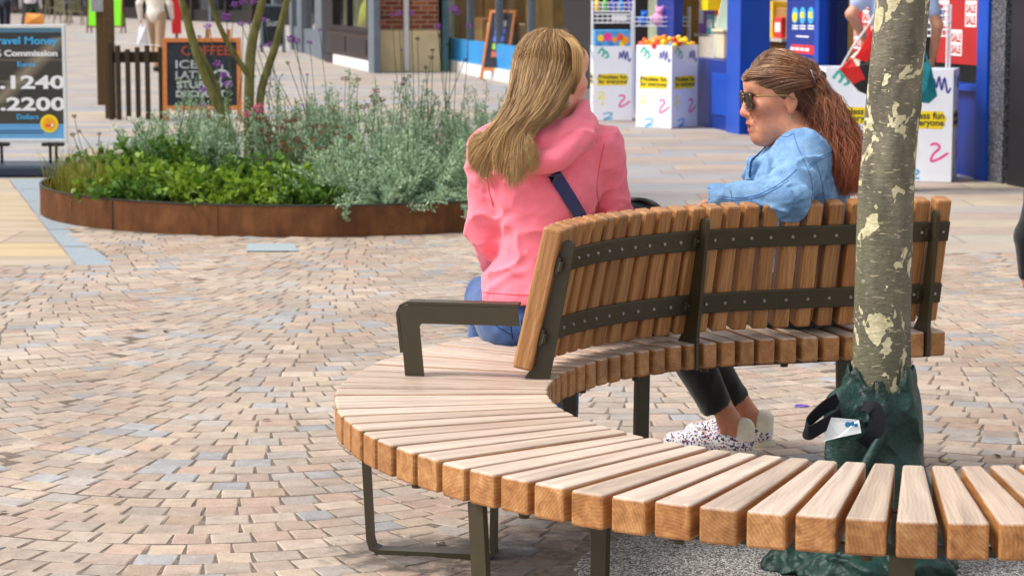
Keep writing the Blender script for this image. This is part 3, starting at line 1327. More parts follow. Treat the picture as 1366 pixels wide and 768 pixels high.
def add_head(S, c, R, s=1.0, open_mouth=True, older=False):
    c = np.array(c, float)

    def w(x, y, z):
        return c + R @ (np.array((x, y, z)) * s)

    def e(p, r, k=.02, op='add', tilt=None):
        RR = R
        if tilt:
            a = radians(tilt)
            T = np.array([[cos(a), 0, sin(a)], [0, 1, 0], [-sin(a), 0, cos(a)]])
            RR = R @ T
        S.ell(w(*p), np.array(r) * s, RR, k * s, op)

    def cp(a, b, ra, rb=None, k=.012, op='add'):
        S.cap(w(*a), w(*b), ra * s, (rb if rb is not None else ra) * s, k * s, op)
    e((-.012, 0, .036), (.100, .077, .088))                      # cranium
    e((.022, 0, -.035), (.070, .060, .080), .03)                 # face block
    e((.068, 0, -.098), (.028, .028, .024), .03)                 # chin
    e((.070, 0, -.052), (.026, .032, .030), .03)                 # upper jaw
    cp((.0, .048, -.075), (.055, .022, -.098), .020, .018, .03)  # jaw line
    cp((.0, -.048, -.075), (.055, -.022, -.098), .020, .018, .03)
    e((.074, 0, .055), (.024, .05, .035), .03)                   # forehead
    for sg in (1, -1):
        cp((.082, sg * .012, .030), (.072, sg * .042, .030), .011, .009, .014)      # brow
        e((.062, sg * .043, -.012), (.024, .018, .018), .025)                        # cheekbone
        e((.086, sg * .031, .014), (.014, .014, .010), .010, 'sub')                  # socket
        e((.072, sg * .031, .013), (.0125, .0125, .0125), .004)                      # eyeball
        e((.098, sg * .0125, -.034), (.011, .009, .008), .008)                       # nostril wing
        # ear
        e((-.020, sg * .075, -.010), (.017, .009, .030), .008, tilt=-14)
        e((-.015, sg * .084, -.008), (.008, .006, .016), .006, 'sub', tilt=-14)
        e((-.013, sg * .073, -.036), (.008, .007, .008), .006)
    cp((.092, 0, .022), (.108, 0, -.024), .0075, .0105, .014)    # nose bridge to tip
    e((.109, 0, -.028), (.0105, .011, .010), .010)
    cp((.092, -.020, -.062), (.092, .020, -.062), .0062, k=.008)   # upper lip
    e((.098, 0, -.060), (.008, .014, .007), .008)
    cp((.089, -.017, -.078), (.089, .017, -.078), .0068, k=.008)
    e((.094, 0, -.078), (.008, .013, .0075), .008)
    if open_mouth:
        e((.098, 0, -.069), (.016, .017, .0042), .003, 'sub')
    if older:
        e((.035, 0, -.108), (.045, .035, .022), .03)             # fuller under the chin
        for sg in (1, -1):
            e((.052, sg * .040, -.070), (.020, .012, .020), .02)
            cp((.092, sg * .022, -.034), (.082, sg * .034, -.070), .0035, .003, .004, 'sub')
            cp((.078, sg * .030, -.080), (.066, sg * .036, -.098), .003, .0025, .004, 'sub')
            cp((.088, sg * .026, -.004), (.078, sg * .046, -.010), .0025, .002, .004, 'sub')
    return w


def add_hand(S, wrist, d, palm_n, thumb_side, s=1.0, curl=.5):
    """five bent fingers; d = pointing direction, palm_n = direction the palm faces, thumb_side unit vector"""
    wv, d, pn, th = (np.array(v, float) for v in (wrist, d, palm_n, thumb_side))
    d, pn, th = d / np.linalg.norm(d), pn / np.linalg.norm(pn), th / np.linalg.norm(th)
    R = np.stack([d, th, pn], 1)
    S.ell(wv + d * .045 * s, np.array((.050, .040, .016)) * s, R, .015)
    for i, (off, ln) in enumerate(((.028, .068), (.010, .077), (-.009, .071), (-.027, .056))):
        p = wv + d * .078 * s + th * off * s
        a = 0.0
        for k, fr in enumerate((.45, .32, .23)):
            a += curl * (.5 + .25 * k)
            q = p + (d * cos(a) + pn * sin(a)) * ln * fr * s
            S.cap(p, q, (.0088 - .001 * k) * s, (.0082 - .001 * k) * s, .003)
            p = q
    p = wv + d * .022 * s + th * .034 * s
    q = p + (d * .7 + th * .6 + pn * .3) / 1.0 * .036 * s
    S.cap(p, q, .011 * s, .0098 * s, .01)
    q2 = q + (d * .92 + th * .15 + pn * .35) * .03 * s
    S.cap(q, q2, .0095 * s, .008 * s, .003)


def skin_mat(name, c):
    if name in MATS:
        return MATS[name]
    m = N(name)
    p = m.pos()
    cc = m.mix(m.attr('col'), m.ramp(m.noise(p, 55, 5, .6), [(.3, (.90, .86, .84)), (.7, (1.06, 1.05, 1.05))]), 1.0, 'MULTIPLY')
    m.base(cc)
    m.set(rough=.48, spec=.4)
    m.b.inputs['Subsurface Weight'].default_value = .12
    m.b.inputs['Subsurface Radius'].default_value = (.012, .005, .003)
    m.b.inputs['Subsurface Scale'].default_value = .6
    m.bump(m.math('ADD', m.noise(p, 420, 3), m.math('MULTIPLY', m.noise(m.pos((1, 1, 1.6)), 95, 4, .6), 1.2)), .25, .0025)
    MATS[name] = m.m
    return m.m


SKIN = skin_mat('skin', None)


def strands(name, paths, r0, mat_, parent, cols, seg=12):
    """hair: each path is a list of control points; cols gives per-strand (root colour, tip colour)"""
    K = seg
    NS = len(paths)
    P = np.zeros((NS, K + 1, 3))
    for i, pth in enumerate(paths):
        c = np.array(pth, float)
        n = len(c) - 1
        t = np.linspace(0, n - 1e-6, K + 1)
        a = t.astype(int)
        q = (t - a)[:, None]
        g = lambda j: c[np.clip(j, 0, n)]
        p0, p1, p2, p3 = g(a - 1), g(a), g(a + 1), g(a + 2)
        P[i] = .5 * ((2 * p1) + (p2 - p0) * q + (2 * p0 - 5 * p1 + 4 * p2 - p3) * q ** 2 + (3 * p1 - p0 - 3 * p2 + p3) * q ** 3)
    T = np.gradient(P, axis=1)
    T /= np.linalg.norm(T, axis=2, keepdims=True) + 1e-9
    ref = np.array((0.31, -.9, .3))
    A = np.cross(T, ref)
    A /= np.linalg.norm(A, axis=2, keepdims=True) + 1e-9
    B = np.cross(T, A)
    f = np.linspace(0, 1, K + 1)
    rad = r0 * np.minimum(1, (1 - f) * 3 + .15)
    rad = rad[None, :, None] * RNG.uniform(.7, 1.25, (NS, 1, 1))
    ring = []
    for k in range(3):
        an = 2 * pi * k / 3
        ring.append(P + A * (cos(an) * rad) + B * (sin(an) * rad))
    V = np.stack(ring, 2).reshape(-1, 3)
    base = np.arange(NS)[:, None, None] * (K + 1) * 3 + np.arange(K)[None, :, None] * 3
    qs = []
    for k in range(3):
        k2 = (k + 1) % 3
        qs.append(np.stack([base + k, base + k2, base + 3 + k2, base + 3 + k], -1).reshape(-1, 4))
    Q = np.concatenate(qs)
    c0 = np.array([c[0] for c in cols])[:, None, None, :]
    c1 = np.array([c[1] for c in cols])[:, None, None, :]
    ff = f[None, :, None, None]
    C = np.broadcast_to(c0 * (1 - ff) + c1 * ff, (NS, K + 1, 3, 3)).reshape(-1, 3)
    return V, Q, C


def hair_mat(name):
    if name in MATS:
        return MATS[name]
    m = N(name)
    m.base(m.attr('col'))
    m.set(rough=.42, spec=.5)
    m.b.inputs['Sheen Weight'].default_value = .15
    MATS[name] = m.m
    return m.m


HAIR = hair_mat('hair')


def cloth(name, c, seed_scale=900, rough=.85, bump=.25, c2=None, var=.12):
    if name in MATS:
        return MATS[name]
    m = N(name)
    p = m.pos()
    f = m.noise(p, 24, 5, .6)
    cc = m.ramp(f, [(.3, tuple(x * (1 - var) for x in c)), (.7, c2 or tuple(min(1, x * (1 + var)) for x in c))])
    w = m.noise(p, seed_scale, 2)
    cc = m.mix(cc, m.ramp(w, [(.3, (.86, .86, .86)), (.7, (1.1, 1.1, 1.1))]), 1.0, 'MULTIPLY')
    m.base(cc)
    m.set(rough=rough, spec=.2)
    m.b.inputs['Sheen Weight'].default_value = .25
    m.b.inputs['Sheen Roughness'].default_value = .6
    m.bump(m.math('ADD', w, m.noise(p, 130, 4)), bump, .004)
    MATS[name] = m.m
    return m.m


def bvh_of(o):
    from mathutils.bvhtree import BVHTree
    me = o.data
    return BVHTree.FromPolygons([v.co.copy() for v in me.vertices], [tuple(p.vertices) for p in me.polygons])


def seam(name, bvh, pix, r, mat_, parent, sub=10, lift=.0006):
    """raised stitching along the cloth: a line of surface points"""
    pts = []
    o = Vector((0, 0, CAM_H))
    pp = smooth_path([(a, b, 0) for a, b in pix], sub)
    for q in pp:
        d = ray(q.x, q.y).normalized()
        h = bvh.ray_cast(o, d)
        if h[0] is not None:
            pts.append(h[0] + h[1] * lift)
    # keep only runs without jumps in depth
    runs, cur = [], []
    for p in pts:
        if cur and (p - cur[-1]).length > .03:
            runs.append(cur)
            cur = []
        cur.append(p)
    runs.append(cur)
    mb = MB()
    for rn in runs:
        if len(rn) > 2:
            mb.tube(rn, r, 5)
    if mb.v:
        return mb.build(name, mat_, parent, smooth=True)


def wp(px, py, y):
    v = at_y(px, py, y)
    return np.array((v.x, v.y, v.z))


def vec(*a):
    return np.array(a, float)


# ---------------------------------------------------------------- woman in the denim jacket
WY = 6.36
lady = thing('person', 'seated woman in light blue denim jacket and tortoiseshell sunglasses with long wavy auburn hair', 'person', (.80, 6.40, .45))
hc = wp(1039, 132, WY)
HR = frame3((-1, -.14, -.12), (.02, 0, 1))
nk = wp(1080, 182, WY + .01)
ls, rs = wp(1068, 208, 6.235), wp(1052, 214, 6.51)
lel, lwr = wp(1050, 266, 6.115), wp(962, 268, 6.13)
rel, rwr = wp(1015, 330, 6.62), wp(950, 398, 6.62)
pel = np.array((.795, 6.40, .545))
lhip, rhip = pel + vec(-.02, -.085, -.01), pel + vec(-.03, .085, -.01)
lkn, rkn = vec(.425, 6.625, .485), vec(.455, 6.80, .485)
lank, rank = wp(972, 572, 6.72), wp(998, 566, 6.86)
chest = wp(1058, 246, WY + .005)
B = SDF((.15, 5.95, -.01), (1.05, 7.02, 1.30), .0042)
hw = add_head(B, hc, HR, .93, True, True)
B.cap(hc + HR @ vec(-.02, 0, -.075), nk + vec(-.01, 0, -.02), .052, .058, .03)
B.ell(chest + vec(.015, 0, -.02), (.085, .14, .13), None, .03)
B.cap(chest, pel, .085, .10, .04)
B.cap(nk, ls, .045, .05, .04).cap(nk, rs, .045, .05, .04)
for a, b, c_ in ((ls, lel, lwr), (rs, rel, rwr)):
    B.cap(a, b, .045, .038, .02).cap(b, c_, .037, .026, .015)
for a, b, c_ in ((lhip, lkn, lank), (rhip, rkn, rank)):
    B.cap(a, b, .080, .052, .03).cap(b, c_ + vec(0, 0, .03), .050, .031, .02)
fdir = vec(-.96, .22, 0)
fdir /= np.linalg.norm(fdir)
for an in (lank, rank):
    hl = vec(an[0], an[1], GZ) - fdir * .03 + vec(0, 0, .034)
    B.cap(an + vec(0, 0, .02), hl + vec(0, 0, .02), .032, .032, .02)
    B.cap(hl, hl + fdir * .19 + vec(0, 0, -.008), .030, .024, .02)
add_hand(B, lwr + vec(-.008, .012, -.002), (-.35, .72, -.62), (.1, -.6, -.7), (-.8, -.3, .2), .86, .5)
add_hand(B, rwr, (-.8, .1, -.5), (0, -.2, -1), (-.3, -.9, .1), .9, .4)
V, Q = B.surface(1)
base_skin = np.array(srgb(204, 144, 114))
C = np.tile(base_skin, (len(V), 1))
loc = (V - hc) @ HR           # head-local coordinates
x_, y_, z_ = loc.T
inh = np.linalg.norm(loc, axis=1) < .17


def tint(mask_w, col):
    global C
    w_ = np.clip(mask_w, 0, 1)[:, None]
    C = C * (1 - w_) + np.array(col) * w_


g3 = lambda p, s_: np.exp(-(((x_ - p[0]) / s_[0]) ** 2 + ((np.abs(y_) - p[1]) / s_[1]) ** 2 + ((z_ - p[2]) / s_[2]) ** 2))
tint(.32 * g3((.06, .045, -.03), (.05, .025, .03)), srgb(196, 104, 80))
tint(.55 * g3((.112, 0, -.028), (.02, .02, .016)), srgb(214, 122, 100))
tint(.5 * g3((.0, .08, -.01), (.03, .02, .04)), srgb(206, 122, 98))
tint(.92 * g3((.096, 0, -.061), (.014, .022, .0062)), srgb(176, 74, 66))
tint(.92 * g3((.093, 0, -.078), (.014, .020, .0066)), srgb(182, 80, 72))
tint(.9 * g3((.09, 0, -.069), (.012, .016, .003)), srgb(70, 24, 22))
tint(.6 * g3((.078, .034, .036), (.02, .02, .006)), srgb(120, 84, 60))
tint(.5 * ((V[:, 2] < .16) & (V[:, 1] > 6.5)).astype(float), srgb(190, 116, 84))
body = np_mesh('body', V, Q, SKIN, lady, C)

# jacket
J = SDF((.10, 5.94, .42), (1.08, 6.74, 1.10), .0045)
J.ell(chest + vec(.010, 0, -.01), (.112, .170, .165), None, .04)
J.ell(chest + vec(-.035, 0, -.06), (.095, .15, .10), None, .05)
J.cap(chest + vec(.01, 0, -.05), pel + vec(.01, 0, .03), .138, .142, .06)
J.cap(nk + vec(.018, 0, -.052), ls + vec(.004, 0, -.016), .056, .062, .04).cap(nk + vec(.018, 0, -.052), rs + vec(.004, 0, -.016), .056, .062, .04)
J.cap(ls, lel, .070, .060, .035)
J.cap(lel, lwr + vec(.012, 0, 0), .058, .042, .025)
J.cap(rs, rel, .070, .058, .035).cap(rel, rwr, .055, .042, .025)
# cuff
cd = (lwr - lel) / np.linalg.norm(lwr - lel)
J.cap(lwr - cd * .045, lwr + cd * .006, .0455, .0465, .004)
# collar: a stand-up band leaning back round the neck
for a in np.linspace(-2.3, 2.3, 17):
    q = nk + vec(.012 + .066 * cos(a) * 1.0, .070 * sin(a), .018 - .052 * max(0, -cos(a)) - .004)
    J.cap(q, q + vec(.010 * cos(a), .010 * sin(a), -.030), .0105, .013, .006)
# lapels
for sg in (-1, 1):
    a0 = nk + vec(-.030, sg * .058, -.035)
    a1 = chest + vec(-.112, sg * .045, .062)
    J.cap(a0, a1, .013, .013, .015)
    J.cap(a1, chest + vec(-.128, sg * .060, .018), .013, .009, .010)
w1, w2 = wnoise(21, 4, 17, .6, 1.8), wnoise(22, 4, 40, .6, 1.8)


def jfold(X, Y, Zc):
    de = np.exp(-(((X - lel[0]) ** 2 + (Y - lel[1]) ** 2 + (Zc - lel[2]) ** 2) / .10 ** 2))
    dsh = np.exp(-(((X - ls[0]) ** 2 + (Y - ls[1]) ** 2 + (Zc - ls[2] + .08) ** 2) / .12 ** 2))
    r_ = (1 - np.abs(w1(X, Y, Zc))) ** 3
    q_ = (1 - np.abs(w2(X, Y, Zc))) ** 3
    return -(.006 + .016 * de + .010 * dsh) * (r_ - .3) - (.004 + .008 * de) * (q_ - .3)


J.disp(jfold)
# neck opening
J.cap(nk + vec(-.048, 0, -.075), nk + vec(-.07, 0, .10), .050, .105, .01, 'sub')
# front opening
J.cap(chest + vec(-.165, .0, .10), chest + vec(-.17, 0, -.2), .045, .04, .01, 'sub')
J.cap(lwr + cd * .008, lwr + cd * .05, .036, .036, 0, 'sub')
V, Q = J.surface(0)
m = N('washed denim')
p = m.pos()
cc = m.ramp(m.noise(p, 13, 6, .65), [(.25, srgb(86, 122, 164)), (.5, srgb(118, 154, 192)), (.75, srgb(154, 184, 212))])
tw = m.n('ShaderNodeTexWave')
tw.inputs['Scale'].default_value = 420
tw.inputs['Distortion'].default_value = 2
m.l(m.pos((1, 1, .8)), tw.inputs['Vector'])
cc = m.mix(cc, m.ramp(tw.outputs['Fac'], [(.2, (.86, .88, .9)), (.8, (1.08, 1.07, 1.06))]), 1.0, 'MULTIPLY')
cc = m.mix(cc, m.ramp(m.noise(p, 260, 3), [(.3, (.86, .87, .9)), (.7, (1.1, 1.1, 1.08))]), 1.0, 'MULTIPLY')
m.base(cc)
m.set(rough=.9, spec=.15)
m.bump(m.noise(p, 150, 4), .3, .004)
DENIM = m.m
jacket = np_mesh('jacket', V, Q, DENIM, lady)
jb = bvh_of(jacket)
STITCH = pmat('denim seam', srgb(78, 118, 172), .9, .1, .2, 200)
for pix in ([(1078, 222), (1090, 212), (1104, 205), (1112, 202)],
            [(1079, 225), (1091, 215), (1105, 208), (1113, 205)],
            [(1058, 178), (1064, 196), (1072, 214), (1080, 232), (1084, 252), (1082, 268)],
            [(962, 262), (985, 264), (1010, 260), (1032, 250), (1050, 238), (1062, 226)],
            [(962, 265), (985, 267), (1010, 263), (1033, 253), (1052, 241)],
            [(1088, 216), (1094, 235), (1098, 255), (1100, 268)],
            [(1040, 181), (1050, 183), (1058, 178)],
            [(974, 254), (976, 262), (976, 272)]):
    seam('seam', jb, pix, .0010, STITCH, jacket)
# darker lining turned out at the lapel
seam('lapel_edge', jb, [(1022, 196), (1010, 208), (1002, 216), (1000, 236)], .003, pmat('denim lining', srgb(44, 72, 120), .9, .1, .2, 60), jacket)

# trousers
T = SDF((.2, 6.15, .08), (1.05, 7.02, .75), .005)
T.ell(pel + vec(.015, 0, -.01), (.135, .175, .105), None, .03)
for a, b, c_ in ((lhip, lkn, lank), (rhip, rkn, rank)):
    T.cap(a + vec(0, 0, .005), b, .094, .068, .03).cap(b, b + (c_ - b) * .95, .068, .046, .03)
T.disp(lambda X, Y, Zc: -.005 * ((1 - np.abs(w1(X, Y, Zc))) ** 3 - .3))
for b, c_ in ((lkn, lank), (rkn, rank)):
    d = (c_ - b) / np.linalg.norm(c_ - b)
    T.cap(b + (c_ - b) * .935 + d * .005, c_ + d * .1, .075, .075, 0, 'sub')
V, Q = T.surface(1)
np_mesh('trousers', V, Q, cloth('black leggings', (.010, .010, .011), 600), lady)

# slip-on shoes
m = N('speckled canvas')
p = m.pos()
vo = m.n('ShaderNodeTexVoronoi')
vo.inputs['Scale'].default_value = 230
m.l(p, vo.inputs['Vector'])
sp_ = m.n('ShaderNodeSeparateColor')
m.l(vo.outputs['Color'], sp_.inputs[0])
m.base(m.ramp(sp_.outputs[0], [(0, srgb(40, 40, 70)), (.18, srgb(225, 222, 230)), (.55, srgb(236, 232, 226)), (.72, srgb(120, 100, 150)), (.82, srgb(214, 206, 196)), (.93, srgb(150, 60, 70))], 'CONSTANT'))
m.set(rough=.85, spec=.2)
SPECK = m.m
CREAM = pmat('cream canvas', srgb(226, 220, 200), .8, .2, .08, 90)
SOLE = pmat('cream rubber sole', srgb(222, 214, 192), .6, .3, .06, 60)
for an in (lank, rank):
    hl = vec(an[0], an[1], 0) - fdir * .038
    side = vec(-fdir[1], fdir[0], 0)
    S_ = SDF((an[0] - .3, an[1] - .2, 0), (an[0] + .2, an[1] + .25, .16), .004)
    zb = GZ + .012
    S_.cap(hl + vec(0, 0, zb + .028), hl + fdir * .12 + vec(0, 0, zb + .022), .036, .042, .02)
    S_.cap(hl + fdir * .12 + vec(0, 0, zb + .02), hl + fdir * .20 + vec(0, 0, zb + .016), .042, .032, .02)
    S_.cap(hl + vec(0, 0, zb + .03), hl - fdir * .006 + vec(0, 0, zb + .062), .036, .030, .01)
    S_.half((0, 0, zb), (0, 0, -1))
    S_.cap(hl + fdir * .045 + vec(0, 0, zb + .075), hl + fdir * .10 + vec(0, 0, zb + .085), .033, .036, .008, 'sub')
    V, Q = S_.surface(1)
    shoe = np_mesh('shoe', V, Q, SPECK, lady)
    hb = SDF((an[0] - .3, an[1] - .2, 0), (an[0] + .2, an[1] + .25, .16), .004)
    hb.cap(hl + vec(0, 0, zb + .03), hl - fdir * .007 + vec(0, 0, zb + .066), .0385, .0325, .01)
    hb.half((0, 0, zb), (0, 0, -1))
    hb.half(hl + fdir * .012, fdir)
    hb.cap(hl + fdir * .04 + vec(0, 0, zb + .08), hl + fdir * .10 + vec(0, 0, zb + .09), .036, .036, .004, 'sub')
    V, Q = hb.surface(1)
    np_mesh('heel_patch', V, Q, CREAM, shoe)
    ol = []
    for k in range(28):
        a = 2 * pi * k / 28
        u = cos(a)
        ww = .041 if u > 0 else .036
        ol.append(hl + fdir * (.085 + .145 * u if u > 0 else .085 + .13 * u) + side * (ww * sin(a) * (1 - .18 * max(0, u) ** 3)))
    vs = [tuple(q + vec(0, 0, GZ)) for q in ol] + [tuple(q + vec(0, 0, GZ + .017)) for q in ol]
    MB().add(vs, [tuple(range(27, -1, -1)), tuple(range(28, 56))] + [(k, (k + 1) % 28, 28 + (k + 1) % 28, 28 + k) for k in range(28)]).build('sole', SOLE, shoe)

# sunglasses
SHELL = N('tortoiseshell')
p = SHELL.pos()
SHELL.base(SHELL.ramp(SHELL.noise(p, 90, 2), [(.42, (.012, .007, .005)), (.58, (.16, .06, .015))]))
SHELL.set(rough=.15, spec=.6)
glass = N('dark lens')
glass.base(glass.ramp(glass.n('ShaderNodeNewGeometry').outputs['Backfacing'], [(0, (.028, .018, .014)), (1, (.02, .015, .012))]))
glass.set(rough=.12, spec=.08)
GOLD = pmat('gold temple', (.34, .22, .08), .3, .5, .1, 60, metal=.6)
gl = None
for sg in (1, -1):
    pts = []
    for k in range(22):
        a = 2 * pi * k / 22
        uu, vv = cos(a), sin(a)
        yy = sg * .034 + .0300 * abs(uu) ** .7 * (1 if uu > 0 else -1)
        zz_ = .010 + (.023 if vv > 0 else .029) * abs(vv) ** .75 * (1 if vv > 0 else -1)
        xx = .103 - .30 * max(0, abs(yy) - .01) ** 1.35 - .05 * (zz_ - .01) * (-1)
        pts.append(hw(xx, yy, zz_))
    fr = MB().tube([*pts, pts[0]], .0032, 8, cap=False)
    if gl is None:
        gl = fr
        g_ob = fr.build('sunglasses', SHELL.m, lady, smooth=True)
    else:
        fr.build('rim', SHELL.m, g_ob, smooth=True)
    cen = sum(pts) / len(pts)
    cen2 = cen + HR[:, 0] * .004
    vs = [tuple(q) for q in pts] + [tuple(cen2)]
    MB().add(vs, [(k, (k + 1) % 22, 22) for k in range(22)]).build('lens', glass.m, g_ob, smooth=True)
    o1 = hw(.082, sg * .064, .024)
    MB().tube(smooth_path([tuple(hw(.082, sg * .066, .022)), tuple(hw(.045, sg * .080, .018)), tuple(hw(.0, sg * .088, .014)), tuple(hw(-.025, sg * .086, .0))], 6), .0024, 8, flat=1.0).build('temple', GOLD if sg > 0 else SHELL.m, g_ob, smooth=True)
MB().tube([tuple(hw(.104, .010, .016)), tuple(hw(.108, 0, .018)), tuple(hw(.104, -.010, .016))], .0034, 8).build('bridge', SHELL.m, g_ob, smooth=True)
# earring
MB().tube([tuple(hw(-.008, .082, -.044)), tuple(hw(-.008, .083, -.056))], .0022, 6).build('earring', BOLT, lady)

# hair: swept back from the face to a clip, then long loose waves
rh = np.random.default_rng(5)
brown, grey, aub, dk = (np.array(srgb(*c)) for c in ((118, 80, 50), (172, 138, 104), (158, 76, 34), (78, 46, 28)))
paths, cols = [], []
bodyb = bvh_of(body)


def push(p, d, bv=None):
    """keep a hair point at least d outside the skin"""
    h = (bv or bodyb).find_nearest(Vector(p))
    if h[0] is None:
        return p
    s_ = (Vector(p) - h[0]).dot(h[1])
    if s_ < d:
        return np.array(h[0] + h[1] * d)
    return p


WPH = [rh.uniform(0, 6.28) for _ in range(9)]
clip = vec(-.085, .030, .036)      # head-local


def onskull(az, el, lift=0.0):
    """az from forward towards the left, el up; on the cranium"""
    d = vec(cos(el) * cos(az), cos(el) * sin(az), sin(el))
    return (vec(-.012, 0, .036) + d * (vec(.100, .077, .088) + .004 + lift)) * .93


tail_px = [(1094, 120), (1106, 152), (1118, 190), (1126, 226), (1131, 262)]
tail3 = [wp(a, b, y) for (a, b), y in zip(tail_px, (6.33, 6.33, 6.325, 6.30, 6.28))]
for i in range(8500):
    az = rh.uniform(-1.75, 1.75)
    # hairline: higher at the front, dropping to the temple and over the ear
    el0 = .27 if abs(az) < .4 else max(-.20, .27 - (abs(az) - .4) * .44)
    el = rh.uniform(el0, el0 + .9) if rh.random() < .8 else rh.uniform(el0, 1.5)
    lift = rh.uniform(0, .016) + .006 * max(0, cos(az))
    p0 = onskull(az, min(el, 1.5), -.004)
    d_ = (clip + vec(0, .0, .0) + rh.normal(size=3) * vec(.006, .016, .018)) - p0
    c2 = onskull(az + (2.6 - abs(az)) * .35 * np.sign(az), min(1.3, el * .9 + .10), lift + .004)
    c3 = onskull(az + (2.7 - abs(az)) * .72 * np.sign(az), el * .55 + .05, lift)
    k = vec(-.103, rh.normal() * .030, .030 + rh.normal() * .022)
    ctrl = smooth_path([tuple(q) for q in (p0, c2, c3, k)], 3)
    pts = [push(hc + HR @ np.array(q), .0008 + lift * min(1, j_ / 3)) for j_, q in enumerate(ctrl)]
    ph, am, fq = rh.choice(WPH) + rh.normal() * .8, rh.uniform(.006, .015), rh.uniform(1.2, 1.9)
    ox, oy = rh.normal() * .021, rh.normal() * .024
    L = rh.uniform(.72, 1.0)
    for j, t in enumerate(np.linspace(.08, L, 11)):
        f = t * (len(tail3) - 1)
        a = min(int(f), len(tail3) - 2)
        c = tail3[a] * (1 - f + a) + tail3[a + 1] * (f - a)
        sp = .55 + .75 * min(1, t * 1.8) - .2 * max(0, t - .7)
        pts.append(c + vec(ox * sp + am * sin(ph + j * fq), oy * sp + am * .7 * cos(ph * 1.3 + j * fq), rh.normal() * .003))
    paths.append(pts)
    g_ = rh.random()
    rc = grey * (.8 + .4 * rh.random()) if (g_ < .42 and abs(az) < 1.2) else (brown if g_ < .8 else dk) * (.8 + .4 * rh.random())
    tc = (aub * .75 + dk * .25 if rh.random() < .35 else aub) * rh.uniform(.7, 1.45)
    cols.append((rc, tc))
# nape and side hair falling straight from behind the ear
for i in range(3200):
    sg = 1 if rh.random() < .75 else -1
    az = sg * rh.uniform(1.72, 2.9)
    el = rh.uniform(-.55, .25)
    p0 = onskull(az, el, -.002)
    p1 = onskull(az + sg * .08, el - .25, .008)
    pts = [push(hc + HR @ p0, .001), push(hc + HR @ p1, .004)]
    ph, am, fq = rh.choice(WPH) + rh.normal() * .8, rh.uniform(.005, .013), rh.uniform(1.2, 1.9)
    ox, oy = rh.normal() * .020 - .004, rh.normal() * .024
    L = rh.uniform(.5, .97)
    for j, t in enumerate(np.linspace(.28, L, 9)):
        f = t * (len(tail3) - 1)
        a = min(int(f), len(tail3) - 2)
        c = tail3[a] * (1 - f + a) + tail3[a + 1] * (f - a)
        pull = max(0, .6 - t) * .03
        pts.append(c + vec(ox + am * sin(ph + j * fq) - pull, oy + am * .7 * cos(ph + j * fq), rh.normal() * .003))
    paths.append(pts)
    cols.append((dk * rh.uniform(.9, 1.5), aub * rh.uniform(.55, 1.15)))
V1, Q1, C1 = strands('hair', paths, .00062, HAIR, lady, cols, 24)
# under-volume so no scalp shows through
U = SDF((hc[0] - .14, hc[1] - .16, .70), (hc[0] + .28, hc[1] + .16, hc[2] + .16), .006)
U.ell(hc + HR @ vec(-.014, 0, .034), (.095, .074, .084), HR, .01)
for a, b in zip(tail3[:-1], tail3[1:]):
    U.cap(a, b, .030, .026, .02)
U.cap(hc + HR @ vec(-.07, 0, .0), tail3[1], .050, .034, .03)
# clear of the face: cut in front of the hairline plane
hl_p = hc + HR @ vec(.066, 0, .062)
hn = HR @ vec(.74, 0, -.67)
U.half(hl_p, hn)
V2, Q2 = U.surface(1)
ff = np.clip((hc[2] - V2[:, 2]) / .25, 0, 1)[:, None]
C2 = (brown * .7) * (1 - ff) + (aub * .6) * ff
np_mesh('hair', np.concatenate([V2, V1]), np.concatenate([Q2, Q1 + len(V2)]), HAIR, lady, np.concatenate([C2, C1]))
# hair clip
ck = hc + HR @ vec(-.098, .05, .048)
cl = MB().tube([tuple(ck + HR @ vec(.014, .012, .022)), tuple(ck + HR @ vec(.006, .02, .002)), tuple(ck + HR @ vec(.004, .014, -.014))], .0065, 8)
cl.ball(tuple(ck + HR @ vec(-.010, .006, .002)), (.016, .02, .016))
cl.build('hair_clip', pmat('black plastic', (.012, .011, .012), .3, .5, .1, 30), lady, smooth=True)
MB().tube([tuple(ck + HR @ vec(.020, .020, .024)), tuple(ck + HR @ vec(.013, .028, -.012))], .0026, 6).build('clip_bar', BOLT, lady, smooth=True)

# ---------------------------------------------------------------- woman in the pink hoodie
GY = 6.05
girl = thing('person', 'seated woman in pink hoodie and jeans with long straight blond hair, back to the camera', 'person', (.05, 6.1, .45))
hc = wp(738, 103, GY + .02)
HR = frame3((.80, .60, -.10), (.03, .02, 1))
nk = wp(734, 172, GY)
chest = wp(727, 262, GY)
pel = wp(720, 418, GY + .03)
ls, rs = wp(652, 204, GY), wp(803, 200, GY + .03)
lel, lwr = wp(650, 306, GY + .04), wp(672, 362, GY + .27)
rel, rwr = wp(818, 296, GY + .10), wp(786, 345, GY + .30)
lhip, rhip = pel + vec(-.080, .02, -.02), pel + vec(.085, .02, -.02)
lkn, rkn = lhip + vec(-.06, .42, .0), rhip + vec(-.02, .42, .0)
lank, rank = lkn + vec(0, .02, -.40), rkn + vec(0, .04, -.40)
lank[2] = rank[2] = .09
B = SDF((-.30, 5.85, 0), (.36, 6.75, 1.30), .005)
hw = add_head(B, hc, HR, .93, False)
B.cap(hc + HR @ vec(-.02, 0, -.07), nk, .047, .050, .03)
B.ell(chest, (.118, .070, .14), None, .04)
B.cap(chest, pel, .078, .095, .04)
B.cap(nk + vec(0, 0, -.02), ls, .04, .045, .04).cap(nk + vec(0, 0, -.02), rs, .04, .045, .04)
for a, b, c_ in ((ls, lel, lwr), (rs, rel, rwr)):
    B.cap(a, b, .042, .035, .02).cap(b, c_, .034, .025, .015)
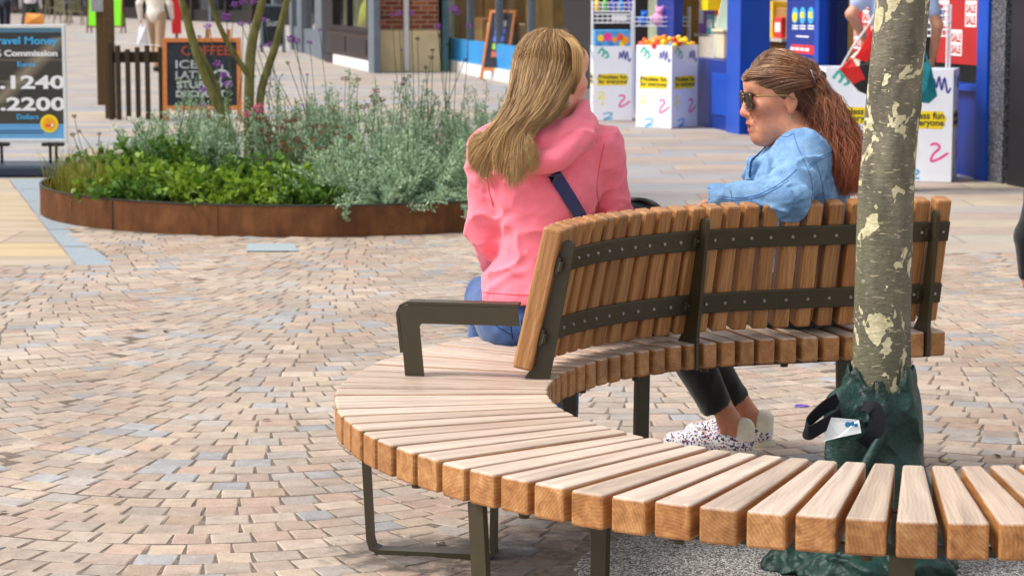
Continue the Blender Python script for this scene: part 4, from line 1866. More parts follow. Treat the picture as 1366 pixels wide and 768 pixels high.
for a, b, c_ in ((lhip, lkn, lank), (rhip, rkn, rank)):
    B.cap(a, b, .078, .05, .03).cap(b, c_, .048, .03, .02)
    B.cap(c_ + vec(0, -.03, -.04), c_ + vec(0, .15, -.05), .03, .026, .02)
add_hand(B, lwr, (.8, .6, -.1), (0, 0, -1), (.5, -.7, 0), .88, .45)
add_hand(B, rwr, (-.85, .5, -.1), (0, 0, -1), (-.5, -.7, 0), .88, .45)
V, Q = B.surface(1)
C = np.tile(np.array(srgb(232, 172, 146)), (len(V), 1))
loc = (V - hc) @ HR
x_, y_, z_ = loc.T
tint(.6 * g3((.06, .045, -.03), (.04, .03, .03)), srgb(226, 138, 116))
tint(.9 * g3((.092, 0, -.07), (.014, .02, .012)), srgb(190, 88, 82))
tint(.6 * g3((.078, .034, .036), (.02, .02, .006)), srgb(150, 112, 76))
girl_body = np_mesh('body', V, Q, SKIN, girl, C)
bodyg = bvh_of(girl_body)

H = SDF((-.32, 5.82, .42), (.36, 6.50, 1.10), .0045)
H.ell(chest + vec(0, 0, .04), (.150, .100, .145), None, .04)
H.cap(chest + vec(0, 0, -.02), pel + vec(.0, -.015, .06), .108, .122, .05)
H.ell(pel + vec(0, -.012, .05), (.152, .110, .10), None, .05)
H.cap(nk + vec(-.01, 0, -.045), ls + vec(.012, 0, .006), .062, .058, .05).cap(nk + vec(.01, 0, -.045), rs + vec(-.012, 0, .004), .062, .058, .05)
H.cap(ls, lel, .060, .050, .03).cap(lel, lwr, .049, .038, .02)
H.cap(rs, rel, .060, .052, .03).cap(rel, rwr, .051, .040, .02)
H.cap(lwr + (lel - lwr) * .12, lwr, .036, .035, .006).cap(rwr + (rel - rwr) * .12, rwr, .036, .035, .006)
# hood lying down the back: heavy folded roll
hood = [wp(688, 175, GY - .02), wp(694, 200, GY - .095), wp(716, 216, GY - .128), wp(738, 214, GY - .13), wp(760, 198, GY - .115), wp(780, 176, GY - .065), wp(786, 162, GY + .0)]
hp_ = smooth_path([tuple(v) for v in hood], 5)
for a, b in zip(hp_[:-1], hp_[1:]):
    H.cap(a, b, .021, .021, .02)
for off, rr2 in ((.030, .016), (.056, .014)):
    for a, b in zip(hp_[:-1], hp_[1:]):
        u = vec(0, .006, off)
        H.cap(np.array(a) * .86 + np.array(nk) * .14 + u * .8, np.array(b) * .86 + np.array(nk) * .14 + u * .8, rr2, rr2, .011)
H.ell(wp(736, 186, GY - .06), (.085, .05, .05), None, .03)
w3, w4 = wnoise(31, 4, 11, .6, 1.8, (1, 1, 1.6)), wnoise(33, 4, 30, .6, 1.8)


def hfold(X, Y, Zc):
    low = np.clip((.86 - Zc) / .25, 0, 1)
    de = np.exp(-((np.abs(X - chest[0]) - .15) / .07) ** 2)
    r_ = (1 - np.abs(w3(X, Y, Zc))) ** 3
    return -(.006 + .008 * low + .006 * de) * (r_ - .3) - .004 * ((1 - np.abs(w4(X, Y, Zc))) ** 3 - .3)


H.disp(hfold)
# hem: clean cut with a ribbed band
hem = wp(690, 402, GY)[2]
H.half((0, 0, hem), (.08, 0, -1))
H.cap(nk + vec(.01, .015, .0), nk + vec(.02, .03, .12), .054, .07, .01, 'sub')
V, Q = H.surface(0)
PINK = cloth('pink fleece', srgb(247, 122, 142), 800, .9, .18, var=.07)
hoodie = np_mesh('hoodie', V, Q, PINK, girl)
hb_ = bvh_of(hoodie)
PSEAM = pmat('pink seam', srgb(224, 92, 108), .9, .1, .1, 80)
for pix in ([(655, 188), (648, 215), (652, 250), (658, 275)], [(806, 192), (800, 220), (796, 250), (800, 278)], [(634, 388), (660, 391), (690, 393), (706, 393)]):
    seam('seam', hb_, pix, .0012, PSEAM, hoodie)

T = SDF((-.32, 5.86, .05), (.36, 6.70, .62), .006)
T.ell(pel + vec(0, 0, -.012), (.150, .125, .105), None, .03)
T.ell(lhip + vec(.02, -.03, -.005), (.080, .10, .09), None, .03).ell(rhip + vec(-.02, -.03, -.005), (.080, .10, .09), None, .03)
for a, b, c_ in ((lhip, lkn, lank), (rhip, rkn, rank)):
    T.cap(a, b, .090, .064, .03).cap(b, c_ + vec(0, 0, .03), .062, .048, .03)
T.disp(lambda X, Y, Zc: -.004 * ((1 - np.abs(w4(X, Y, Zc))) ** 3 - .3))
T.half((0, 0, .4485), (0, .0, -1)) if False else None
V, Q = T.surface(1)
BLUEJ = cloth('blue jeans', srgb(34, 66, 118), 700, .9, .3, c2=srgb(60, 100, 158))
jeans = np_mesh('jeans', V, Q, BLUEJ, girl)
tb_ = bvh_of(jeans)
for pix in ([(652, 428), (668, 438), (684, 447)], [(680, 426), (682, 440), (684, 452)], [(695, 426), (697, 440), (697, 452)]):
    seam('seam', tb_, pix, .0012, pmat('jeans seam', srgb(20, 36, 70), .9), jeans)
for an in (lank, rank):
    S_ = SDF((an[0] - .1, an[1] - .12, 0), (an[0] + .1, an[1] + .26, .16), .006)
    S_.cap(an + vec(0, -.03, -.035), an + vec(0, .15, -.045), .042, .034, .02)
    S_.half((0, 0, GZ), (0, 0, -1))
    V, Q = S_.surface(1)
    np_mesh('shoe', V, Q, pmat('white trainer', (.7, .7, .7), .6), girl)

# long straight hair
LOCKS = [(.06, 634, 196, .10, 4, .6), (.2, 645, 210, .125, 5, .9), (.34, 668, 205, .15, 5, .3), (.5, 684, 217, .165, 5, .2), (.66, 692, 212, .17, 5, .8), (.8, 706, 200, .17, 5, 1.4)]
paths, cols = [], []
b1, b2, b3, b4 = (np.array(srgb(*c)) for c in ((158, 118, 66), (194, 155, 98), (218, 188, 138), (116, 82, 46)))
for i in range(13000):
    az = rh.uniform(.62, 2 * pi - .72)       # measured from the face direction, all round the head
    side = az if az <= pi else az - 2 * pi   # + left of face, - right
    if side > 0:
        el0 = .25 if side < 1.3 else -.35
    else:
        el0 = .34 if side > -1.25 else -.35
    el = el0 + (1.52 - el0) * rh.random() ** .8
    lift = abs(rh.normal()) * .003
    d = vec(cos(el) * cos(az), cos(el) * sin(az), sin(el))
    cr, rad = vec(-.012, 0, .036) * .93, vec(.100, .077, .088) * .93
    hpnt = lambda az_, el_, lf: cr + vec(cos(el_) * cos(az_), cos(el_) * sin(az_), sin(el_)) * (rad + .003 + lf)
    pts = [push(hc + HR @ hpnt(az, el, -.004), .0008, bodyg)]
    for e2 in ((el + max(-.1, el * .5 - .1)) * .5 + .0, -.02):
        if e2 < el - .08:
            pts.append(push(hc + HR @ hpnt(az if side < -1.4 or side > 0 else az - (1.5 + side) * .8, e2, lift + .004), lift + .004, bodyg))
    last = pts[-1]
    # screen-side order across the back of the head decides where a lock falls
    rightness = (last[0] - hc[0]) / .095
    u = np.clip(.5 + .5 * rightness, 0, 1)
    mid = wp(678 + 84 * u + rh.normal() * 1.6, 140 + rh.normal() * 5, GY - .10 - .02 * sin(pi * u) - lift * 2)
    low = wp(652 + 70 * u + rh.normal() * 2, 176 + rh.normal() * 4, GY - .135 - .022 * sin(pi * min(1, u + .2)) - lift * 1.6)
    # locks: strands gather towards a few centres on the way down
    if u > .88:
        end = wp(742 + rh.normal() * 5, 164 + rh.normal() * 6, GY - .145)
        pts += [wp(760 + rh.normal() * 3, 128, GY - .05), end]
    else:
        lk = LOCKS[np.argmin(np.abs(np.array([q[0] for q in LOCKS]) - u - rh.normal() * .035))]
        ex, ey, ed = lk[1] + (u - lk[0]) * 55 + rh.normal() * lk[4] * .7, lk[2] + 4 + rh.normal() * 8, lk[3]
        end = wp(ex, ey, GY - ed - lift)
        cut = rh.uniform(.45, 1.0) if rh.random() < .4 else 1.0
        low = low * .78 + .22 * wp(lk[1] + (u - lk[0]) * 60 + (735 - lk[1]) * .28 + rh.normal() * 1.5, 178, GY - ed + .012 - lift)
        end = low * (1 - cut) + end * cut
        pts += [mid, low, end, end + vec(lk[5] * .010 + rh.normal() * .003, -.001, -.020 + rh.normal() * .008)]
    paths.append(pts)
    # broad light and dark streaks rather than salt and pepper
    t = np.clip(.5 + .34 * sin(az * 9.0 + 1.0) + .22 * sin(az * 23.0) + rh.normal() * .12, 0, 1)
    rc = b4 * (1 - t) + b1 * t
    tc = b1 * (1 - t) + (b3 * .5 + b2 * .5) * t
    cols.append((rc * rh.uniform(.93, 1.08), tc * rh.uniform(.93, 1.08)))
# a few fly-away hairs
for i in range(0):
    az, el = rh.uniform(.7, 5.6), rh.uniform(.3, 1.5)
    p0 = hc + HR @ hpnt(az, el, .0)
    p1 = p0 + vec(rh.normal() * .02, rh.normal() * .02, .012 + abs(rh.normal()) * .008)
    p2 = p1 + vec(rh.normal() * .03, rh.normal() * .02, -.012)
    paths.append([p0, p1, p2])
    cols.append((b2, b3))
# forelock combed over the right side of the forehead and back behind the ear
for i in range(1500):
    r_, q_ = rh.random(), rh.random()
    pts = [wp(738 + 24 * r_, 41 + 5 * r_ + 4 * q_, GY + .04 - .06 * q_), wp(752 + 20 * r_, 47 + 9 * r_ + 4 * q_, GY + .04 - .08 * q_), wp(762 + 16 * r_, 64 + 8 * r_, GY + .03 - .09 * q_),
           wp(764 + 14 * r_, 86 + 8 * r_, GY + .01 - .08 * q_), wp(762 + 9 * r_, 108 + 6 * r_, GY - .02 - .04 * q_), wp(759 + rh.normal() * 2, 132 + rh.normal() * 3, GY - .04)]
    pts = [push(np.array(v), .002 + .010 * q_, bodyg) if j_ < 5 else v for j_, v in enumerate(smooth_path([tuple(v) for v in pts], 2)[:-1])]
    paths.append(pts)
    t = np.clip(.55 + .3 * sin(q_ * 9) + rh.normal() * .1, 0, 1)
    cols.append((b1 * (1 - t * .6) + b2 * t * .6, b1 * (1 - t) + b2 * t))
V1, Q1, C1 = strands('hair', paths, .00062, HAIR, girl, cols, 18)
U = SDF((hc[0] - .26, hc[1] - .24, .82), (hc[0] + .16, hc[1] + .16, hc[2] + .16), .006)
U.ell(hc + HR @ vec(-.016, 0, .034), (.092, .072, .082), HR, .01)
U.half(hc + HR @ vec(.050, 0, .06), HR @ vec(.9, 0, -.35))
for u in np.linspace(.05, .95, 7):
    a = wp(690 + 66 * u, 108, GY - .030 - .02 * sin(pi * u))
    b = wp(684 + 72 * u, 140, GY - .078 - .015 * sin(pi * u))
    c = wp(656 + 66 * u, 178, GY - .118 - .02 * sin(pi * u))
    U.cap(a, b, .014, .014, .02)
    if u < .82:
        U.cap(b, c, .014, .010, .02)
V2, Q2 = U.surface(1)
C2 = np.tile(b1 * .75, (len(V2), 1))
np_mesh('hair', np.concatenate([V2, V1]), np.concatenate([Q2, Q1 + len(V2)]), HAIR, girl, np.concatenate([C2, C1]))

# crossbody bag: navy strap over the back, black bag on the seat between the two
cbag = thing('shoulder_bag', 'small black shoulder bag with navy strap at the side of the woman in pink', 'bag', (.33, 6.25, .45))
NAVY = cloth('navy webbing', srgb(46, 52, 96), 900, .8, .3)
pts, o = [], Vector((0, 0, CAM_H))
sp_px = [(737, 229), (744, 241), (756, 260), (768, 280), (778, 298), (786, 318), (796, 345)]
nrm = []
for q in smooth_path([(a, b, 0) for a, b in sp_px], 5):
    h = hb_.ray_cast(o, ray(q.x, q.y).normalized())
    if h[0] is not None:
        pts.append(h[0] + h[1] * .003)
        nrm.append(h[1])
if len(pts) > 4:
    sm = []
    for i in range(len(pts)):
        w_ = pts[max(0, i - 3):i + 4]
        sm.append(sum(w_, Vector()) / len(w_))
    band([p_ + n_ * .003 for p_, n_ in zip(sm, nrm)], .036, .002, NAVY, 'strap', cbag, [n_.cross(Vector((.55, 0, -.83))) for n_ in nrm])
D_ = SDF((.16, 6.05, .43), (.58, 6.50, .90), .006)
D_.cap(wp(838, 300, 6.2), wp(838, 420, 6.2), .07, .085, .03)
D_.cap(wp(862, 300, 6.2), wp(862, 420, 6.2), .055, .075, .03)
D_.cap(wp(836, 282, 6.2), wp(868, 281, 6.2), .022, .018, .03)
D_.disp(lambda X, Y, Zc: -.008 * ((1 - np.abs(w4(X, Y, Zc))) ** 2 - .4))
D_.half((0, 0, .4535), (0, 0, -1))
V, Q = D_.surface(1)
np_mesh('bag_body', V, Q, pmat('black nylon', (.012, .012, .014), .45, .5, .3, 40, .2), cbag)
MB().tube(smooth_path([tuple(wp(834, 276, 6.17)), tuple(wp(846, 267, 6.17)), tuple(wp(860, 268, 6.17)), tuple(wp(872, 276, 6.17))], 5), .006, 6).build('handle', pmat('black nylon', None), cbag, smooth=True)
# ================================================================ corten planter and its planting
m = N('corten steel')
p = m.pos()
c = m.ramp(m.noise(p, 5, 6, .65), [(.25, srgb(70, 42, 22)), (.5, srgb(98, 60, 30)), (.75, srgb(124, 82, 46))])
c = m.mix(c, m.ramp(m.noise(m.pos((1, 1, .2)), 26, 4), [(.3, (.78, .76, .74)), (.7, (1.12, 1.1, 1.08))]), 1.0, 'MULTIPLY')
m.base(c)
m.set(rough=.75, spec=.3)
m.bump(m.noise(p, 120, 4), .25, .003)
CORT = m.m
RIMM = pmat('dark rolled rim', (.035, .03, .026), .5, .4, .2, 30)
RIM_H = .182
planter = thing('planter', 'low round planter ring of rusty weathered steel full of perennials', 'planter', (PLX, PLY, 0))
mb = MB()
mb.lathe([(PLR, .0), (PLR, RIM_H - .004), (PLR - .010, RIM_H - .004), (PLR - .010, .05)], (PLX, PLY, 0), 96)
shell = mb.build('steel_ring', CORT, planter)
for f in shell.data.polygons:
    if len(f.vertices) > 4:
        pass
bm = bmesh.new()
bm.from_mesh(shell.data)
bmesh.ops.delete(bm, geom=[f for f in bm.faces if len(f.verts) > 4], context='FACES_ONLY')
bm.to_mesh(shell.data)
bm.free()
pth = [(Vector((PLX + (PLR - .004) * cos(a), PLY + (PLR - .004) * sin(a), RIM_H)), Vector((cos(a), sin(a), 0)), Z) for a in np.linspace(0, 2 * pi, 97)]
MB().strip(pth, [(-.010, -.003), (.007, -.003), (.007, .005), (-.010, .005)], cap=False).build('rim', RIMM, planter)
for a in (-pi / 2 - .27, -2.25, -.75, .6, 2.2):
    q = Vector((PLX + PLR * cos(a), PLY + PLR * sin(a), 0))
    tq = Vector((-sin(a), cos(a), 0))
    nq = Vector((cos(a), sin(a), 0))
    MB().strip([(q + Z * .002, tq, nq), (q + Z * (RIM_H - .004), tq, nq)], [(-.006, -.002), (.006, -.002), (.006, .003), (-.006, .003)]).build('joint_plate', RIMM if a < -2 else CORT, planter)
soil_m = pmat('dark soil', (.045, .032, .022), .95, .1, .4, 25, .6, 120)
mb = MB()
vs, fs = [(PLX, PLY, .15)], []
for i in range(1, 9):
    for k in range(48):
        a = 2 * pi * k / 48
        r_ = (PLR - .012) * i / 8
        vs.append((PLX + r_ * cos(a), PLY + r_ * sin(a), .15 - .05 * (i / 8) ** 3 + rr.uniform(-.008, .008)))
fs += [(0, 1 + k, 1 + (k + 1) % 48) for k in range(48)]
for i in range(7):
    for k in range(48):
        a, b = 1 + i * 48, 49 + i * 48
        fs.append((a + k, b + k, b + (k + 1) % 48, a + (k + 1) % 48))
MB().add(vs, fs).build('soil', soil_m, planter, smooth=True)

GP = np.random.default_rng(77)


def leafmesh(P, D, L, Wd, mats=None, shape='diamond', cup=.0, jitter=.5):
    """P base points, D directions (unit), L lengths, Wd widths -> V, Q of folded leaf quads"""
    n = len(P)
    rnd = GP.normal(size=(n, 3))
    S_ = np.cross(D, rnd)
    S_ /= np.linalg.norm(S_, axis=1, keepdims=True) + 1e-9
    Nn = np.cross(S_, D)
    L = np.broadcast_to(np.asarray(L, float), (n,))[:, None]
    Wd = np.broadcast_to(np.asarray(Wd, float), (n,))[:, None]
    mid = P + D * L * .5
    a = P
    b = mid + S_ * Wd * .5 + Nn * Wd * cup
    c_ = P + D * L
    d = mid - S_ * Wd * .5 + Nn * Wd * cup
    V = np.stack([a, b, c_, d], 1).reshape(-1, 3)
    Q = np.arange(4 * n).reshape(n, 4)
    return V, Q


def foliage_mat(name, c, c2, rough=.6, trans=.25):
    if name in MATS:
        return MATS[name]
    m = N(name)
    r_ = m.n('ShaderNodeNewGeometry').outputs['Random Per Island']
    p = m.pos()
    col = m.ramp(m.math('ADD', m.math('MULTIPLY', r_, .6), m.math('MULTIPLY', m.noise(p, 7, 3), .4)), [(.15, c), (.85, c2)])
    m.base(col)
    m.set(rough=rough, spec=.3)
    tr = m.n('ShaderNodeBsdfTranslucent')
    m.l(col, tr.inputs['Color'])
    mx = m.n('ShaderNodeMixShader')
    mx.inputs[0].default_value = trans
    m.l(m.b.outputs[0], mx.inputs[1])
    m.l(tr.outputs[0], mx.inputs[2])
    m.l(mx.outputs[0], m.t.nodes['Material Output'].inputs['Surface'])
    MATS[name] = m.m
    return m.m


SILVER = foliage_mat('silver foliage', srgb(122, 152, 122), srgb(190, 212, 176), .75)
GREEN = foliage_mat('bright foliage', srgb(66, 106, 24), srgb(156, 184, 62), .5, .4)
DGREEN = foliage_mat('deep foliage', srgb(46, 84, 28), srgb(112, 148, 56), .55, .35)
GRASSM = foliage_mat('sedge blades', srgb(88, 106, 34), srgb(168, 160, 70), .55, .3)
RUSTP = foliage_mat('russet seedheads', srgb(92, 58, 36), srgb(140, 84, 60), .8, .1)
STEMG = pmat('plant stem', srgb(78, 98, 54), .7, .2, .2, 40)
PURP = foliage_mat('purple florets', srgb(122, 58, 150), srgb(182, 112, 206), .7, .2)
WHITEF = foliage_mat('white florets', srgb(226, 226, 214), srgb(240, 240, 232), .7, .2)
PINKF = foliage_mat('pink florets', srgb(176, 70, 110), srgb(220, 120, 150), .7, .2)
DRYF = foliage_mat('dried seedheads', srgb(52, 36, 28), srgb(84, 60, 46), .9, .05)


def soil_z(x, y):
    r_ = sqrt((x - PLX) ** 2 + (y - PLY) ** 2) / PLR
    return .15 - .05 * min(1, r_) ** 3


def bush(name, label, cat, group, dx, dy, h, r, mat_, n_stem=60, per=42, ll=.030, lw=.009, droop=.25, bare=.25, feather=True):
    x, y = PLX + dx, PLY + dy
    z0 = soil_z(x, y)
    root = thing(name, label, cat, (x, y, z0), group)
    stems = MB()
    P, D = [], []
    for _ in range(n_stem):
        az = GP.uniform(0, 2 * pi)
        el = GP.uniform(.35, 1.5)
        d = vec(cos(el) * cos(az), cos(el) * sin(az), sin(el))
        Lh = h * (GP.uniform(.58, 1.12) if (GP.random() < .85 or not feather) else GP.uniform(1.1, 1.4))
        pts = [vec(x, y, z0) + vec(GP.normal(), GP.normal(), 0) * r * .22]
        for k in range(6):
            d = d + vec(GP.normal() * .10, GP.normal() * .10, .10 - droop * .12 * k * (1.4 - el))
            d /= np.linalg.norm(d)
            pts.append(pts[-1] + d * Lh / 6 * vec(r / h * 1.25, r / h * 1.25, 1.0))
        stems.tube([tuple(q) for q in pts], .0022, 3, cap=False)
        pts = np.array(pts)
        for q in range(per):
            t = (bare + (1 - bare) * GP.random() ** .8) * 5.999
            a = int(t)
            p0 = pts[a] + (pts[a + 1] - pts[a]) * (t - a)
            ax = pts[a + 1] - pts[a]
            ax /= np.linalg.norm(ax) + 1e-9
            dd = GP.normal(size=3)
            dd -= ax * (dd @ ax)
            dd /= np.linalg.norm(dd) + 1e-9
            dd = dd * .8 + ax * .55 + vec(0, 0, .12)
            dd /= np.linalg.norm(dd)
            if feather:
                P.append(p0 + dd * GP.uniform(0, .02))
            else:
                P.append(p0 + dd * .012)
            D.append(dd)
    P, D = np.array(P), np.array(D)
    V, Q = leafmesh(P, D, ll * GP.uniform(.6, 1.3, len(P)), lw * GP.uniform(.7, 1.3, len(P)), cup=.12)
    np_mesh('foliage', V, Q, mat_, root, smooth=False)
    stems.build('stems', STEMG, root, normals=False)
    return root


sil = [(.48, -1.46, .24, .30, 'low silver shrub pressed against the front rim, right of the frontmost one'),
       (1.02, -1.28, .26, .30, 'low silver shrub lapping over the rim beside the pink sleeve'),
       (.22, -1.32, .38, .36, 'frontmost silver grey feathery shrub, spilling over the middle of the rusty rim'),
       (.62, -1.22, .40, .36, 'silver grey feathery shrub at the front rim, just left of the woman in pink'),
       (.98, -1.0, .38, .36, 'silver grey feathery shrub by the rim, half hidden by the elbow of the pink hoodie'),
       (1.30, -.50, .40, .32, 'silver grey feathery shrub behind the pink shoulder in the planter'),
       (.44, -.62, .50, .32, 'tall silver feathery shrub rising behind the two front silver shrubs'),
       (.90, -.25, .48, .32, 'silver feathery shrub deep in the planter left of the blond hair'),
       (1.28, .25, .46, .28, 'silver feathery shrub at the right far edge of the planter'),
       (.12, -.20, .54, .30, 'silver feathery shrub with russet seedheads before it in mid planter'),
       (-.28, .10, .54, .30, 'grey green feathery shrub beside the slim multi stemmed tree'),
       (.62, .55, .52, .32, 'grey green feathery shrub at the back of the planter below the brick pier'),
       (-.10, .75, .50, .30, 'grey green feathery shrub at the back of the planter near the tree stems'),
       (-.75, .35, .50, .30, 'grey green feathery shrub in front of the chalkboard'),
       (1.0, .85, .46, .30, 'grey green feathery shrub at the back right of the planter'),
       (-.62, -.38, .44, .26, 'small silver feathery shrub left of the tree stems'),
       (-1.15, .30, .42, .26, 'grey green feathery shrub below the timber railing')]
for dx, dy, h, r, lb in sil:
    bush('silver_shrub', lb, 'shrub', 'silver shrubs in the planter', dx, dy, h, r, SILVER, 58, 104, .024, .0085, .7 if dy < -.7 else .3)
# trailing silver sprigs over the rim
for (px, py, qx, qy, lb) in ((600, 262, 630, 298, 'silver sprig trailing over the rim towards the pink sleeve'), (462, 262, 464, 288, 'short silver sprig hanging over the middle of the rusty rim')):
    a, b = at_y(px, py, PLY - 1.35), at_y(qx, qy, PLY - 1.78 if px < 500 else PLY - 1.60)
    P, D = [], []
    for _ in range(240):
        t = GP.random()
        p0 = np.array(a.lerp(b, t)) + vec(0, 0, .05 * sin(pi * t)) + GP.normal(size=3) * .012
        d = GP.normal(size=3) + np.array(b - a) * 3
        d /= np.linalg.norm(d)
        P.append(p0)
        D.append(d)
    V, Q = leafmesh(np.array(P), np.array(D), .03, .010, cup=.1)
    o = np_mesh('trailing_sprig', V, Q, SILVER, None, smooth=False)
    tag(o, lb, 'plant', 'silver sprigs over the rim')
grn = [(-1.02, -.82, .26, .28, GREEN, 'bright green leafy clump beside the yellow sedges'), (-.66, -1.14, .24, .28, GREEN, 'brightest green leafy clump at the front rim, left of the plate joint'),
       (-.30, -1.36, .20, .26, GREEN, 'low bright green clump hugging the front rim near the plate joint'), (.02, -1.46, .16, .22, DGREEN, 'low deep green clump at the front rim beside the frontmost silver shrub'),
       (-1.22, -.35, .30, .28, DGREEN, 'deep green leafy clump behind the sedges'), (-.82, -.62, .36, .26, DGREEN, 'taller green clump in front of the chalkboard'),
       (-.35, -.95, .26, .26, DGREEN, 'deep green clump below the slim tree stems'), (-.05, -1.1, .24, .24, GREEN, 'green clump tucked left of the frontmost silver shrub'),
       (1.36, -.80, .16, .2, GREEN, 'low green clump at the right rim under the silver sprig'), (-1.0, -1.18, .16, .22, DGREEN, 'low deep green clump at the left front rim')]
for dx, dy, h, r, mt, lb in grn:
    bush('leafy_clump', lb, 'plant', 'leafy green clumps in the planter', dx, dy, h * .92, r * 1.05, mt, 48, 18, .046, .036, .5, .30, False)
for dx, dy, lb in ((-1.42, -.62, 'yellow green sedge tuft nearest the front rim at the left end'), (-1.55, -.22, 'yellow green sedge tuft at the left tip of the planter'), (-1.22, -.98, 'sedge tuft leaning over the front rim, beside green leaves'), (-1.38, .20, 'sedge tuft at the back left of the planter')):
    x, y = PLX + dx, PLY + dy
    z0 = soil_z(x, y)
    V_, Q_ = [], []
    for _ in range(150):
        az = GP.uniform(0, 2 * pi)
        L = GP.uniform(.16, .36)
        out = GP.uniform(.15, .75)
        b = vec(x, y, z0) + vec(GP.normal(), GP.normal(), 0) * .06
        d = vec(cos(az), sin(az), 0)
        s_ = vec(-sin(az), cos(az), 0) * .0045
        pr = []
        for k, t in enumerate((0, .4, .75, 1)):
            c0 = b + d * out * L * t ** 1.6 + vec(0, 0, L * (t - .35 * out * t * t))
            pr.append((c0 - s_ * (1 - t * .9), c0 + s_ * (1 - t * .9)))
        for k in range(3):
            n0 = len(V_)
            V_ += [pr[k][0], pr[k][1], pr[k + 1][1], pr[k + 1][0]]
            Q_.append((n0, n0 + 1, n0 + 2, n0 + 3))
    o = np_mesh('sedge_tuft', np.array(V_), np.array(Q_), GRASSM, None, smooth=False)
    tag(o, lb, 'grass tuft', 'sedge tufts in the planter')


def flowers(name, label, cat, group, base, targets, mat_, head_r=.024, n=60, stem_r=.0022, flat=.7):
    x, y = base
    z0 = soil_z(x, y)
    root = thing(name, label, cat, (x, y, z0), group)
    st = MB()
    for (tx, ty, tz, sc, mt) in targets:
        t3 = Vector((tx, ty, tz))
        mid = Vector((x, y, z0)).lerp(t3, .55) + Vector((GP.normal() * .02, GP.normal() * .02, 0))
        st.tube(smooth_path([(x + GP.normal() * .02, y + GP.normal() * .02, z0), tuple(mid), (tx, ty, tz)], 4), stem_r, 4, cap=False)
        P = GP.normal(size=(n, 3))
        P /= np.linalg.norm(P, axis=1, keepdims=True)
        D = P.copy()
        P = P * vec(1, 1, flat) * head_r * sc * GP.uniform(.3, 1, (n, 1)) + np.array(t3)
        V, Q = leafmesh(P, D, head_r * sc * .5, head_r * sc * .42, cup=.1)
        np_mesh('flower_head', V, Q, mt or mat_, root, smooth=False)
    st.build('stems', STEMG, root, normals=False)
    return root


def tg(px, py, y, sc=1.0, mt=None):
    v = at_y(px, py, y)
    return (v.x, v.y, v.z, sc, mt)


vb = [((-.95, -.1), 14.2, [(270, 120, .8), (271, 140, .7), (252, 62, .5, DRYF), (277, 35, .9), (266, 49, .5, DRYF)], 'purple verbena in front of the left tree stem'),
      ((-.62, .2), 14.5, [(312, 6, .9), (325, 3, 1.0), (338, 3, .8), (302, 22, 1.15)], 'purple verbena with a cluster of heads at the top of the picture'),
      ((-.50, -.4), 13.9, [(290, 85, .9), (298, 100, .9), (304, 112, 1.0), (279, 34, .6)], 'purple verbena with heads against the chalkboard'),
      ((-.28, .5), 14.8, [(322, 32, .8), (352, 27, .8), (360, 60, .9), (333, 31, .6)], 'purple verbena between the two right tree stems'),
      ((.0, .2), 14.6, [(388, 52, 1.2), (395, 55, 1.0), (413, 56, .7), (426, 40, .5), (348, 62, .6)], 'purple verbena with a large double head right of the tree'),
      ((.05, -.3), 14.1, [(384, 84, .5, DRYF), (410, 100, .4, PURP), (404, 140, .4)], 'thin verbena stem with a dark seedhead left of the russet plants'),
      ((.52, .5), 14.8, [(532, 18, .9), (548, 18, .8), (523, 20, .6), (557, 52, .5, DRYF), (536, 66, .4)], 'tall verbena in front of the brick pier'),
      ((.78, .35), 14.7, [(605, 12, 1.15), (611, 17, .8), (584, 36, .9), (587, 48, .6, DRYF), (598, 59, .5, DRYF), (625, 35, .7)], 'tall verbena in front of the glass shop window'),
      ((.60, .0), 14.4, [(575, 77, .6, DRYF), (577, 67, .5, DRYF), (568, 90, .5, DRYF), (620, 80, .5, DRYF)], 'verbena gone to dark seedheads, right of the brick pier'),
      ((.48, -.1), 14.2, [(540, 106, .7, DRYF), (546, 102, .6, DRYF), (536, 112, .6, DRYF), (548, 150, .5, DRYF)], 'short stem cluster with brown seedheads above the silver shrubs'),
      ((-1.35, -.2), 14.2, [(99, 155, .6, DRYF), (97, 180, .6, DRYF), (106, 175, .5, DRYF), (132, 178, .5, DRYF)], 'wispy dark seedheads at the left end of the planter')]
for (dx, dy), yy, tl, lb in vb:
    flowers('verbena', lb, 'flower', 'verbena stems in the planter', (PLX + dx, PLY + dy), [tg(t[0], t[1], yy, t[2], t[3] if len(t) > 3 else None) for t in tl], PURP)
flowers('white_flower', 'white umbel flowers above the green clump by the railing', 'flower', None, (PLX - .95, PLY - .35), [tg(180, 160, 14, 1.2), tg(152, 171, 14, 1.0), tg(160, 202, 13.8, .7), tg(174, 158, 14, .9)], WHITEF, flat=.3)
flowers('white_flower', 'small white flowers beside the tree foot', 'flower', None, (PLX - .5, PLY - .45), [tg(309, 161, 14, 1.0), tg(306, 156, 14, .8)], WHITEF, flat=.5)
flowers('white_flower', 'small white flowers among the silver shrubs', 'flower', None, (PLX + .75, PLY - .1), [tg(569, 131, 14.2, .8), tg(553, 145, 14.2, .5), tg(520, 151, 14.2, .6), tg(525, 150, 14.1, .5)], WHITEF, flat=.5)
flowers('pink_flower', 'magenta flower head low on the tree stem', 'flower', None, (PLX - .38, PLY - .3), [tg(345, 145, 14.1, 1.5), tg(330, 153, 14.1, .9)], PINKF)
flowers('pink_flower', 'pale pink flat flower heads standing above the shrubs', 'flower', None, (PLX + .15, PLY + .2), [tg(461, 105, 14.4, 1.0), tg(478, 106, 14.4, .8), tg(502, 121, 14.4, 1.0), tg(445, 146, 14.2, .7)], foliage_mat('dusty pink florets', srgb(176, 120, 124), srgb(206, 156, 158), .8, .2), flat=.4)
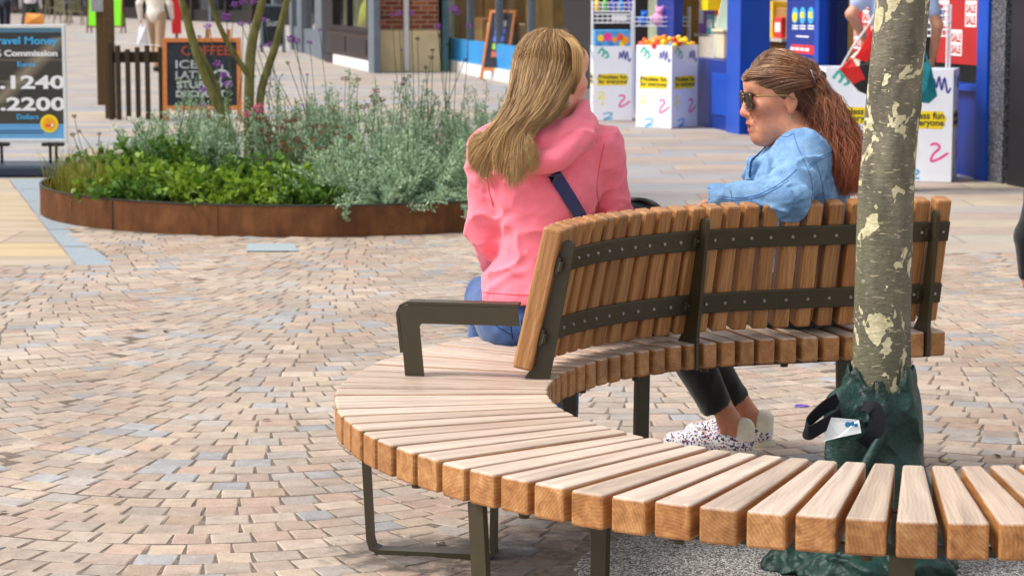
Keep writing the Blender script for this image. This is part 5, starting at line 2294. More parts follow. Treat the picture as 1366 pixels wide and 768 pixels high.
for dx, dy, hh, lb in ((-.10, -.62, .46, 'russet perennial with brown flat heads, left of the silver shrubs'), (.10, -.80, .40, 'russet perennial beside the frontmost silver shrub'), (-.28, -.5, .44, 'russet perennial just right of the tree stems'), (.30, .15, .56, 'russet perennial behind the silver shrubs')):
    x, y = PLX + dx, PLY + dy
    z0 = soil_z(x, y)
    T_ = []
    for _ in range(13):
        T_.append((x + GP.normal() * .09, y + GP.normal() * .09, z0 + hh * GP.uniform(.55, 1.05), GP.uniform(.6, 1.1), RUSTP))
    flowers('russet_perennial', lb, 'plant', 'russet perennials in the planter', (x, y), T_, RUSTP, .026, 40, .0026, .35)

# slim multi-stemmed tree in the planter
m = N('olive bark')
p = m.pos((1, 1, .35))
m.base(m.ramp(m.noise(p, 30, 5, .6), [(.3, srgb(84, 82, 46)), (.6, srgb(120, 116, 70)), (.8, srgb(146, 140, 98))]))
m.set(rough=.8, spec=.2)
OLB = m.m
TYP = 14.55
mst = thing('multi_stem_tree', 'slim multi-stemmed young tree growing in the rusty planter', 'tree', tuple(at_y(332, 236, TYP)))


def stem_px(pp, r, y=TYP):
    pts = [at_y(a, b, y + dy) for a, b, dy in pp]
    sp_ = smooth_path([tuple(v) for v in pts], 6)
    n_ = len(sp_)
    MB().tube(sp_, [r[0] + (r[1] - r[0]) * i / (n_ - 1) for i in range(n_)], 10).build('stem', OLB, mst, smooth=True)


stem_px([(322, 236, 0), (300, 160, -.02), (286, 130, -.03), (262, 70, -.05), (243, 0, -.08), (226, -70, -.1), (212, -190, -.1)], (.036, .020))
stem_px([(312, 200, .03), (296, 152, .02), (287, 112, 0), (272, 80, -.03), (262, 66, -.05)], (.022, .018))
stem_px([(333, 238, 0), (332, 165, 0), (333, 98, 0), (338, 50, .02), (350, 0, .04), (362, -80, .05), (366, -200, .05)], (.036, .022))
stem_px([(333, 104, 0), (328, 96, -.02), (305, 60, -.05), (290, 28, -.08), (280, 0, -.1), (262, -60, -.14), (248, -160, -.16)], (.020, .012))
stem_px([(346, 238, .02), (347, 195, .02), (348, 125, .02), (368, 60, .0), (383, 0, -.03), (398, -70, -.05), (408, -190, -.05)], (.030, .018))
P, D = [], []
for _ in range(2600):
    c0 = at_y(300 + GP.normal() * 70, -330 + GP.normal() * 70, TYP)
    P.append(np.array(c0) + vec(GP.normal() * .3, GP.normal() * .5, GP.normal() * .25))
    d = GP.normal(size=3)
    D.append(d / np.linalg.norm(d))
V, Q = leafmesh(np.array(P), np.array(D), .09, .06, cup=.1)
np_mesh('crown', V, Q, DGREEN, mst, smooth=False)
# ================================================================ street: shops, bins, signs, passers-by
class Wall:
    """vertical frame along a facade: t along it, d out towards the street, z up"""
    def __init__(self, A, B):
        self.A = Vector((A[0], A[1], 0))
        self.u = (Vector((B[0], B[1], 0)) - self.A)
        self.len = self.u.length
        self.u.normalize()
        self.n = Vector((self.u.y, -self.u.x, 0))
        if self.n.dot(-self.A) < 0:
            self.n = -self.n
        self.M = Matrix((( self.u.x, self.n.x, 0, self.A.x), (self.u.y, self.n.y, 0, self.A.y), (0, 0, 1, 0), (0, 0, 0, 1)))

    def t(self, px, y=40):
        r = ray(px, y)
        # intersect the ray (plan view) with the facade line
        a, b = r.x, r.y
        den = a * self.u.y - b * self.u.x
        return (self.A.x * b - self.A.y * a) / den

    def z(self, px, py):
        tt = self.t(px, py)
        P = self.A + self.u * tt
        return at_y(px, py, P.y).z

    def box(self, mb, t0, t1, d0, d1, z0, z1, r=0, mi=0):
        lo, hi = (min(t0, t1), min(d0, d1), z0), (max(t0, t1), max(d0, d1), z1)
        if r:
            mb.rbox(lo, hi, r, M=self.M, mi=mi)
        else:
            mb.box(lo, hi, M=self.M, mi=mi)
        return mb


def wbox(W_, name, m_, parent, t0, t1, d0, d1, z0, z1, r=0):
    return W_.box(MB(), t0, t1, d0, d1, z0, z1, r).build(name, m_, parent)


def gp(px, py):
    return at_z(px, py, 0)


BLUE = pmat('royal blue paint', srgb(10, 48, 138), .38, .5, .08, 6, .05, 200)
BLUE_L = pmat('bright blue paint', srgb(14, 74, 180), .38, .5, .08, 6)
BLUE_D = pmat('dark blue paint', srgb(6, 28, 96), .4, .5, .08, 6)
CHAR = pmat('charcoal paint', srgb(34, 32, 36), .45, .4, .1, 8)
DKBR = pmat('dark brown paint', srgb(58, 46, 44), .45, .4, .1, 8)
GREYP = pmat('grey paint', srgb(104, 114, 124), .5, .4, .1, 8)
WHITEP = pmat('white render', srgb(228, 226, 224), .7, .3, .06, 6)
CREAMP = pmat('cream painted plinth', srgb(226, 204, 160), .7, .3, .08, 5)
INT = pmat('shop interior ochre', srgb(122, 92, 34), .8, .2, .25, 2.5)
INTD = pmat('dark shop interior', srgb(22, 20, 22), .8, .2, .4, 3)
CARD = pmat('brown cardboard', srgb(168, 128, 78), .85, .2, .12, 10)
BEIGE = pmat('beige plastic', srgb(214, 200, 170), .5, .4, .06, 10)
WPAN = pmat('white board', srgb(236, 240, 246), .45, .4, .03, 8)
OAK = pmat('orange stained wood', srgb(184, 110, 52), .5, .4, .18, 30)
GALV = pmat('white wire', srgb(232, 234, 238), .4, .4, .04, 20)
gr = N('speckled granite')
p = gr.pos()
gr.base(gr.ramp(gr.noise(p, 55, 5, .75), [(.35, srgb(38, 40, 48)), (.5, srgb(78, 80, 88)), (.62, srgb(136, 134, 138))]))
gr.set(rough=.25, spec=.5)
GRAN = gr.m
bk = N('red brickwork')
p = bk.n('ShaderNodeTexCoord').outputs['Object']
br = bk.n('ShaderNodeTexBrick')
for k_, v_ in (('Scale', 1), ('Mortar Size', .007), ('Brick Width', .225), ('Row Height', .075)):
    br.inputs[k_].default_value = v_
br.inputs['Color1'].default_value = (0, 0, 0, 1)
br.inputs['Color2'].default_value = (1, 1, 1, 1)
mpb = bk.n('ShaderNodeMapping')
mpb.inputs['Rotation'].default_value = (pi / 2, 0, 0)
bk.l(p, mpb.inputs['Vector'])
bk.l(mpb.outputs[0], br.inputs['Vector'])
c = bk.ramp(br.outputs['Color'], [(0, srgb(112, 52, 34)), (.3, srgb(150, 76, 46)), (.6, srgb(128, 58, 38)), (.85, srgb(176, 98, 62)), (1, srgb(92, 48, 38))])
bk.base(bk.mix(c, srgb(176, 160, 140), br.outputs['Fac']))
bk.set(rough=.85)
BRICK = bk.m
g = N('shop glass')
g.base((.02, .025, .03))
g.set(rough=.05, spec=.6)
g.b.inputs['Alpha'].default_value = .16
GLASS = g.m


def shop_shell(W_, t0, t1, parent, dep=5.0, h=4.6, z0=3.0, wall_m=None):
    """upper and back wall of a shop unit, left roofless to let sky light in"""
    wbox(W_, 'upper_wall', wall_m or BRICK, parent, t0, t1, -.30, 0, z0, h)
    wbox(W_, 'back_wall', INT, parent, t0, t1, -dep - .1, -dep, 0, h)


# ---- blue toy shop on the right
FA, FB = gp(1345, 246), gp(930, 168)
WB = Wall((FA.x, FA.y), (FB.x, FB.y))
tp_ = lambda px, y=60: WB.t(px, y)
t_end = tp_(797)
blue = thing('toy_shop', 'royal blue shop front with panelled stall risers, info board and red sale posters', 'shop', (FA.x, FA.y, 0))
shop_shell(WB, -.6, t_end, blue, 4.0)
wbox(WB, 'granite_pilaster', GRAN, blue, tp_(1346), tp_(1327), -.25, .03, 0, 3.0)
wbox(WB, 'corner_pilaster', BLUE_L, blue, tp_(1326), tp_(1312), -.25, .05, 0, 3.0)
t1a, t1b = tp_(1311), tp_(1102)
wbox(WB, 'stall_riser', BLUE, blue, t1a, t1b, -.2, -.02, 0, .62)
wbox(WB, 'window_sill', BLUE_L, blue, t1a, t1b, -.2, .03, .622, .66)
gl_ = wbox(WB, 'window', GLASS, blue, t1a, t1b, -.10, -.09, .662, 2.9)
wbox(WB, 'display_back', INTD, blue, t1a, t1b, -.9, -.8, .0, 2.95)
REDP = pmat('red poster', srgb(176, 34, 34), .5, .4, .1, 5)
PAPW = pmat('poster white', srgb(238, 236, 232), .5, .3, .03, 8)
# sale posters: red sheet with SALE cards in a checker
for (pa, pb) in ((1309, 1236), (1160, 1126)):
    ta, tb = tp_(pa), tp_(pb)
    po = wbox(WB, 'poster', REDP, blue, ta, tb, -.085, -.080, .80, 2.4)
    ncol = 4 if pa > 1200 else 3
    cw = (tb - ta) / ncol
    for ci in range(ncol):
        for ri in range(7):
            if (ci + ri) % 2:
                continue
            zc = .86 + ri * .215
            cm = MB()
            a0, a1 = ta + cw * (ci + .1), ta + cw * (ci + .9)
            WB.box(cm, a0, a1, -.0795, -.0785, zc, zc + .19)
            card = cm.build('sale_card', PAPW, po)
            for q, sc in enumerate((1.0, 1.0)):
                vs, fs = text_mesh('SALE', .085, .0035, .0004, 'CENTER')
                wtx = max(v[0] for v in vs) - min(v[0] for v in vs)
                k = abs(a1 - a0) * .86 / wtx
                # text runs from larger t to smaller t as seen from the street
                Mt = WB.M @ Matrix.Translation(((a0 + a1) / 2, -.0782, zc + .018 + q * .085)) @ Matrix(((-k, 0, 0, 0), (0, 0, 1, 0), (0, 1, 0, 0), (0, 0, 0, 1)))
                MB().add(vs, fs, M=Mt).build('lettering', REDP, card, normals=False)
# dark panel, edge strip, info board
wbox(WB, 'door_panel', BLUE_D, blue, tp_(1101), tp_(1098), -.2, -.03, 0, 3.0)
wbox(WB, 'board_edge', BLUE_L, blue, tp_(1098) + .005, tp_(1092), -.2, .04, 0, 3.0)
ta, tb = tp_(1091), tp_(1052)
bo = wbox(WB, 'info_board', BLUE, blue, ta + .005, tb, -.2, .02, 0, 3.0)
LBL = pmat('sky blue print', srgb(70, 170, 224), .5)
YEL = pmat('yellow print', srgb(244, 216, 30), .5, .3, .04, 20)
RED = pmat('red print', srgb(230, 48, 62), .5, .3, .04, 20)
WPR = pmat('white print', srgb(235, 238, 244), .5, .3, .03, 20)
tw_ = tb - ta


def oval(W_, tc, zc, rt, rz, d, m_, parent, name):
    n_ = 24
    vs = []
    for dd in (d, d + .003):
        for k in range(n_):
            a = 2 * pi * k / n_
            vs.append(W_.M @ Vector((tc + rt * cos(a), dd, zc + rz * sin(a))))
    MB().add(vs, [tuple(range(n_)), tuple(range(2 * n_ - 1, n_ - 1, -1))] + [(k, (k + 1) % n_, n_ + (k + 1) % n_, n_ + k) for k in range(n_)]).build(name, m_, parent)


for px in (1064, 1074, 1085):
    tc = tp_(px, 21)
    zc = WB.z(px, 21)
    oval(WB, tc, zc, tw_ * .105, .072, .021, LBL, bo, 'round_badge')
    if px == 1064:
        oval(WB, tc, zc - .015, tw_ * .08, .042, .025, YEL, bo, 'badge_mark')
    else:
        WB.box(MB(), tc - tw_ * .055, tc + tw_ * .055, .025, .028, zc - .022, zc + .028).build('badge_mark', YEL, bo)
    for k, zz_ in enumerate((35, 38.5)):
        z_ = WB.z(px, zz_)
        WB.box(MB(), tc - tw_ * .1, tc + tw_ * .1, .021, .022, z_ - .006, z_ + .006).build('text_line', WPR, bo)
z_ = WB.z(1073, 49)
WB.box(MB(), tp_(1065), tp_(1082), .021, .022, z_ - .006, z_ + .006).build('text_line', WPR, bo)
z_ = WB.z(1073, 66)
rl = WB.box(MB(), tp_(1059, 66), tp_(1089, 66), .021, .024, z_ - .037, z_ + .037).build('red_label', RED, bo)
for k in range(4):
    tk = ta + tw_ * (.2 + .17 * k)
    WB.box(MB(), tk, tk + tw_ * .13, .0242, .0252, z_ - .012, z_ + .012).build('text_block', WPR, rl)
# doorway with open interior, blue door leaf and stall riser to its left
wbox(WB, 'door_jamb', BLUE_L, blue, tp_(993), tp_(975), -.25, .04, 0, 3.0)
wbox(WB, 'shelf_unit', INTD, blue, tp_(1051), tp_(1030), -2.2, -1.9, 0, 2.2)
lw_a, lw_b = tp_(974), tp_(845)
sr = wbox(WB, 'stall_riser', BLUE, blue, lw_a, lw_b, -.2, -.02, 0, .66)
ta, tb = tp_(968, 110), tp_(948, 110)
WB.box(MB(), ta, tb, -.019, -.008, .14, .54, .004).build('raised_panel', BLUE_L, sr)
wbox(WB, 'threshold', BLUE_D, blue, tp_(1050), tp_(994), -.25, -.02, 0, .10)
wbox(WB, 'door_leaf', BLUE, blue, tp_(1040), tp_(994), -.16, -.11, .11, .66)
wbox(WB, 'inner_post', YEL, blue, tp_(888), tp_(878), -.62, -.45, 1.12, 3.0)
wbox(WB, 'inner_panel', BLUE, blue, tp_(880), tp_(858), -.25, -.15, 0, 3.0)
wbox(WB, 'inner_wall', pmat('pale display wall', srgb(196, 186, 176), .8), blue, tp_(915), t_end - .02, -1.3, -1.2, 0, 3.0)
# dark stone pier between the blue shop and the glass shop
pierA, pierB = gp(797, 146), gp(752, 130)
pd = thing('stone_pier', 'black polished stone pier between the blue shop and the glass shop', 'pier', tuple(gp(775, 140)))
WP_ = Wall((WB.A + WB.u * (t_end + .01))[:2], (WB.A + WB.u * (t_end + 1.8))[:2])
tq = WP_.t(754)
wbox(WP_, 'shaft', CHAR, pd, 0.0, tq, -.6, .03, 0, 4.6)
wbox(WP_, 'polished_face', GRAN, pd, tq * .68, tq + .001, .031, .05, .0, .66)
wbox(WP_, 'base', GRAN, pd, -.005, tq * .66, .031, .06, 0, .2)

# ---- glass fronted shop with a blue band
GA, GB = gp(752, 126), gp(589, 92)
WG = Wall((GA.x, GA.y), (GB.x, GB.y))
gs = thing('glass_shop', 'glass fronted shop with bright blue band over a white plinth', 'shop', (GA.x, GA.y, 0))
shop_shell(WG, 0, WG.len, gs, 4.0)
wbox(WG, 'plinth', WHITEP, gs, 0.0, WG.len, -.2, .02, 0, .17)
bandm = pmat('cyan blue band', srgb(44, 150, 220), .35, .5, .12, 1.5)
t_ = 0.0
for k in range(4):
    t2 = WG.len * (k + 1) / 4 - .04
    wbox(WG, 'blue_band', bandm, gs, t_ + .02, t2, -.12, -.02, .172, .52)
    wbox(WG, 'window', GLASS, gs, t_ + .02, t2, -.07, -.06, .53, 2.9)
    wbox(WG, 'mullion', GREYP, gs, t2, t2 + .035, -.12, -.01, .172, 3.0)
    t_ = t2 + .03
wbox(WG, 'end_frame', WHITEP, gs, WG.len - .09, WG.len, -.2, .03, .171, 3.0)
pal = pmat('pale green display', srgb(176, 184, 160), .8, .2, .2, 1.4)
wbox(WG, 'display_wall', pal, gs, .05, WG.len - .1, -1.5, -1.4, 0, 2.2)


def item(W_, name, label, cat, group, t0, t1, d0, d1, z0, z1, m_, r=.01, extra=None):
    o = W_.box(MB(), t0, t1, d0, d1, z0, z1, r)
    if extra:
        extra(o)
    ob = o.build(name, m_)
    tag(ob, label, cat, group)
    return ob


def carton(W_, label, px0, px1, d0, d1, z0, z1, m_=CARD):
    t0, t1 = sorted((W_.t(px0), W_.t(px1)))
    mb_ = MB()
    W_.box(mb_, t0, t1, d0, d1, z0, z1, .008)
    tm = (d0 + d1) / 2
    W_.box(mb_, t0 - .003, t1 + .003, tm - .03, tm + .03, z1 - .04, z1 + .003)
    W_.box(mb_, t0 + (t1 - t0) * .35, t0 + (t1 - t0) * .65, d1 - .001, d1 + .002, z0 + (z1 - z0) * .6, z0 + (z1 - z0) * .7)
    ob = mb_.build('carton', m_)
    tag(ob, label, 'box', 'cartons in the shop window')
    return ob


wbox(WG, 'display_floor', pal, gs, .05, WG.len - .1, -1.39, -.13, 0, .50)
carton(WG, 'brown carton in the glass shop window, left of the dark post', 608, 626, -.6, -.2, .505, .86)
carton(WG, 'beige carton in the glass shop window, right of the dark post', 632, 655, -.6, -.2, .505, .80, BEIGE)
carton(WG, 'tall ochre cabinet in the glass shop window behind the wooden board', 656, 690, -1.2, -.5, .505, 1.22, INT)
item(WG, 'window_post', 'thin dark post standing between two cartons in the glass shop window', 'post', None, WG.t(631), WG.t(627), -.5, -.4, .505, 2.8, DKBR, .006)
for k, (pxa, z0, c_) in enumerate(((700, .95, srgb(70, 130, 60)), (712, .82, srgb(220, 220, 214)), (722, .70, srgb(200, 190, 170)), (734, .60, srgb(120, 80, 90)), (664, 1.225, srgb(216, 160, 60)))):
    t0 = WG.t(pxa)
    base_ = WG.M @ Vector((t0, -.55, z0 if pxa == 664 else .505))
    zt = .12
    mbx = MB().lathe([(.05, 0), (.075, .02), (.085, zt * .6), (.05, zt * .85), (.04, zt), (.06, zt + .02)], base_, 14)
    o = mbx.build('vase', pmat('vase glaze %d' % k, c_, .3, .5), smooth=True, sharp=50)
    tag(o, ['green', 'white', 'buff', 'mauve', 'amber'][k] + ' vase on display in the glass shop window' + (' on top of the ochre cabinet' if pxa == 664 else ''), 'vase', 'vases in the glass shop')
# ---- brick pier with cream plinth and downpipe
BA, BB = gp(587, 95.6), gp(505, 96.2)
WK = Wall((BA.x, BA.y), (BB.x, BB.y))
bp_ = thing('brick_pier', 'red brick pier with cream painted plinth between two shop fronts', 'pier', (BA.x, BA.y, 0))
zc_ = WK.z(540, 41)
wbox(WK, 'plinth', CREAMP, bp_, 0, WK.len, -1.6, .03, 0, zc_, .01)
wbox(WK, 'brickwork', BRICK, bp_, .02, WK.len - .02, -1.6, 0, zc_ + .002, 4.6)
MB().tube([tuple(WK.M @ Vector((WK.t(541), .085, z))) for z in (.02, 1.2, 2.4, 4.4)], .045, 12).build('downpipe', WHITEP, bp_, smooth=True, sharp=50)
for z in (.5, 1.5):
    q = WK.t(541)
    wbox(WK, 'pipe_clip', WHITEP, bp_, q - .06, q + .06, .031, .07, z, z + .03)

# ---- dark timber shop front
DA, DB = gp(503, 98), gp(432, 82)
WD = Wall((DA.x, DA.y), (DB.x, DB.y))
ds = thing('timber_shop', 'dark brown timber shop front with panelled riser over a white base', 'shop', (DA.x, DA.y, 0))
shop_shell(WD, 0, WD.len, ds, 3.0)
wbox(WD, 'pilaster', GREYP, ds, 0.01, WD.t(495), -.06, .05, 0, 4.6, .01)
a, b = WD.t(492), WD.t(434)
wbox(WD, 'white_base', WHITEP, ds, a, b, -.2, .0, 0, .16)
rz = wbox(WD, 'stall_riser', DKBR, ds, a, b, -.2, -.03, .162, .62)
for k in range(2):
    q0, q1 = a + (b - a) * (.08 + .46 * k), a + (b - a) * (.46 + .46 * k)
    WD.box(MB(), q0, q1, -.029, -.012, .24, .50, .006).build('raised_panel', CHAR, rz)
wbox(WD, 'sill', CHAR, ds, a, b, -.2, .02, .622, .68)
wbox(WD, 'frame_post', CHAR, ds, a, a + .25, -.2, .0, .682, 3.0)
wbox(WD, 'frame_post', CHAR, ds, b - .9, b, -.2, .0, .682, 3.0)
wbox(WD, 'frame_post', CHAR, ds, b - .9, b, -.2, .02, 0, .16)
wbox(WD, 'mullion', CHAR, ds, (a + b) / 2 - .05, (a + b) / 2 + .05, -.12, -.02, .682, 3.0)
wbox(WD, 'window', GLASS, ds, a + .25, b - .9, -.08, -.07, .684, 2.9)
wbox(WD, 'display_wall', pmat('teal display', srgb(120, 160, 168), .8, .2, .3, 2), ds, a, b, -1.3, -1.2, 0, 3)
for k, (px_, c_, lb) in enumerate(((455, srgb(190, 196, 96), 'yellow green'), (476, srgb(150, 110, 50), 'tan'))):
    mbx = MB().lathe([(.16, 0), (.34, .05), (.26, .5), (.10, .75), (.09, .95), (.02, 1.0)], WD.M @ Vector((WD.t(px_), -.6, .5)), 14)
    o = mbx.build('display_dress', pmat('dress cloth %d' % k, c_, .9), smooth=True)
    tag(o, lb + ' dress on display in the dark timber shop window', 'dress', 'dresses in the timber shop')
# ---- grey shop front further on
EA, EB = gp(431, 80), gp(388, 66)
WE = Wall((EA.x, EA.y), (EB.x, EB.y))
es = thing('grey_shop', 'grey painted shop front with glazed door beyond the dark timber shop', 'shop', (EA.x, EA.y, 0))
shop_shell(WE, 0, WE.len, es, 3.0)
wbox(WE, 'riser', GREYP, es, 0, WE.len, -.2, -.02, 0, .5)
for px0, px1 in ((431, 422), (404, 398), (391, 388)):
    wbox(WE, 'frame_post', GREYP, es, WE.t(px0), WE.t(px1), -.2, .03, 0, 4.0)
wbox(WE, 'window', GLASS, es, .05, WE.len - .05, -.08, -.07, .51, 3.0)
wbox(WE, 'display_wall', pmat('sage display', srgb(120, 124, 96), .8, .2, .35, 2), es, 0, WE.len, -1.1, -1.0, 0, 3)

# ---- far row closing the street
far = thing('far_shops', 'row of dark shop windows closing the far end of the street', 'shop', (-14, 80, 0))
WF = Wall(((392 - 683) / FPX * 80, 80), ((-80 - 683) / FPX * 128, 128))
wbox(WF, 'upper_wall', BRICK, far, 0, WF.len, -.4, 0, 3.1, 8)
wbox(WF, 'riser', CHAR, far, 0, WF.len, -.3, -.02, 0, .45)
wbox(WF, 'display_wall', INTD, far, 0, WF.len, -1.6, -1.5, 0, 3.1)
t_ = 0
k = 0
while t_ < WF.len - 1:
    w_ = 1.7 + (k % 3) * .5
    wbox(WF, 'frame_post', (CHAR, GREYP, DKBR)[k % 3], far, t_, t_ + .18, -.3, .05, 0, 3.1)
    wbox(WF, 'window', GLASS, far, t_ + .18, min(WF.len, t_ + w_), -.1, -.09, .46, 3.0)
    if k % 2:
        wbox(WF, 'display_panel', pmat('far panel %d' % (k % 4), (srgb(70, 92, 70), srgb(96, 100, 110), srgb(120, 120, 96), srgb(60, 70, 60))[k % 4], .7), far, t_ + .4, t_ + w_ - .3, -1.2, -1.1, .3, 1.6)
    t_ += w_
    k += 1

# left-hand buildings, outside the frame but closing the street
lf = thing('brick_building', 'long brick building along the left side of the street', 'building', (-9, 20, 0))
WL = Wall((-12, 4), (-34, 124))
wbox(WL, 'wall', BRICK, lf, 0, WL.len, -3, 0, 0, 7.5)
for k in range(8):
    wbox(WL, 'window', GLASS, lf, 2 + k * 6, 6 + k * 6, .002, .03, .7, 2.8)

# ---------------------------------------------------------------- dump bins
TEAL = pmat('teal print', srgb(60, 180, 160), .5)
NAVYP = pmat('navy print', srgb(52, 58, 150), .5)
PKP = pmat('magenta print', srgb(232, 60, 150), .5)
PYEL = pmat('pale yellow print', srgb(246, 230, 120), .5)
BKP = pmat('black print', srgb(30, 34, 50), .5)
BINW = pmat('white corrugated card', srgb(232, 236, 246), .55, .3, .03, 6)


def stroke(mb, M, pts, w, d):
    """brush stroke on a face: pts in face coords (x right, y up)"""
    sp_ = smooth_path([(a, b, 0) for a, b in pts], 5)
    L_, R_ = [], []
    for i, q in enumerate(sp_):
        a, b = sp_[max(0, i - 1)], sp_[min(len(sp_) - 1, i + 1)]
        t = (b - a)
        t = t.normalized() if t.length > 1e-6 else Vector((1, 0, 0))
        s = Vector((-t.y, t.x, 0)) * w / 2
        L_.append(M @ Vector((q.x + s.x, q.y + s.y, d)))
        R_.append(M @ Vector((q.x - s.x, q.y - s.y, d)))
    n_ = len(sp_)
    mb.add(L_ + R_, [(i, i + 1, n_ + i + 1, n_ + i) for i in range(n_ - 1)])


def dump_bin(label, cx, cy, ang, w=.43, h=.77):
    """square card bin; ang = direction of the printed front face normal, degrees from -Y"""
    root = thing('dump_bin', label, 'display bin', (cx, cy, 0), 'white dump bins before the blue shop')
    M0 = Matrix.Translation((cx, cy, 0)) @ Matrix.Rotation(radians(ang), 4, 'Z')
    bx = MB()
    t = .006
    for k in range(4):
        Mk = M0 @ Matrix.Rotation(k * pi / 2, 4, 'Z')
        bx.box((-w / 2 + (0 if k % 2 == 0 else t), -w / 2, .004), (w / 2 - (0 if k % 2 == 0 else t), -w / 2 + t, h), M=Mk)
    bx.box((-w / 2 + t, -w / 2 + t, h - .10), (w / 2 - t, w / 2 - t, h - .094), M=M0)
    box_o = bx.build('carton', BINW, root)
    for k in range(4):
        Mk = M0 @ Matrix.Rotation(k * pi / 2, 4, 'Z') @ Matrix(((1, 0, 0, 0), (0, 0, -1, -w / 2), (0, 1, 0, 0), (0, 0, 0, 1)))
        d = .0008
        x = w / 2
        f = lambda pts: [(a * x, b * h) for a, b in pts]
        s_ = MB()
        stroke(s_, Mk, f([(-.75, .90), (-.55, .97), (-.45, .92)]), .022, d)
        stroke(s_, Mk, f([(-.55, .86), (-.35, .93), (-.22, .86)]), .022, d)
        stroke(s_, Mk, f([(-.40, .84), (-.2, .86)]), .018, d)
        s_.build('teal_strokes', TEAL, root, normals=False)
        s_ = MB()
        stroke(s_, Mk, f([(.32, .83), (.38, .92), (.47, .84), (.55, .94), (.64, .82), (.72, .93), (.82, .80), (.92, .84)]), .014, d)
        s_.build('navy_zigzag', NAVYP, root, normals=False)
        s_ = MB()
        for yy, x0, x1 in ((.60, -.70, .72), (.565, -.82, .80), (.53, -.74, .76), (.495, -.80, .70)):
            stroke(s_, Mk, f([(x0, yy), (0, yy + .008), (x1, yy + .004)]), h * .050, d + .0002 * (yy * 10 % 3))
        s_.build('yellow_splash', YEL, root, normals=False)
        for ln, yy in (('Priceless fun', .565), ('for everyone', .505)):
            vs, fs = text_mesh(ln, .050, .0012, .0003, 'CENTER')
            wtx = max(v[0] for v in vs) - min(v[0] for v in vs)
            kx = w * .74 / wtx
            Mt = Mk @ Matrix.Translation((0, yy * h, .0022)) @ Matrix.Diagonal((kx, kx * 1.02, 1, 1))
            MB().add(vs, fs, M=Mt).build('lettering', BKP, root, normals=False)
        s_ = MB()
        stroke(s_, Mk, f([(-.8, .36), (-.6, .39), (-.45, .36), (-.6, .33), (-.75, .30), (-.5, .30), (-.35, .33)]), .016, d)
        stroke(s_, Mk, f([(-.62, .26), (-.5, .24), (-.58, .21)]), .016, d)
        s_.build('yellow_squiggle', PYEL, root, normals=False)
        s_ = MB()
        stroke(s_, Mk, f([(.32, .33), (.5, .345), (.62, .31), (.42, .25), (.36, .19), (.6, .21), (.9, .265)]), .017, d)
        s_.build('pink_squiggle', PKP, root, normals=False)
        s_ = MB()
        stroke(s_, Mk, f([(-.5, .09), (-.2, .11), (-.02, .09), (-.25, .045), (-.45, .02), (-.2, .03), (0, .035)]), .015, d)
        s_.build('blue_squiggle', LBL, root, normals=False)
    return root, M0, w, h


b1_ = dump_bin('white dump bin nearest the black stone pier, with a picture box on top', gp(815, 160).x, gp(815, 160).y, 2, .40, .76)
b2_ = dump_bin('white dump bin turned cornerwise and heaped with yellow and orange toys', gp(889, 172).x + .02, gp(889, 172).y + .30, -40, .43, .80)
b3_ = dump_bin('white dump bin left of the plane trunk, behind the patterned tote bag', gp(1139, 233).x, gp(1139, 233).y + .22, 0, .44, .78)
b4_ = dump_bin('white dump bin right of the plane trunk, under the wire rack', gp(1240, 243).x - .01, gp(1240, 243).y + .22, -16, .44, .79)

# toys heaped on the cornerwise bin
toyc = [srgb(250, 206, 24), srgb(246, 150, 24), srgb(236, 84, 40), srgb(252, 220, 60), srgb(60, 130, 210)]
toym = [pmat('toy plastic %d' % i, c_, .35, .5, .04, 20) for i, c_ in enumerate(toyc)]
tnames = ['yellow', 'amber', 'red orange', 'pale yellow', 'blue']
rt2 = random.Random(8)
_, M2, w2_, h2_ = b2_
place = []
for i in range(5):
    for j in range(5):
        place.append((-.17 + .085 * i + rt2.uniform(-.015, .015), -.17 + .085 * j + rt2.uniform(-.015, .015)))
for i, (a, b) in enumerate(place):
    k = rt2.choices(range(5), [6, 5, 4, 3, 1])[0]
    q = M2 @ Vector((a, b, h2_ - .05 + rt2.uniform(0, .05) + .055 * (1 - (abs(a) + abs(b)) / .34)))
    Mr = Matrix.Translation(q) @ Matrix.Rotation(rt2.uniform(0, 6.28), 4, 'Z')
    mb_ = MB()
    mb_.ball((0, 0, 0), (.052, .042, .038), M=Mr, seg=12, rings=8)
    mb_.ball((.030, 0, .045), (.028, .027, .027), M=Mr, seg=10, rings=7)
    mb_.add([(.052, -.012, .044), (.052, .012, .044), (.074, .009, .040), (.074, -.009, .040), (.052, 0, .052), (.052, 0, .036)], [(0, 3, 2, 1), (4, 1, 2), (4, 2, 3), (4, 3, 0), (5, 1, 0), (5, 2, 1), (5, 3, 2), (5, 0, 3)], M=Mr)
    mb_.ball((-.05, 0, .018), (.018, .016, .016), M=Mr, seg=8, rings=6)
    o = mb_.build('toy_duck', toym[k], smooth=True, sharp=60)
    tag(o, tnames[k] + ' toy duck in the heap on the cornerwise white bin', 'toy', 'toy ducks heaped on the bin')
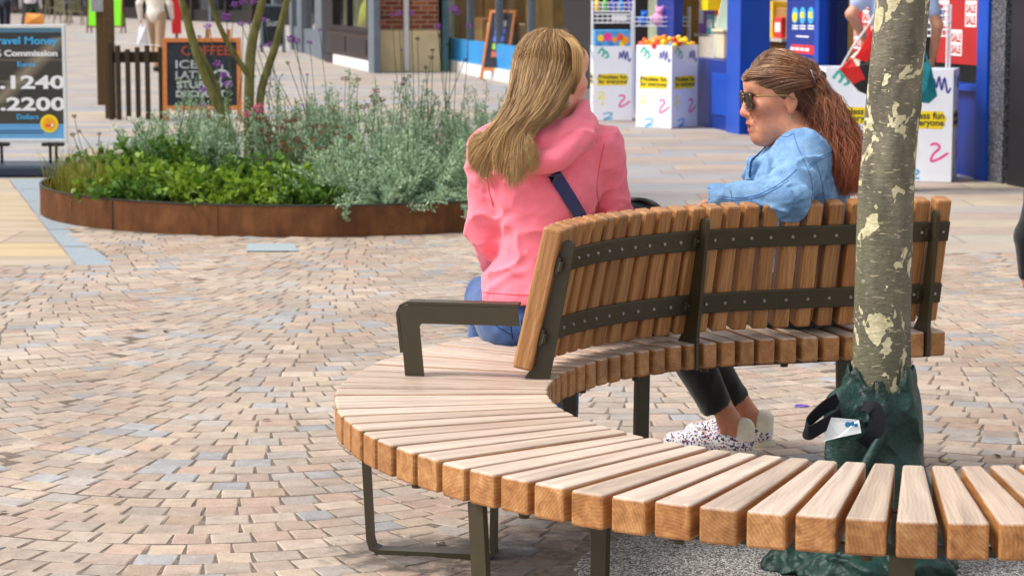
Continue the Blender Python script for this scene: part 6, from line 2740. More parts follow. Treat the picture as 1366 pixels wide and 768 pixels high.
# picture box on the first bin
_, M1, w1_, h1_ = b1_
pb_ = thing('toy_box', 'open picture box of bright toys on the bin nearest the black pier', 'toy box', tuple(M1 @ Vector((0, 0, h1_))))
MB().rbox((-.18, -.14, h1_ - .09), (.18, .14, h1_ + .16), .004, M=M1).build('carton', pmat('picture blue', srgb(80, 160, 220), .5, .3, .3, 14), pb_)
for i, (x_1, z_1, c_, r_) in enumerate(((-.12, .08, 0, .035), (-.05, .09, 2, .045), (.02, .06, 1, .03), (.08, .09, 2, .036), (.13, .06, 1, .04), (-.02, .03, 4, .03), (.10, .02, 0, .03))):
    mb_ = MB().lathe([(.001, 0), (r_, 0), (r_, .001)], (0, 0, 0), 16, M=M1 @ Matrix.Translation((x_1, -.1405, h1_ + z_1)) @ Matrix.Rotation(pi / 2, 4, 'X'))
    mb_.build('printed_shape', toym[c_] if i != 1 else PKP, pb_)


def wire_rack(label, M, w, d, z0, z1, legs_to, shelves):
    root = thing('wire_rack', label, 'rack', tuple(M @ Vector((0, 0, legs_to))), 'white wire racks before the blue shop')
    for sx in (-1, 1):
        for sy in (-1, 1):
            MB().tube([tuple(M @ Vector((sx * w / 2, sy * d / 2, legs_to))), tuple(M @ Vector((sx * w / 2, sy * d / 2, z1)))], .008, 6).build('leg', GALV, root)
    for zs in shelves:
        mb_ = MB()
        for k in range(9):
            x = -w / 2 + w * k / 8
            mb_.tube([tuple(M @ Vector((x, -d / 2, zs + .09))), tuple(M @ Vector((x, -d / 2, zs))), tuple(M @ Vector((x, d / 2, zs))), tuple(M @ Vector((x, d / 2, zs + .09)))], .003, 4)
        for zz_ in (zs, zs + .045, zs + .09):
            mb_.tube([tuple(M @ Vector((sx * w / 2, sy * d / 2, zz_))) for sx, sy in ((-1, -1), (1, -1), (1, 1), (-1, 1), (-1, -1))], .004, 4)
        mb_.build('basket', GALV, root)
    return root


def bottle(label, q, c_, group, h=.15, r=.03):
    key = 'bottle %d %d %d' % tuple(int(x * 99) for x in c_)
    root = thing('bottle', label, 'bottle', tuple(q), group)
    MB().lathe([(r * .9, 0), (r, .01), (r, h * .62), (r * .45, h * .80), (r * .40, h * .84)], q, 12).build('body', pmat(key, c_, .25, .5, .05, 20), root, smooth=True, sharp=50)
    MB().lathe([(r * .5, h * .842), (r * .52, h)], q, 10).build('cap', RED, root, smooth=True, sharp=50)


MR1 = Matrix.Translation((gp(820, 158).x, gp(820, 158).y + .55, 0))
wire_rack('white wire rack of coloured bottles behind the first two dump bins', MR1, .44, .3, 0, 1.22, .0, (.98, 1.10))
bc = [srgb(240, 200, 40), srgb(90, 180, 60), srgb(70, 70, 200), srgb(50, 140, 220), srgb(90, 60, 180)]
for k, c_ in enumerate(bc):
    bottle(['yellow', 'green', 'indigo', 'sky blue', 'violet'][k] + ' bottle with red cap on the wire rack by the black pier', MR1 @ Vector((-.17 + .085 * k, -.06, 1.108)), c_, 'bottles on the wire rack')
MB().rbox((-.02, -.165, 1.0), (.14, -.158, 1.06), .002, M=MR1).build('price_card', PAPW, bpy.data.objects['wire_rack'])
MR2 = Matrix.Translation((gp(885, 160).x, gp(885, 160).y + .62, 0))
wire_rack('white wire basket rack of toys behind the cornerwise bin', MR2, .60, .3, 0, 1.15, .0, (.95,))
for k, (x_1, c_, s_, lb) in enumerate(((-.18, srgb(40, 110, 200), .10, 'blue'), (-.02, srgb(236, 160, 200), .13, 'pink'), (.16, srgb(120, 180, 236), .14, 'pale blue'))):
    q = Vector((x_1, -.02, .955))
    mb_ = MB()
    mb_.ball((q.x, q.y, q.z + s_ * .5), (s_ * .55, s_ * .4, s_ * .55), M=MR2)
    mb_.ball((q.x + .01, q.y, q.z + s_ * 1.15), (s_ * .36, s_ * .34, s_ * .34), M=MR2)
    for sg in (-1, 1):
        mb_.ball((q.x + .01 + sg * s_ * .25, q.y, q.z + s_ * 1.45), (s_ * .13, s_ * .08, s_ * .15), M=MR2)
        mb_.ball((q.x + sg * s_ * .5, q.y - s_ * .1, q.z + s_ * .5), (s_ * .17, s_ * .15, s_ * .3), M=MR2)
    o = mb_.build('soft_toy', pmat('plush %d' % k, c_, .9), smooth=True)
    tag(o, lb + ' soft toy sitting in the white wire basket', 'soft toy', 'soft toys in the wire basket')
# pale board, beige tub and brown box right of the heap
q = gp(936, 160)
mb_ = MB()
pts = [(-.10, .0), (.10, .0), (.16, .3), (.17, .6), (.13, .85), (.06, 1.0), (0, 1.04), (-.06, 1.0), (-.12, .85), (-.16, .6), (-.15, .3)]
qb_ = WB.M @ Vector((WB.t(937), -.22, .66))
Mb = Matrix.Translation(qb_) @ Matrix.Rotation(radians(14), 4, 'Y')
vs = [Mb @ Vector((a, d, b)) for d in (-.02, .02) for a, b in pts]
n_ = len(pts)
mb_.add(vs, [tuple(range(n_)), tuple(range(2 * n_ - 1, n_ - 1, -1))] + [(k, (k + 1) % n_, n_ + (k + 1) % n_, n_ + k) for k in range(n_)])
tag(mb_.build('bodyboard', pmat('mint foam', srgb(206, 232, 218), .6, .3, .04, 8)), 'pale mint bodyboard leaning beside the heap of toys', 'bodyboard')
tub = thing('storage_tub', 'beige plastic storage tub with lid on the blue stall riser', 'tub', (q.x + .12, q.y + .15, .66))
t0, t1 = sorted((WB.t(947), WB.t(934)))
WB.box(MB(), t0, t1, -.5, -.14, .664, .92, .012).build('body', BEIGE, tub)
WB.box(MB(), t0 - .02, t1 + .02, -.52, -.12, .922, .95, .006).build('lid', BEIGE, tub)
carton(WB, 'large brown carton in the blue shop window behind the beige tub', 972, 948, -1.1, -.6, .664, 1.16)
# stock on the open shelf behind the racks
wbox(WB, 'shelf', pmat('pale display wall', None), blue, WB.t(972), WB.t(862), -.80, -.53, .84, .87)
stock = [((222, 60, 60), 'red'), ((250, 200, 50), 'yellow'), ((60, 150, 90), 'green'), ((240, 240, 240), 'white'), ((80, 120, 210), 'blue'), ((236, 130, 180), 'pink'), ((120, 80, 50), 'brown'), ((250, 150, 60), 'orange'), ((110, 200, 210), 'turquoise'), ((150, 90, 180), 'violet')]
ts0, ts1 = WB.t(968), WB.t(862)
for k, (c_, lb) in enumerate(stock):
    a_ = ts0 + (ts1 - ts0) * k / len(stock)
    w__ = (ts1 - ts0) / len(stock) * .8
    hh = .20 + .05 * ((k * 7) % 4)
    mb_ = MB()
    WB.box(mb_, a_, a_ + w__, -.78, -.56, .872, .872 + hh, .006)
    WB.box(mb_, a_ + w__ * .15, a_ + w__ * .85, -.561, -.557, .872 + hh * .3, .872 + hh * .75, mi=1)
    tag(mb_.build('toy_carton', [pmat('stock ' + lb, srgb(*c_), .5, .3, .2, 14), PAPW]), lb + ' toy carton with a pale label on the open shelf of the blue shop', 'toy carton', 'toy cartons on the shop shelf')
# rack over the fourth bin
_, M4, w4_, h4_ = b4_
wire_rack('tall white wire rack standing on the bin right of the trunk', M4 @ Matrix.Translation((.02, 0, 0)), .28, .22, 0, 1.24, h4_ - .09, (1.02, 1.12))
for k, (x_1, c_, lb) in enumerate(((-.08, srgb(236, 120, 60), 'orange'), (.02, srgb(230, 230, 235), 'white'), (.10, srgb(60, 90, 150), 'blue'))):
    bottle(lb + ' bottle on the wire rack right of the plane trunk', M4 @ Vector((x_1, 0, 1.128)), c_, 'bottles on the rack over the bin', .11, .026)

# ---------------------------------------------------------------- A-boards and the travel money sign
def a_board(name, label, base, ang, w, h, frame_m, panel_m, splay=.34, group=None, extra=None):
    """two framed leaves hinged at the top; front leaf faces the camera side"""
    root = thing(name, label, 'A-board', tuple(base), group)
    M0 = Matrix.Translation(base) @ Matrix.Rotation(radians(ang), 4, 'Z')
    for sg, nm in ((-1, 'front'), (1, 'rear')):
        tilt = math.atan(splay / 2 / h) * sg
        Ml = M0 @ Matrix.Translation((0, sg * splay / 2, 0)) @ Matrix.Rotation(tilt, 4, 'X')
        fr = MB()
        fw = .045
        fr.rbox((-w / 2, -.012, 0), (-w / 2 + fw, .012, h), .003, M=Ml)
        fr.rbox((w / 2 - fw, -.012, 0), (w / 2, .012, h), .003, M=Ml)
        fr.rbox((-w / 2 + fw, -.011, h - fw), (w / 2 - fw, .011, h - .001), .003, M=Ml)
        fr.rbox((-w / 2 + fw, -.011, h * .13), (w / 2 - fw, .011, h * .13 + fw), .003, M=Ml)
        leaf = fr.build('frame', frame_m, root)
        MB().box((-w / 2 + fw, -.005, h * .13 + fw), (w / 2 - fw, .005, h - fw), M=Ml).build('panel', panel_m, leaf)
        if sg < 0 and extra:
            extra(Ml, leaf)
    return root


def put_text(Ml, parent, s, x, z, size, m_, bold=.001, align='CENTER', width=None, d=-.0065):
    vs, fs = text_mesh(s, size, bold, .0004, align)
    if width:
        wtx = max(v[0] for v in vs) - min(v[0] for v in vs)
        k = width / wtx
    else:
        k = 1
    Mt = Ml @ Matrix.Translation((x, d, z)) @ Matrix(((k, 0, 0, 0), (0, 0, -1, 0), (0, 1, 0, 0), (0, 0, 0, 1)))
    MB().add(vs, fs, M=Mt).build('lettering', m_, parent, normals=False)


SLATE = pmat('chalk slate', srgb(40, 44, 52), .8, .2, .35, 6)
CHALK = pmat('white chalk', srgb(172, 178, 182), .9, .1, .1, 60)
CHALKO = pmat('orange chalk', srgb(152, 74, 54), .9, .1, .1, 60)


def cafe_text(Ml, leaf):
    put_text(Ml, leaf, 'COFFEE', .04, .68, .14, CHALKO, .002, width=.50)
    put_text(Ml, leaf, 'ICED', -.10, .545, .12, CHALK, .001, width=.34)
    put_text(Ml, leaf, 'LATTE', -.10, .44, .11, CHALK, .001, width=.34)
    put_text(Ml, leaf, 'STUFFED 7', .02, .34, .10, CHALK, .004, width=.56)
    put_text(Ml, leaf, 'DISCOUNT', -.02, .25, .09, CHALK, .004, width=.50)
    st = MB()
    Mk = Ml @ Matrix(((1, 0, 0, 0), (0, 0, -1, -.0062), (0, 1, 0, 0), (0, 0, 0, 1)))
    stroke(st, Mk, [(.10, .47), (.16, .52), (.24, .51), (.29, .44)], .022, 0)
    stroke(st, Mk, [(.18, .40), (.20, .50), (.205, .58)], .014, .0004)
    st.build('chalk_drawing', CHALK, leaf, normals=False)


q = gp(271, 160)
a_board('chalkboard', 'large orange framed chalkboard with white chalk menu behind the planter', (q.x, q.y, 0), 6, .80, .86, OAK, SLATE, .4, extra=cafe_text)
for px in (277, 305):
    q2 = at_y(px, 52, q.y + .12)
    tag(MB().rbox((q2.x - .02, q2.y - .015, 0), (q2.x + .02, q2.y + .015, q2.z + .1), .004).build('timber_stake', OAK), 'orange timber stake standing behind the large chalkboard, ' + ('under the left tree stem' if px == 277 else 'the right one of the two'), 'stake', 'stakes behind the chalkboard')


def colour_menu(Ml, leaf):
    for k, c_ in enumerate((srgb(190, 190, 196), srgb(70, 90, 200), srgb(90, 110, 210), srgb(140, 190, 60), srgb(170, 90, 80))):
        z0 = .80 - k * .115
        MB().box((-.10, -.0075, z0), (.10, -.0056, z0 + .085), M=Ml).build('menu_card', pmat('menu card %d' % k, c_, .6), leaf)


q = gp(672, 107)
a_board('wooden_menu_board', 'orange wooden A-board with coloured menu cards before the glass shop', (q.x, q.y + .15, 0), -40, .50, 1.04, OAK, SLATE, .5, extra=colour_menu)
q = gp(364, 70)
a_board('slate_board', 'small dark slate A-board outside the grey shop', (q.x, q.y, 0), 10, .5, 1.0, GREYP, SLATE, .4, extra=lambda Ml, lf_: put_text(Ml, lf_, 'Sun', 0, .55, .2, CHALK, .002, width=.26))
q = gp(142, 44)
a_board('green_board', 'lime green A-board in a dark red frame far down the street', (q.x, q.y, 0), -4, 1.05, 1.25, pmat('dark red frame', srgb(112, 36, 40), .5), pmat('lime poster', srgb(130, 232, 40), .5, .3, .05, 6), .5,
        extra=lambda Ml, lf_: MB().box((-.02, -.0085, .75), (.24, -.006, 1.10), M=Ml).build('white_sheet', PAPW, lf_))

# travel money sign on its rubber base
SX0, SX1 = -25, 87
sy = 17.0
lo, hi = at_y(SX1, 190, sy), at_y(SX1, 33, sy)
wS = .62
x1 = hi.x
x0 = x1 - wS
z0, z1 = lo.z, hi.z
ms = thing('money_sign', 'silver framed travel money sign with exchange rates on a dark rubber base', 'sign', ((x0 + x1) / 2, sy, 0))
FRM = pmat('silver snap frame', srgb(214, 218, 220), .35, .5, .05, 20)
mb_ = MB()
fw = .026
mb_.rbox((x0, sy - .012, z0), (x0 + fw, sy + .012, z1), .004)
mb_.rbox((x1 - fw, sy - .012, z0), (x1, sy + .012, z1), .004)
mb_.rbox((x0 + fw, sy - .011, z1 - fw), (x1 - fw, sy + .011, z1 - .0005), .004)
mb_.rbox((x0 + fw, sy - .011, z0 + .0005), (x1 - fw, sy + .011, z0 + fw), .004)
mb_.build('frame', FRM, ms)
pm_ = N('sign poster')
sp_ = pm_.n('ShaderNodeSeparateXYZ')
pm_.l(pm_.pos(), sp_.inputs[0])
zr = pm_.math('DIVIDE', pm_.math('SUBTRACT', sp_.outputs[2], z0), z1 - z0)
pcol = pm_.ramp(zr, [(0, srgb(110, 176, 226)), (.155, srgb(92, 162, 220)), (.16, srgb(62, 62, 58)), (.30, srgb(58, 56, 50)), (.31, srgb(96, 92, 80)), (.32, srgb(52, 52, 50)), (.50, srgb(50, 50, 48)), (.52, srgb(104, 100, 88)), (.53, srgb(54, 54, 52)), (.69, srgb(56, 54, 50)), (.70, srgb(110, 104, 90)), (.71, srgb(60, 60, 56)), (.93, srgb(44, 48, 50)), (.935, srgb(72, 120, 150)), (1, srgb(90, 150, 184))])
# printed photo behind the words: a pale diagonal band on the artwork
dg = pm_.math('ADD', pm_.math('MULTIPLY', sp_.outputs[0], .9), pm_.math('MULTIPLY', sp_.outputs[2], -.9))
f_ = pm_.ramp(pm_.math('SUBTRACT', dg, (x1 - .17) * .9 - (z1 - .22) * .9 - .5), [(.42, (0, 0, 0)), (.5, (.45, .45, .45)), (.6, (0, 0, 0))])
msk = pm_.ramp(zr, [(.32, (0, 0, 0)), (.34, (1, 1, 1)), (.88, (1, 1, 1)), (.9, (0, 0, 0))])
pcol = pm_.mix(pcol, srgb(190, 176, 150), pm_.mix((0, 0, 0), f_, msk))
pm_.base(pcol)
pm_.set(rough=.25, spec=.5)
pan = MB().box((x0 + fw, sy - .006, z0 + fw), (x1 - fw, sy + .006, z1 - fw)).build('panel', pm_.m, ms)
MS = Matrix.Translation(((x0 + x1) / 2, sy, 0))
SKY_T = pmat('sky lettering', srgb(60, 172, 232), .5)


def zpx(py):
    return at_y(60, py, sy).z


put_text(MS, pan, 'Travel Money', .005, zpx(59), .075, SKY_T, .002, width=.50)
put_text(MS, pan, '0% Commission', .0, zpx(75), .06, WPR, .002, width=.50)
put_text(MS, pan, 'Euros', .02, zpx(89), .05, SKY_T, .001, width=.13)
put_text(MS, pan, '1.1240', .005, zpx(118), .13, WPR, .004, width=.55)
put_text(MS, pan, '1.2200', .005, zpx(147), .13, WPR, .004, width=.55)
put_text(MS, pan, 'Dollars', .02, zpx(159), .05, SKY_T, .001, width=.16)
for k, py in enumerate((175, 178)):
    MB().box((-.24 + .02 * k, -.0072, zpx(py)), (.16 - .03 * k, -.0066, zpx(py) + .007), M=MS).build('small_print', pmat('dark blue print', srgb(30, 70, 110), .5), pan)
sc = at_y(66, 165, sy)
for r_, c_, d_ in ((.066, YEL, -.0075), (.046, pmat('orange print', srgb(250, 170, 30), .5), -.0085)):
    MB().lathe([(r_, 0), (r_, .0008)], (0, 0, 0), 28, M=Matrix.Translation((sc.x, sy + d_, sc.z)) @ Matrix.Rotation(pi / 2, 4, 'X')).build('round_sticker', c_, pan)
for dx in (-.016, .004, .020):
    MB().box((sc.x + dx - .007, sy - .0100, sc.z - .022), (sc.x + dx + .007, sy - .0095, sc.z - .002)).build('sticker_mark', RED if dx < .01 else WPR, pan)
for dx in (-.20, .20):
    cxm = (x0 + x1) / 2 + dx
    for e_ in (-.022, .022):
        MB().cyl((cxm + e_, sy, .07), (cxm + e_, sy, z0 + .01), .011, n=10).build('spring_post', CHAR, ms)
    MB().rbox((cxm - .08, sy - .03, z0 - .028), (cxm + .08, sy + .03, z0 - .002), .005).build('bracket', CHAR, ms)
b0_, b1_2 = at_z(90, 234, 0), at_z(90, 209, .075)
mb_ = MB()
rb = pmat('dark blue rubber', srgb(38, 50, 70), .5, .4, .12, 20)
mb_.rbox((x0 - .06, sy - .26, .004), (x1 + .02, sy + .26, .085), .02)
mb_.build('base', rb, ms)

# ---------------------------------------------------------------- timber railing and posts
OLT = pmat('brown stained timber', srgb(84, 64, 38), .7, .3, .15, 30)
OLT2 = pmat('dark stained timber', srgb(58, 46, 30), .7, .3, .15, 30)
fence = thing('timber_railing', 'short railing of dark upright battens on a single crosspiece beside the chalkboard', 'railing', tuple(gp(180, 160)))
yf = gp(180, 160).y
for px, pt in zip((147, 157, 170, 183, 196, 214), (57, 61, 66, 63, 61, 63)):
    q = at_y(px, pt, yf)
    MB().rbox((q.x - .024, yf - .024, 0), (q.x + .024, yf + .024, q.z), .005).build('batten', OLT2, fence)
qa, qb = at_y(145, 68, yf), at_y(216, 84, yf)
MB().rbox((qa.x, yf + .025, qb.z), (qb.x, yf + .05, qa.z - .01), .004).build('crosspiece', OLT2, fence)
MB().tube([tuple(at_y(152, 57, yf)), tuple(at_y(214, 61, yf))], .004, 6).build('wire', GALV, fence)
for px, py, w_, lb in ((136, 140, .085, 'brown timber post with a small notice, left of the pair'), (148, 158, .10, 'brown timber post at the end of the railing, right of the pair')):
    q = gp(px, py)
    po_ = thing('timber_post', lb, 'post', tuple(q), 'timber posts by the railing')
    MB().rbox((q.x - w_ / 2, q.y - .05, 0), (q.x + w_ / 2, q.y + .05, 2.4), .008).build('shaft', OLT, po_)
    if px == 136:
        z_ = at_y(px, 16, q.y).z
        MB().rbox((q.x - .09, q.y - .07, z_), (q.x + .06, q.y - .052, z_ + .5), .004).build('notice', pmat('grey notice', srgb(150, 152, 158), .5), po_)

# cafe chairs far down the street
CHM = pmat('olive metal chair', srgb(128, 126, 92), .5, .4, .1, 20)


def cafe_chair(label, x, y, ang):
    root = thing('cafe_chair', label, 'chair', (x, y, 0), 'cafe chairs far down the street')
    M0 = Matrix.Translation((x, y, 0)) @ Matrix.Rotation(radians(ang), 4, 'Z')
    MB().rbox((-.22, -.22, .44), (.22, .22, .47), .01, M=M0).build('seat', CHM, root)
    for sx in (-1, 1):
        for sy_ in (-1, 1):
            MB().tube([tuple(M0 @ Vector((sx * .20, sy_ * .20, .44))), tuple(M0 @ Vector((sx * .24, sy_ * .25, 0)))], .022, 6).build('leg', CHM, root)
    mb__ = MB()
    for k in range(5):
        xx = -.18 + .09 * k
        mb__.rbox((xx - .025, .19, .471), (xx + .025, .215, .86), .005, M=M0)
    mb__.rbox((-.22, .185, .861), (.22, .22, .92), .008, M=M0)
    mb__.build('backrest', CHM, root)


for lb, px, py, an in (('cafe chair nearest the lime green board', 101, 34, 20), ('cafe chair in the middle of the far group', 84, 32, 160), ('cafe chair behind the others of the far group', 70, 26, 80)):
    q = gp(px, py)
    cafe_chair(lb, q.x, q.y, an)
tbq = gp(90, 30)
ct = thing('cafe_table', 'small grey cafe table among the far chairs', 'table', tuple(tbq))
MB().lathe([(.36, .70), (.37, .715), (.36, .73)], tbq, 24).build('top', GREYP, ct)
MB().lathe([(.20, .0), (.19, .02), (.03, .05), (.03, .699)], tbq, 14).build('stand', CHAR, ct)


# ---------------------------------------------------------------- passers-by
def passer(label, x, y, fac, Hs, top_c, leg_c, hair_c, lel, lwr, rel, rwr, stance=.10, skirt=False, h=.012, skin_c=srgb(206, 150, 124), coat=0.0, sleeve=1.0, long_hair=False):
    """standing figure. fac: facing direction in degrees (0 = +X). Elbows and wrists are in body coordinates (forward, left, up) for a 1.70 m figure."""
    root = thing('person', label, 'person', (x, y, 0))
    f = vec(cos(radians(fac)), sin(radians(fac)), 0)
    l = vec(-f[1], f[0], 0)
    k = Hs / 1.70
    o = vec(x, y, 0)

    def w(a, b, c):
        return o + (f * a + l * b + vec(0, 0, c)) * k
    R = np.stack([f, l, vec(0, 0, 1)], 1)
    lo_, hi_ = o + vec(-.62, -.62, -.01), o + vec(.62, .62, Hs + .08)
    B = SDF(lo_, hi_, h)
    add_head(B, w(.02, 0, 1.585), R, .96 * k, False)
    B.cap(w(0, 0, 1.49), w(-.01, 0, 1.41), .052 * k, .055 * k, .03)
    B.ell(w(0, 0, 1.22), vec(.11, .16, .20) * k, R, .05)
    B.ell(w(0, 0, .95), vec(.11, .165, .13) * k, R, .05)
    for sg, el, wr in ((1, lel, lwr), (-1, rel, rwr)):
        sh = w(-.01, sg * .165, 1.37)
        e_, r_ = w(*el), w(*wr)
        B.cap(w(0, sg * .06, 1.40), sh, .05 * k, .055 * k, .03)
        B.cap(sh, e_, .046 * k, .037 * k, .03).cap(e_, r_, .037 * k, .026 * k, .02)
        d = (r_ - e_) / np.linalg.norm(r_ - e_)
        add_hand(B, r_, d, l * -sg, f, .9 * k, .5)
    leg = []
    for sg in (1, -1):
        hip, kn, an = w(0, sg * .09, .90), w(.03 + stance * .4 * sg, sg * .085, .48), w(-.02 + stance * sg, sg * .085, .09)
        leg.append((hip, kn, an))
        B.cap(hip, kn, .080 * k, .055 * k, .03).cap(kn, an, .052 * k, .034 * k, .02)
        B.cap(an + vec(0, 0, -.045) * k, an + f * .15 * k + vec(0, 0, -.055) * k, .032 * k, .026 * k, .02)
    V, Q = B.surface(1)
    np_mesh('body', V, Q, SKIN, root, np.tile(np.array(skin_c), (len(V), 1)))
    T_ = SDF(lo_, hi_, h)
    T_.ell(w(0, 0, 1.22), vec(.125, .18, .22) * k, R, .05)
    T_.cap(w(0, 0, 1.1), w(0, 0, .96 - coat), .145 * k, .165 * k, .05, 'add', (f, .8))
    for sg, el, wr in ((1, lel, lwr), (-1, rel, rwr)):
        sh = w(-.01, sg * .165, 1.37)
        e_, r_ = w(*el), w(*wr)
        T_.cap(w(0, sg * .07, 1.39), sh, .06 * k, .066 * k, .03)
        if sleeve >= 1:
            T_.cap(sh, e_, .062 * k, .052 * k, .03).cap(e_, r_, .052 * k, .042 * k, .02)
        else:
            T_.cap(sh, sh + (e_ - sh) * sleeve, .064 * k, .060 * k, .03)
    T_.cap(w(.02, 0, 1.44), w(.04, 0, 1.6), .055 * k, .07 * k, .01, 'sub')
    T_.disp(lambda X, Y, Zc: -.006 * ((1 - np.abs(w3(X, Y, Zc))) ** 3 - .3))
    V, Q = T_.surface(1)
    np_mesh('top', V, Q, cloth('cloth %d' % (len(MATS)), top_c, 500), root)
    G = SDF(lo_, hi_, h)
    G.ell(w(0, 0, .93), vec(.125, .18, .11) * k, R, .04)
    if skirt:
        G.cap(w(0, 0, .86), w(0, 0, .45), .17 * k, .24 * k, .04, 'add', (f, .8))
    for hip, kn, an in leg:
        if not skirt:
            G.cap(hip, kn, .095 * k, .070 * k, .03).cap(kn, an + vec(0, 0, .02), .068 * k, .056 * k, .03)
    V, Q = G.surface(1)
    np_mesh('skirt' if skirt else 'trousers', V, Q, cloth('cloth %d' % (len(MATS)), leg_c, 500), root)
    for hip, kn, an in leg:
        s_ = SDF(an - vec(.3, .3, .12), an + vec(.3, .3, .15), min(h, .008))
        s_.cap(an + vec(0, 0, -.04) * k - f * .02, an + f * .17 * k + vec(0, 0, -.055) * k, .045 * k, .034 * k, .02)
        s_.half((0, 0, .003), (0, 0, -1))
        V, Q = s_.surface(1)
        np_mesh('shoe', V, Q, CHAR, root)
    hb = SDF(lo_, hi_, min(h, .01))
    hb.ell(w(.0, 0, 1.62), vec(.108, .088, .100) * k, R, .02)
    if long_hair:
        hb.cap(w(-.07, 0, 1.58), w(-.10, 0, 1.30), .085 * k, .075 * k, .03)
    hb.half(w(.075, 0, 1.64), R @ vec(.85, 0, -.52))
    V, Q = hb.surface(1)
    np_mesh('hair', V, Q, HAIR, root, np.tile(np.array(hair_c), (len(V), 1)))
    return root, w


arm_dn = dict(lel=(-.02, .24, 1.08), lwr=(.06, .25, .84), rel=(-.02, -.24, 1.08), rwr=(.06, -.25, .84))
# shopper behind the plane trunk
px_, d_ = 1192, 15.7
xx = (px_ - 683) / FPX * d_ * 1.0
shopper, sw = passer('shopper in pale blue shirt and navy trousers standing behind the plane trunk with bags', xx, d_, 86, 1.72, srgb(168, 186, 228), srgb(22, 26, 48), srgb(110, 76, 46),
                     (-.04, .30, 1.17), (.20, .20, 1.02), (-.02, -.27, 1.10), (.10, -.26, .90), .05, False, .010, sleeve=.62, long_hair=True)
# patterned tote on her left arm
tb_m = N('tote patchwork')
sp2 = tb_m.n('ShaderNodeTexVoronoi')
sp2.distance = 'CHEBYCHEV'
sp2.inputs['Scale'].default_value = 7
sp2.inputs['Randomness'].default_value = .55
tb_m.l(tb_m.pos((1, .3, 1), (0, .5, 0)), sp2.inputs['Vector'])
sc2 = tb_m.n('ShaderNodeSeparateColor')
tb_m.l(sp2.outputs['Color'], sc2.inputs[0])
tb_m.base(tb_m.ramp(sc2.outputs[0], [(0, srgb(24, 24, 30)), (.34, srgb(206, 30, 28)), (.56, srgb(222, 214, 196)), (.74, srgb(28, 28, 36)), (.88, srgb(222, 214, 196)), (.94, srgb(206, 160, 40))], 'CONSTANT'))
tb_m.set(rough=.7)
tote = thing('tote_bag', 'red black and white patchwork tote bag hanging on the shopper behind the trunk', 'bag', (xx - .2, d_ - .25, .7))


def slab_bag(px_pts, y, th, m_, name, parent):
    P_ = [at_y(a, b, y) for a, b in px_pts]
    n__ = len(P_)
    vs_ = [q + Vector((0, -th / 2, 0)) for q in P_] + [q + Vector((0, th / 2, 0)) for q in P_]
    cf = sum(P_, Vector()) / n__
    vs_ += [cf + Vector((0, -th, 0)), cf + Vector((0, th, 0))]
    fs_ = [(k, (k + 1) % n__, 2 * n__) for k in range(n__)] + [(n__ + (k + 1) % n__, n__ + k, 2 * n__ + 1) for k in range(n__)] + [(k, n__ + k, n__ + (k + 1) % n__, (k + 1) % n__) for k in range(n__)]
    return MB().add(vs_, fs_).build(name, m_, parent)


yb = d_ - .30
slab_bag([(1152, 62), (1166, 38), (1172, 40), (1178, 118), (1160, 128), (1146, 122), (1120, 92)], yb, .09, tb_m.m, 'bag_body', tote)
slab_bag([(1140, 78), (1165, 37), (1168, 40), (1165, 80), (1158, 84)], yb - .075, .01, pmat('red canvas', srgb(214, 26, 26), .7), 'red_panel', tote)
MB().tube([tuple(at_y(1122, 90, yb - .05)), tuple(at_y(1138, 62, yb - .05)), tuple(at_y(1160, 32, yb - .02)), tuple(at_y(1166, 20, yb + .1))], .008, 6).build('strap', pmat('pale strap', srgb(200, 196, 196), .7), tote)
tl = thing('shopping_bag', 'teal shopping bag at the right side of the shopper behind the trunk', 'bag', (xx + .25, d_ - .1, .6))
slab_bag([(1222, 82), (1240, 84), (1249, 128), (1238, 138), (1222, 136)], d_ - .16, .08, pmat('teal cloth', srgb(24, 116, 130), .7, .3, .25, 8), 'bag_body', tl)
MB().tube([tuple(at_y(1226, 84, d_ - .16)), tuple(at_y(1232, 62, d_ - .12)), tuple(at_y(1238, 84, d_ - .16))], .007, 6).build('handle', pmat('teal cloth', None), tl)

# walker in cream top and beige trousers
d_ = 37.5
xx = (211 - 683) / FPX * d_
walker, ww_ = passer('walker in cream top and beige trousers passing behind the railing', xx, d_, 70, 1.66, srgb(232, 226, 214), srgb(176, 146, 118), srgb(150, 140, 130),
                     (-.10, .25, 1.10), (-.02, .27, .86), (.02, -.25, 1.10), (.14, -.22, .88), .16, False, .016, coat=.02)
bg_ = thing('carrier_bag', 'white carrier bag in the left hand of the walker in cream', 'bag', tuple(at_y(190, 66, d_)))
slab_bag([(186, 36), (195, 36), (198, 62), (183, 62)], d_ - .05, .10, pmat('white plastic bag', srgb(226, 228, 236), .5), 'bag_body', bg_)
MB().tube([tuple(at_y(187, 37, d_ - .05)), tuple(at_y(190.5, 28, d_ - .03)), tuple(at_y(194, 37, d_ - .05))], .01, 6).build('handle', pmat('white plastic bag', None), bg_)
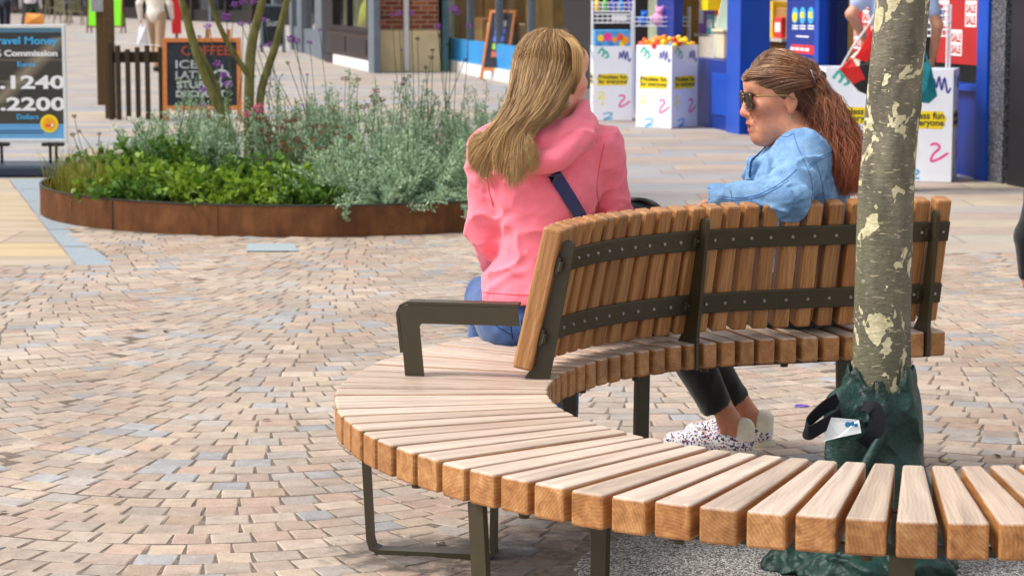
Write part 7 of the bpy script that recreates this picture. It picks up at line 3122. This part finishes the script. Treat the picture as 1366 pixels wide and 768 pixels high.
# two far people at the left edge
d_ = 58
passer('far passer-by in dark navy at the left edge of the street', (10 - 683) / FPX * d_, d_, 80, 1.74, srgb(70, 74, 92), srgb(20, 24, 44), srgb(60, 44, 34), h=.02, **arm_dn)
passer('far passer-by in black with a bright orange bag', (45 - 683) / FPX * d_, d_, 95, 1.66, srgb(206, 206, 214), srgb(18, 18, 22), srgb(90, 64, 40), h=.02, skirt=True, **arm_dn)
ob_ = thing('orange_bag', 'bright orange bag held by the far passer-by in black', 'bag', tuple(at_y(46, 30, d_ - .4)))
slab_bag([(35, 18), (57, 19), (59, 33), (33, 33)], d_ - .4, .14, pmat('orange cloth', srgb(238, 160, 80), .7), 'bag_body', ob_)
MB().tube([tuple(at_y(39, 19, d_ - .4)), tuple(at_y(44, 6, d_ - .3)), tuple(at_y(52, 19, d_ - .4))], .014, 6).build('handle', pmat('green strap', srgb(30, 80, 50), .7), ob_)
# red upright beside the walker
q = gp(236, 60)
rp = thing('red_sign', 'narrow red upright sign far down the street beside the walker', 'sign', tuple(q))
MB().rbox((q.x - .11, q.y - .03, .25), (q.x + .11, q.y + .03, 1.5), .01).build('panel', pmat('signal red', srgb(196, 24, 34), .5), rp)
MB().rbox((q.x - .2, q.y - .15, 0), (q.x + .2, q.y + .15, .06), .01).build('foot', CHAR, rp)
MB().rbox((q.x - .03, q.y - .02, .061), (q.x + .03, q.y + .02, .249), .004).build('stem', CHAR, rp)

# child in a black coat, mostly outside the right edge
kx = at_y(1411, 300, 7.4)
kid, kw = passer('child in black coat and dark trousers cut off by the right edge of the picture', kx.x + .02, 7.4, 80, .90, srgb(20, 20, 24), srgb(20, 20, 26), srgb(60, 44, 34),
                 (-.04, .235, 1.10), (.04, .225, .86), (-.02, -.24, 1.08), (.06, -.25, .84), .04, False, .008, coat=.10)
st_ = [kw(-.135 , .10, .90), kw(-.135, .02, .90)]

# ---------------------------------------------------------------- small things on the ground
q = at_z(1069, 541, GZ + .004)
tag(MB().tube([(q.x + .021 * cos(a), q.y + .016 * sin(a), q.z) for a in np.linspace(0, 2 * pi, 20)], .0025, 6).build('hair_tie', pmat('violet elastic', srgb(110, 80, 190), .7), smooth=True), 'small violet hair tie lying on the setts between bench and watering bag', 'hair tie')
rl_ = random.Random(44)
spots = [(1258, 613, 'yellow green leaf beside the watering bag'), (4, 683, 'brown leaf at the lower left edge of the setts'), (158, 660, 'tiny brown leaf low on the left setts'), (221, 442, 'small dark leaf on the setts left of the armrest'), (268, 440, 'tiny dry leaf below the planter'), (1330, 608, 'dark crumb of leaf at the right edge behind the bench'),
         (588, 725, 'dry leaf under the bench by the bent leg'), (575, 738, 'curled leaf on the foot bar of the bench'), (660, 733, 'crumpled leaf under the bench'), (500, 420, 'small leaf on the setts behind the armrest'), (355, 560, 'tiny leaf in the middle of the setts')]
for i, (px, py, lb) in enumerate(spots):
    q = at_z(px, py, GZ + .004)
    s_ = rl_.uniform(.014, .022) * (1.6 if i == 0 else 1)
    Mr = Matrix.Translation(q) @ Matrix.Rotation(rl_.uniform(0, 6.28), 4, 'Z') @ Matrix.Rotation(rl_.uniform(-.25, .25), 4, 'X')
    pts = [(0, -1, 0), (.4, -.4, .18), (.55, .1, .22), (.3, .6, .16), (0, 1, .05), (-.3, .6, .16), (-.55, .1, .22), (-.4, -.4, .18)]
    vs = [Mr @ (Vector(p_) * s_) for p_ in pts] + [Mr @ Vector((0, 0, .002))]
    o = MB().add(vs, [(k, (k + 1) % 8, 8) for k in range(8)]).build('fallen_leaf', pmat('yellow leaf', srgb(176, 186, 80), .6) if i == 0 else pmat('dry leaf', srgb(62, 46, 34), .8), normals=False)
    tag(o, lb, 'leaf', 'fallen leaves')

# dark shop front at the far right edge
dk = thing('dark_shop', 'dark framed shop front right of the speckled granite pilaster', 'shop', tuple(WB.A))
wbox(WB, 'door_frame', CHAR, dk, -.75, -.02, -.3, .02, 0, 3.0)
wbox(WB, 'door', INTD, dk, -1.7, -.76, -.3, -.2, 0, 2.3)
wbox(WB, 'upper_wall', BRICK, dk, -3.5, -.61, -.3, -.002, 3.01, 4.6)
0 and print('DBG', BA, BB, DA, DB, EA, EB, GA, GB, WK.t(541), WK.len, WK.n, WD.t(495), WD.n)
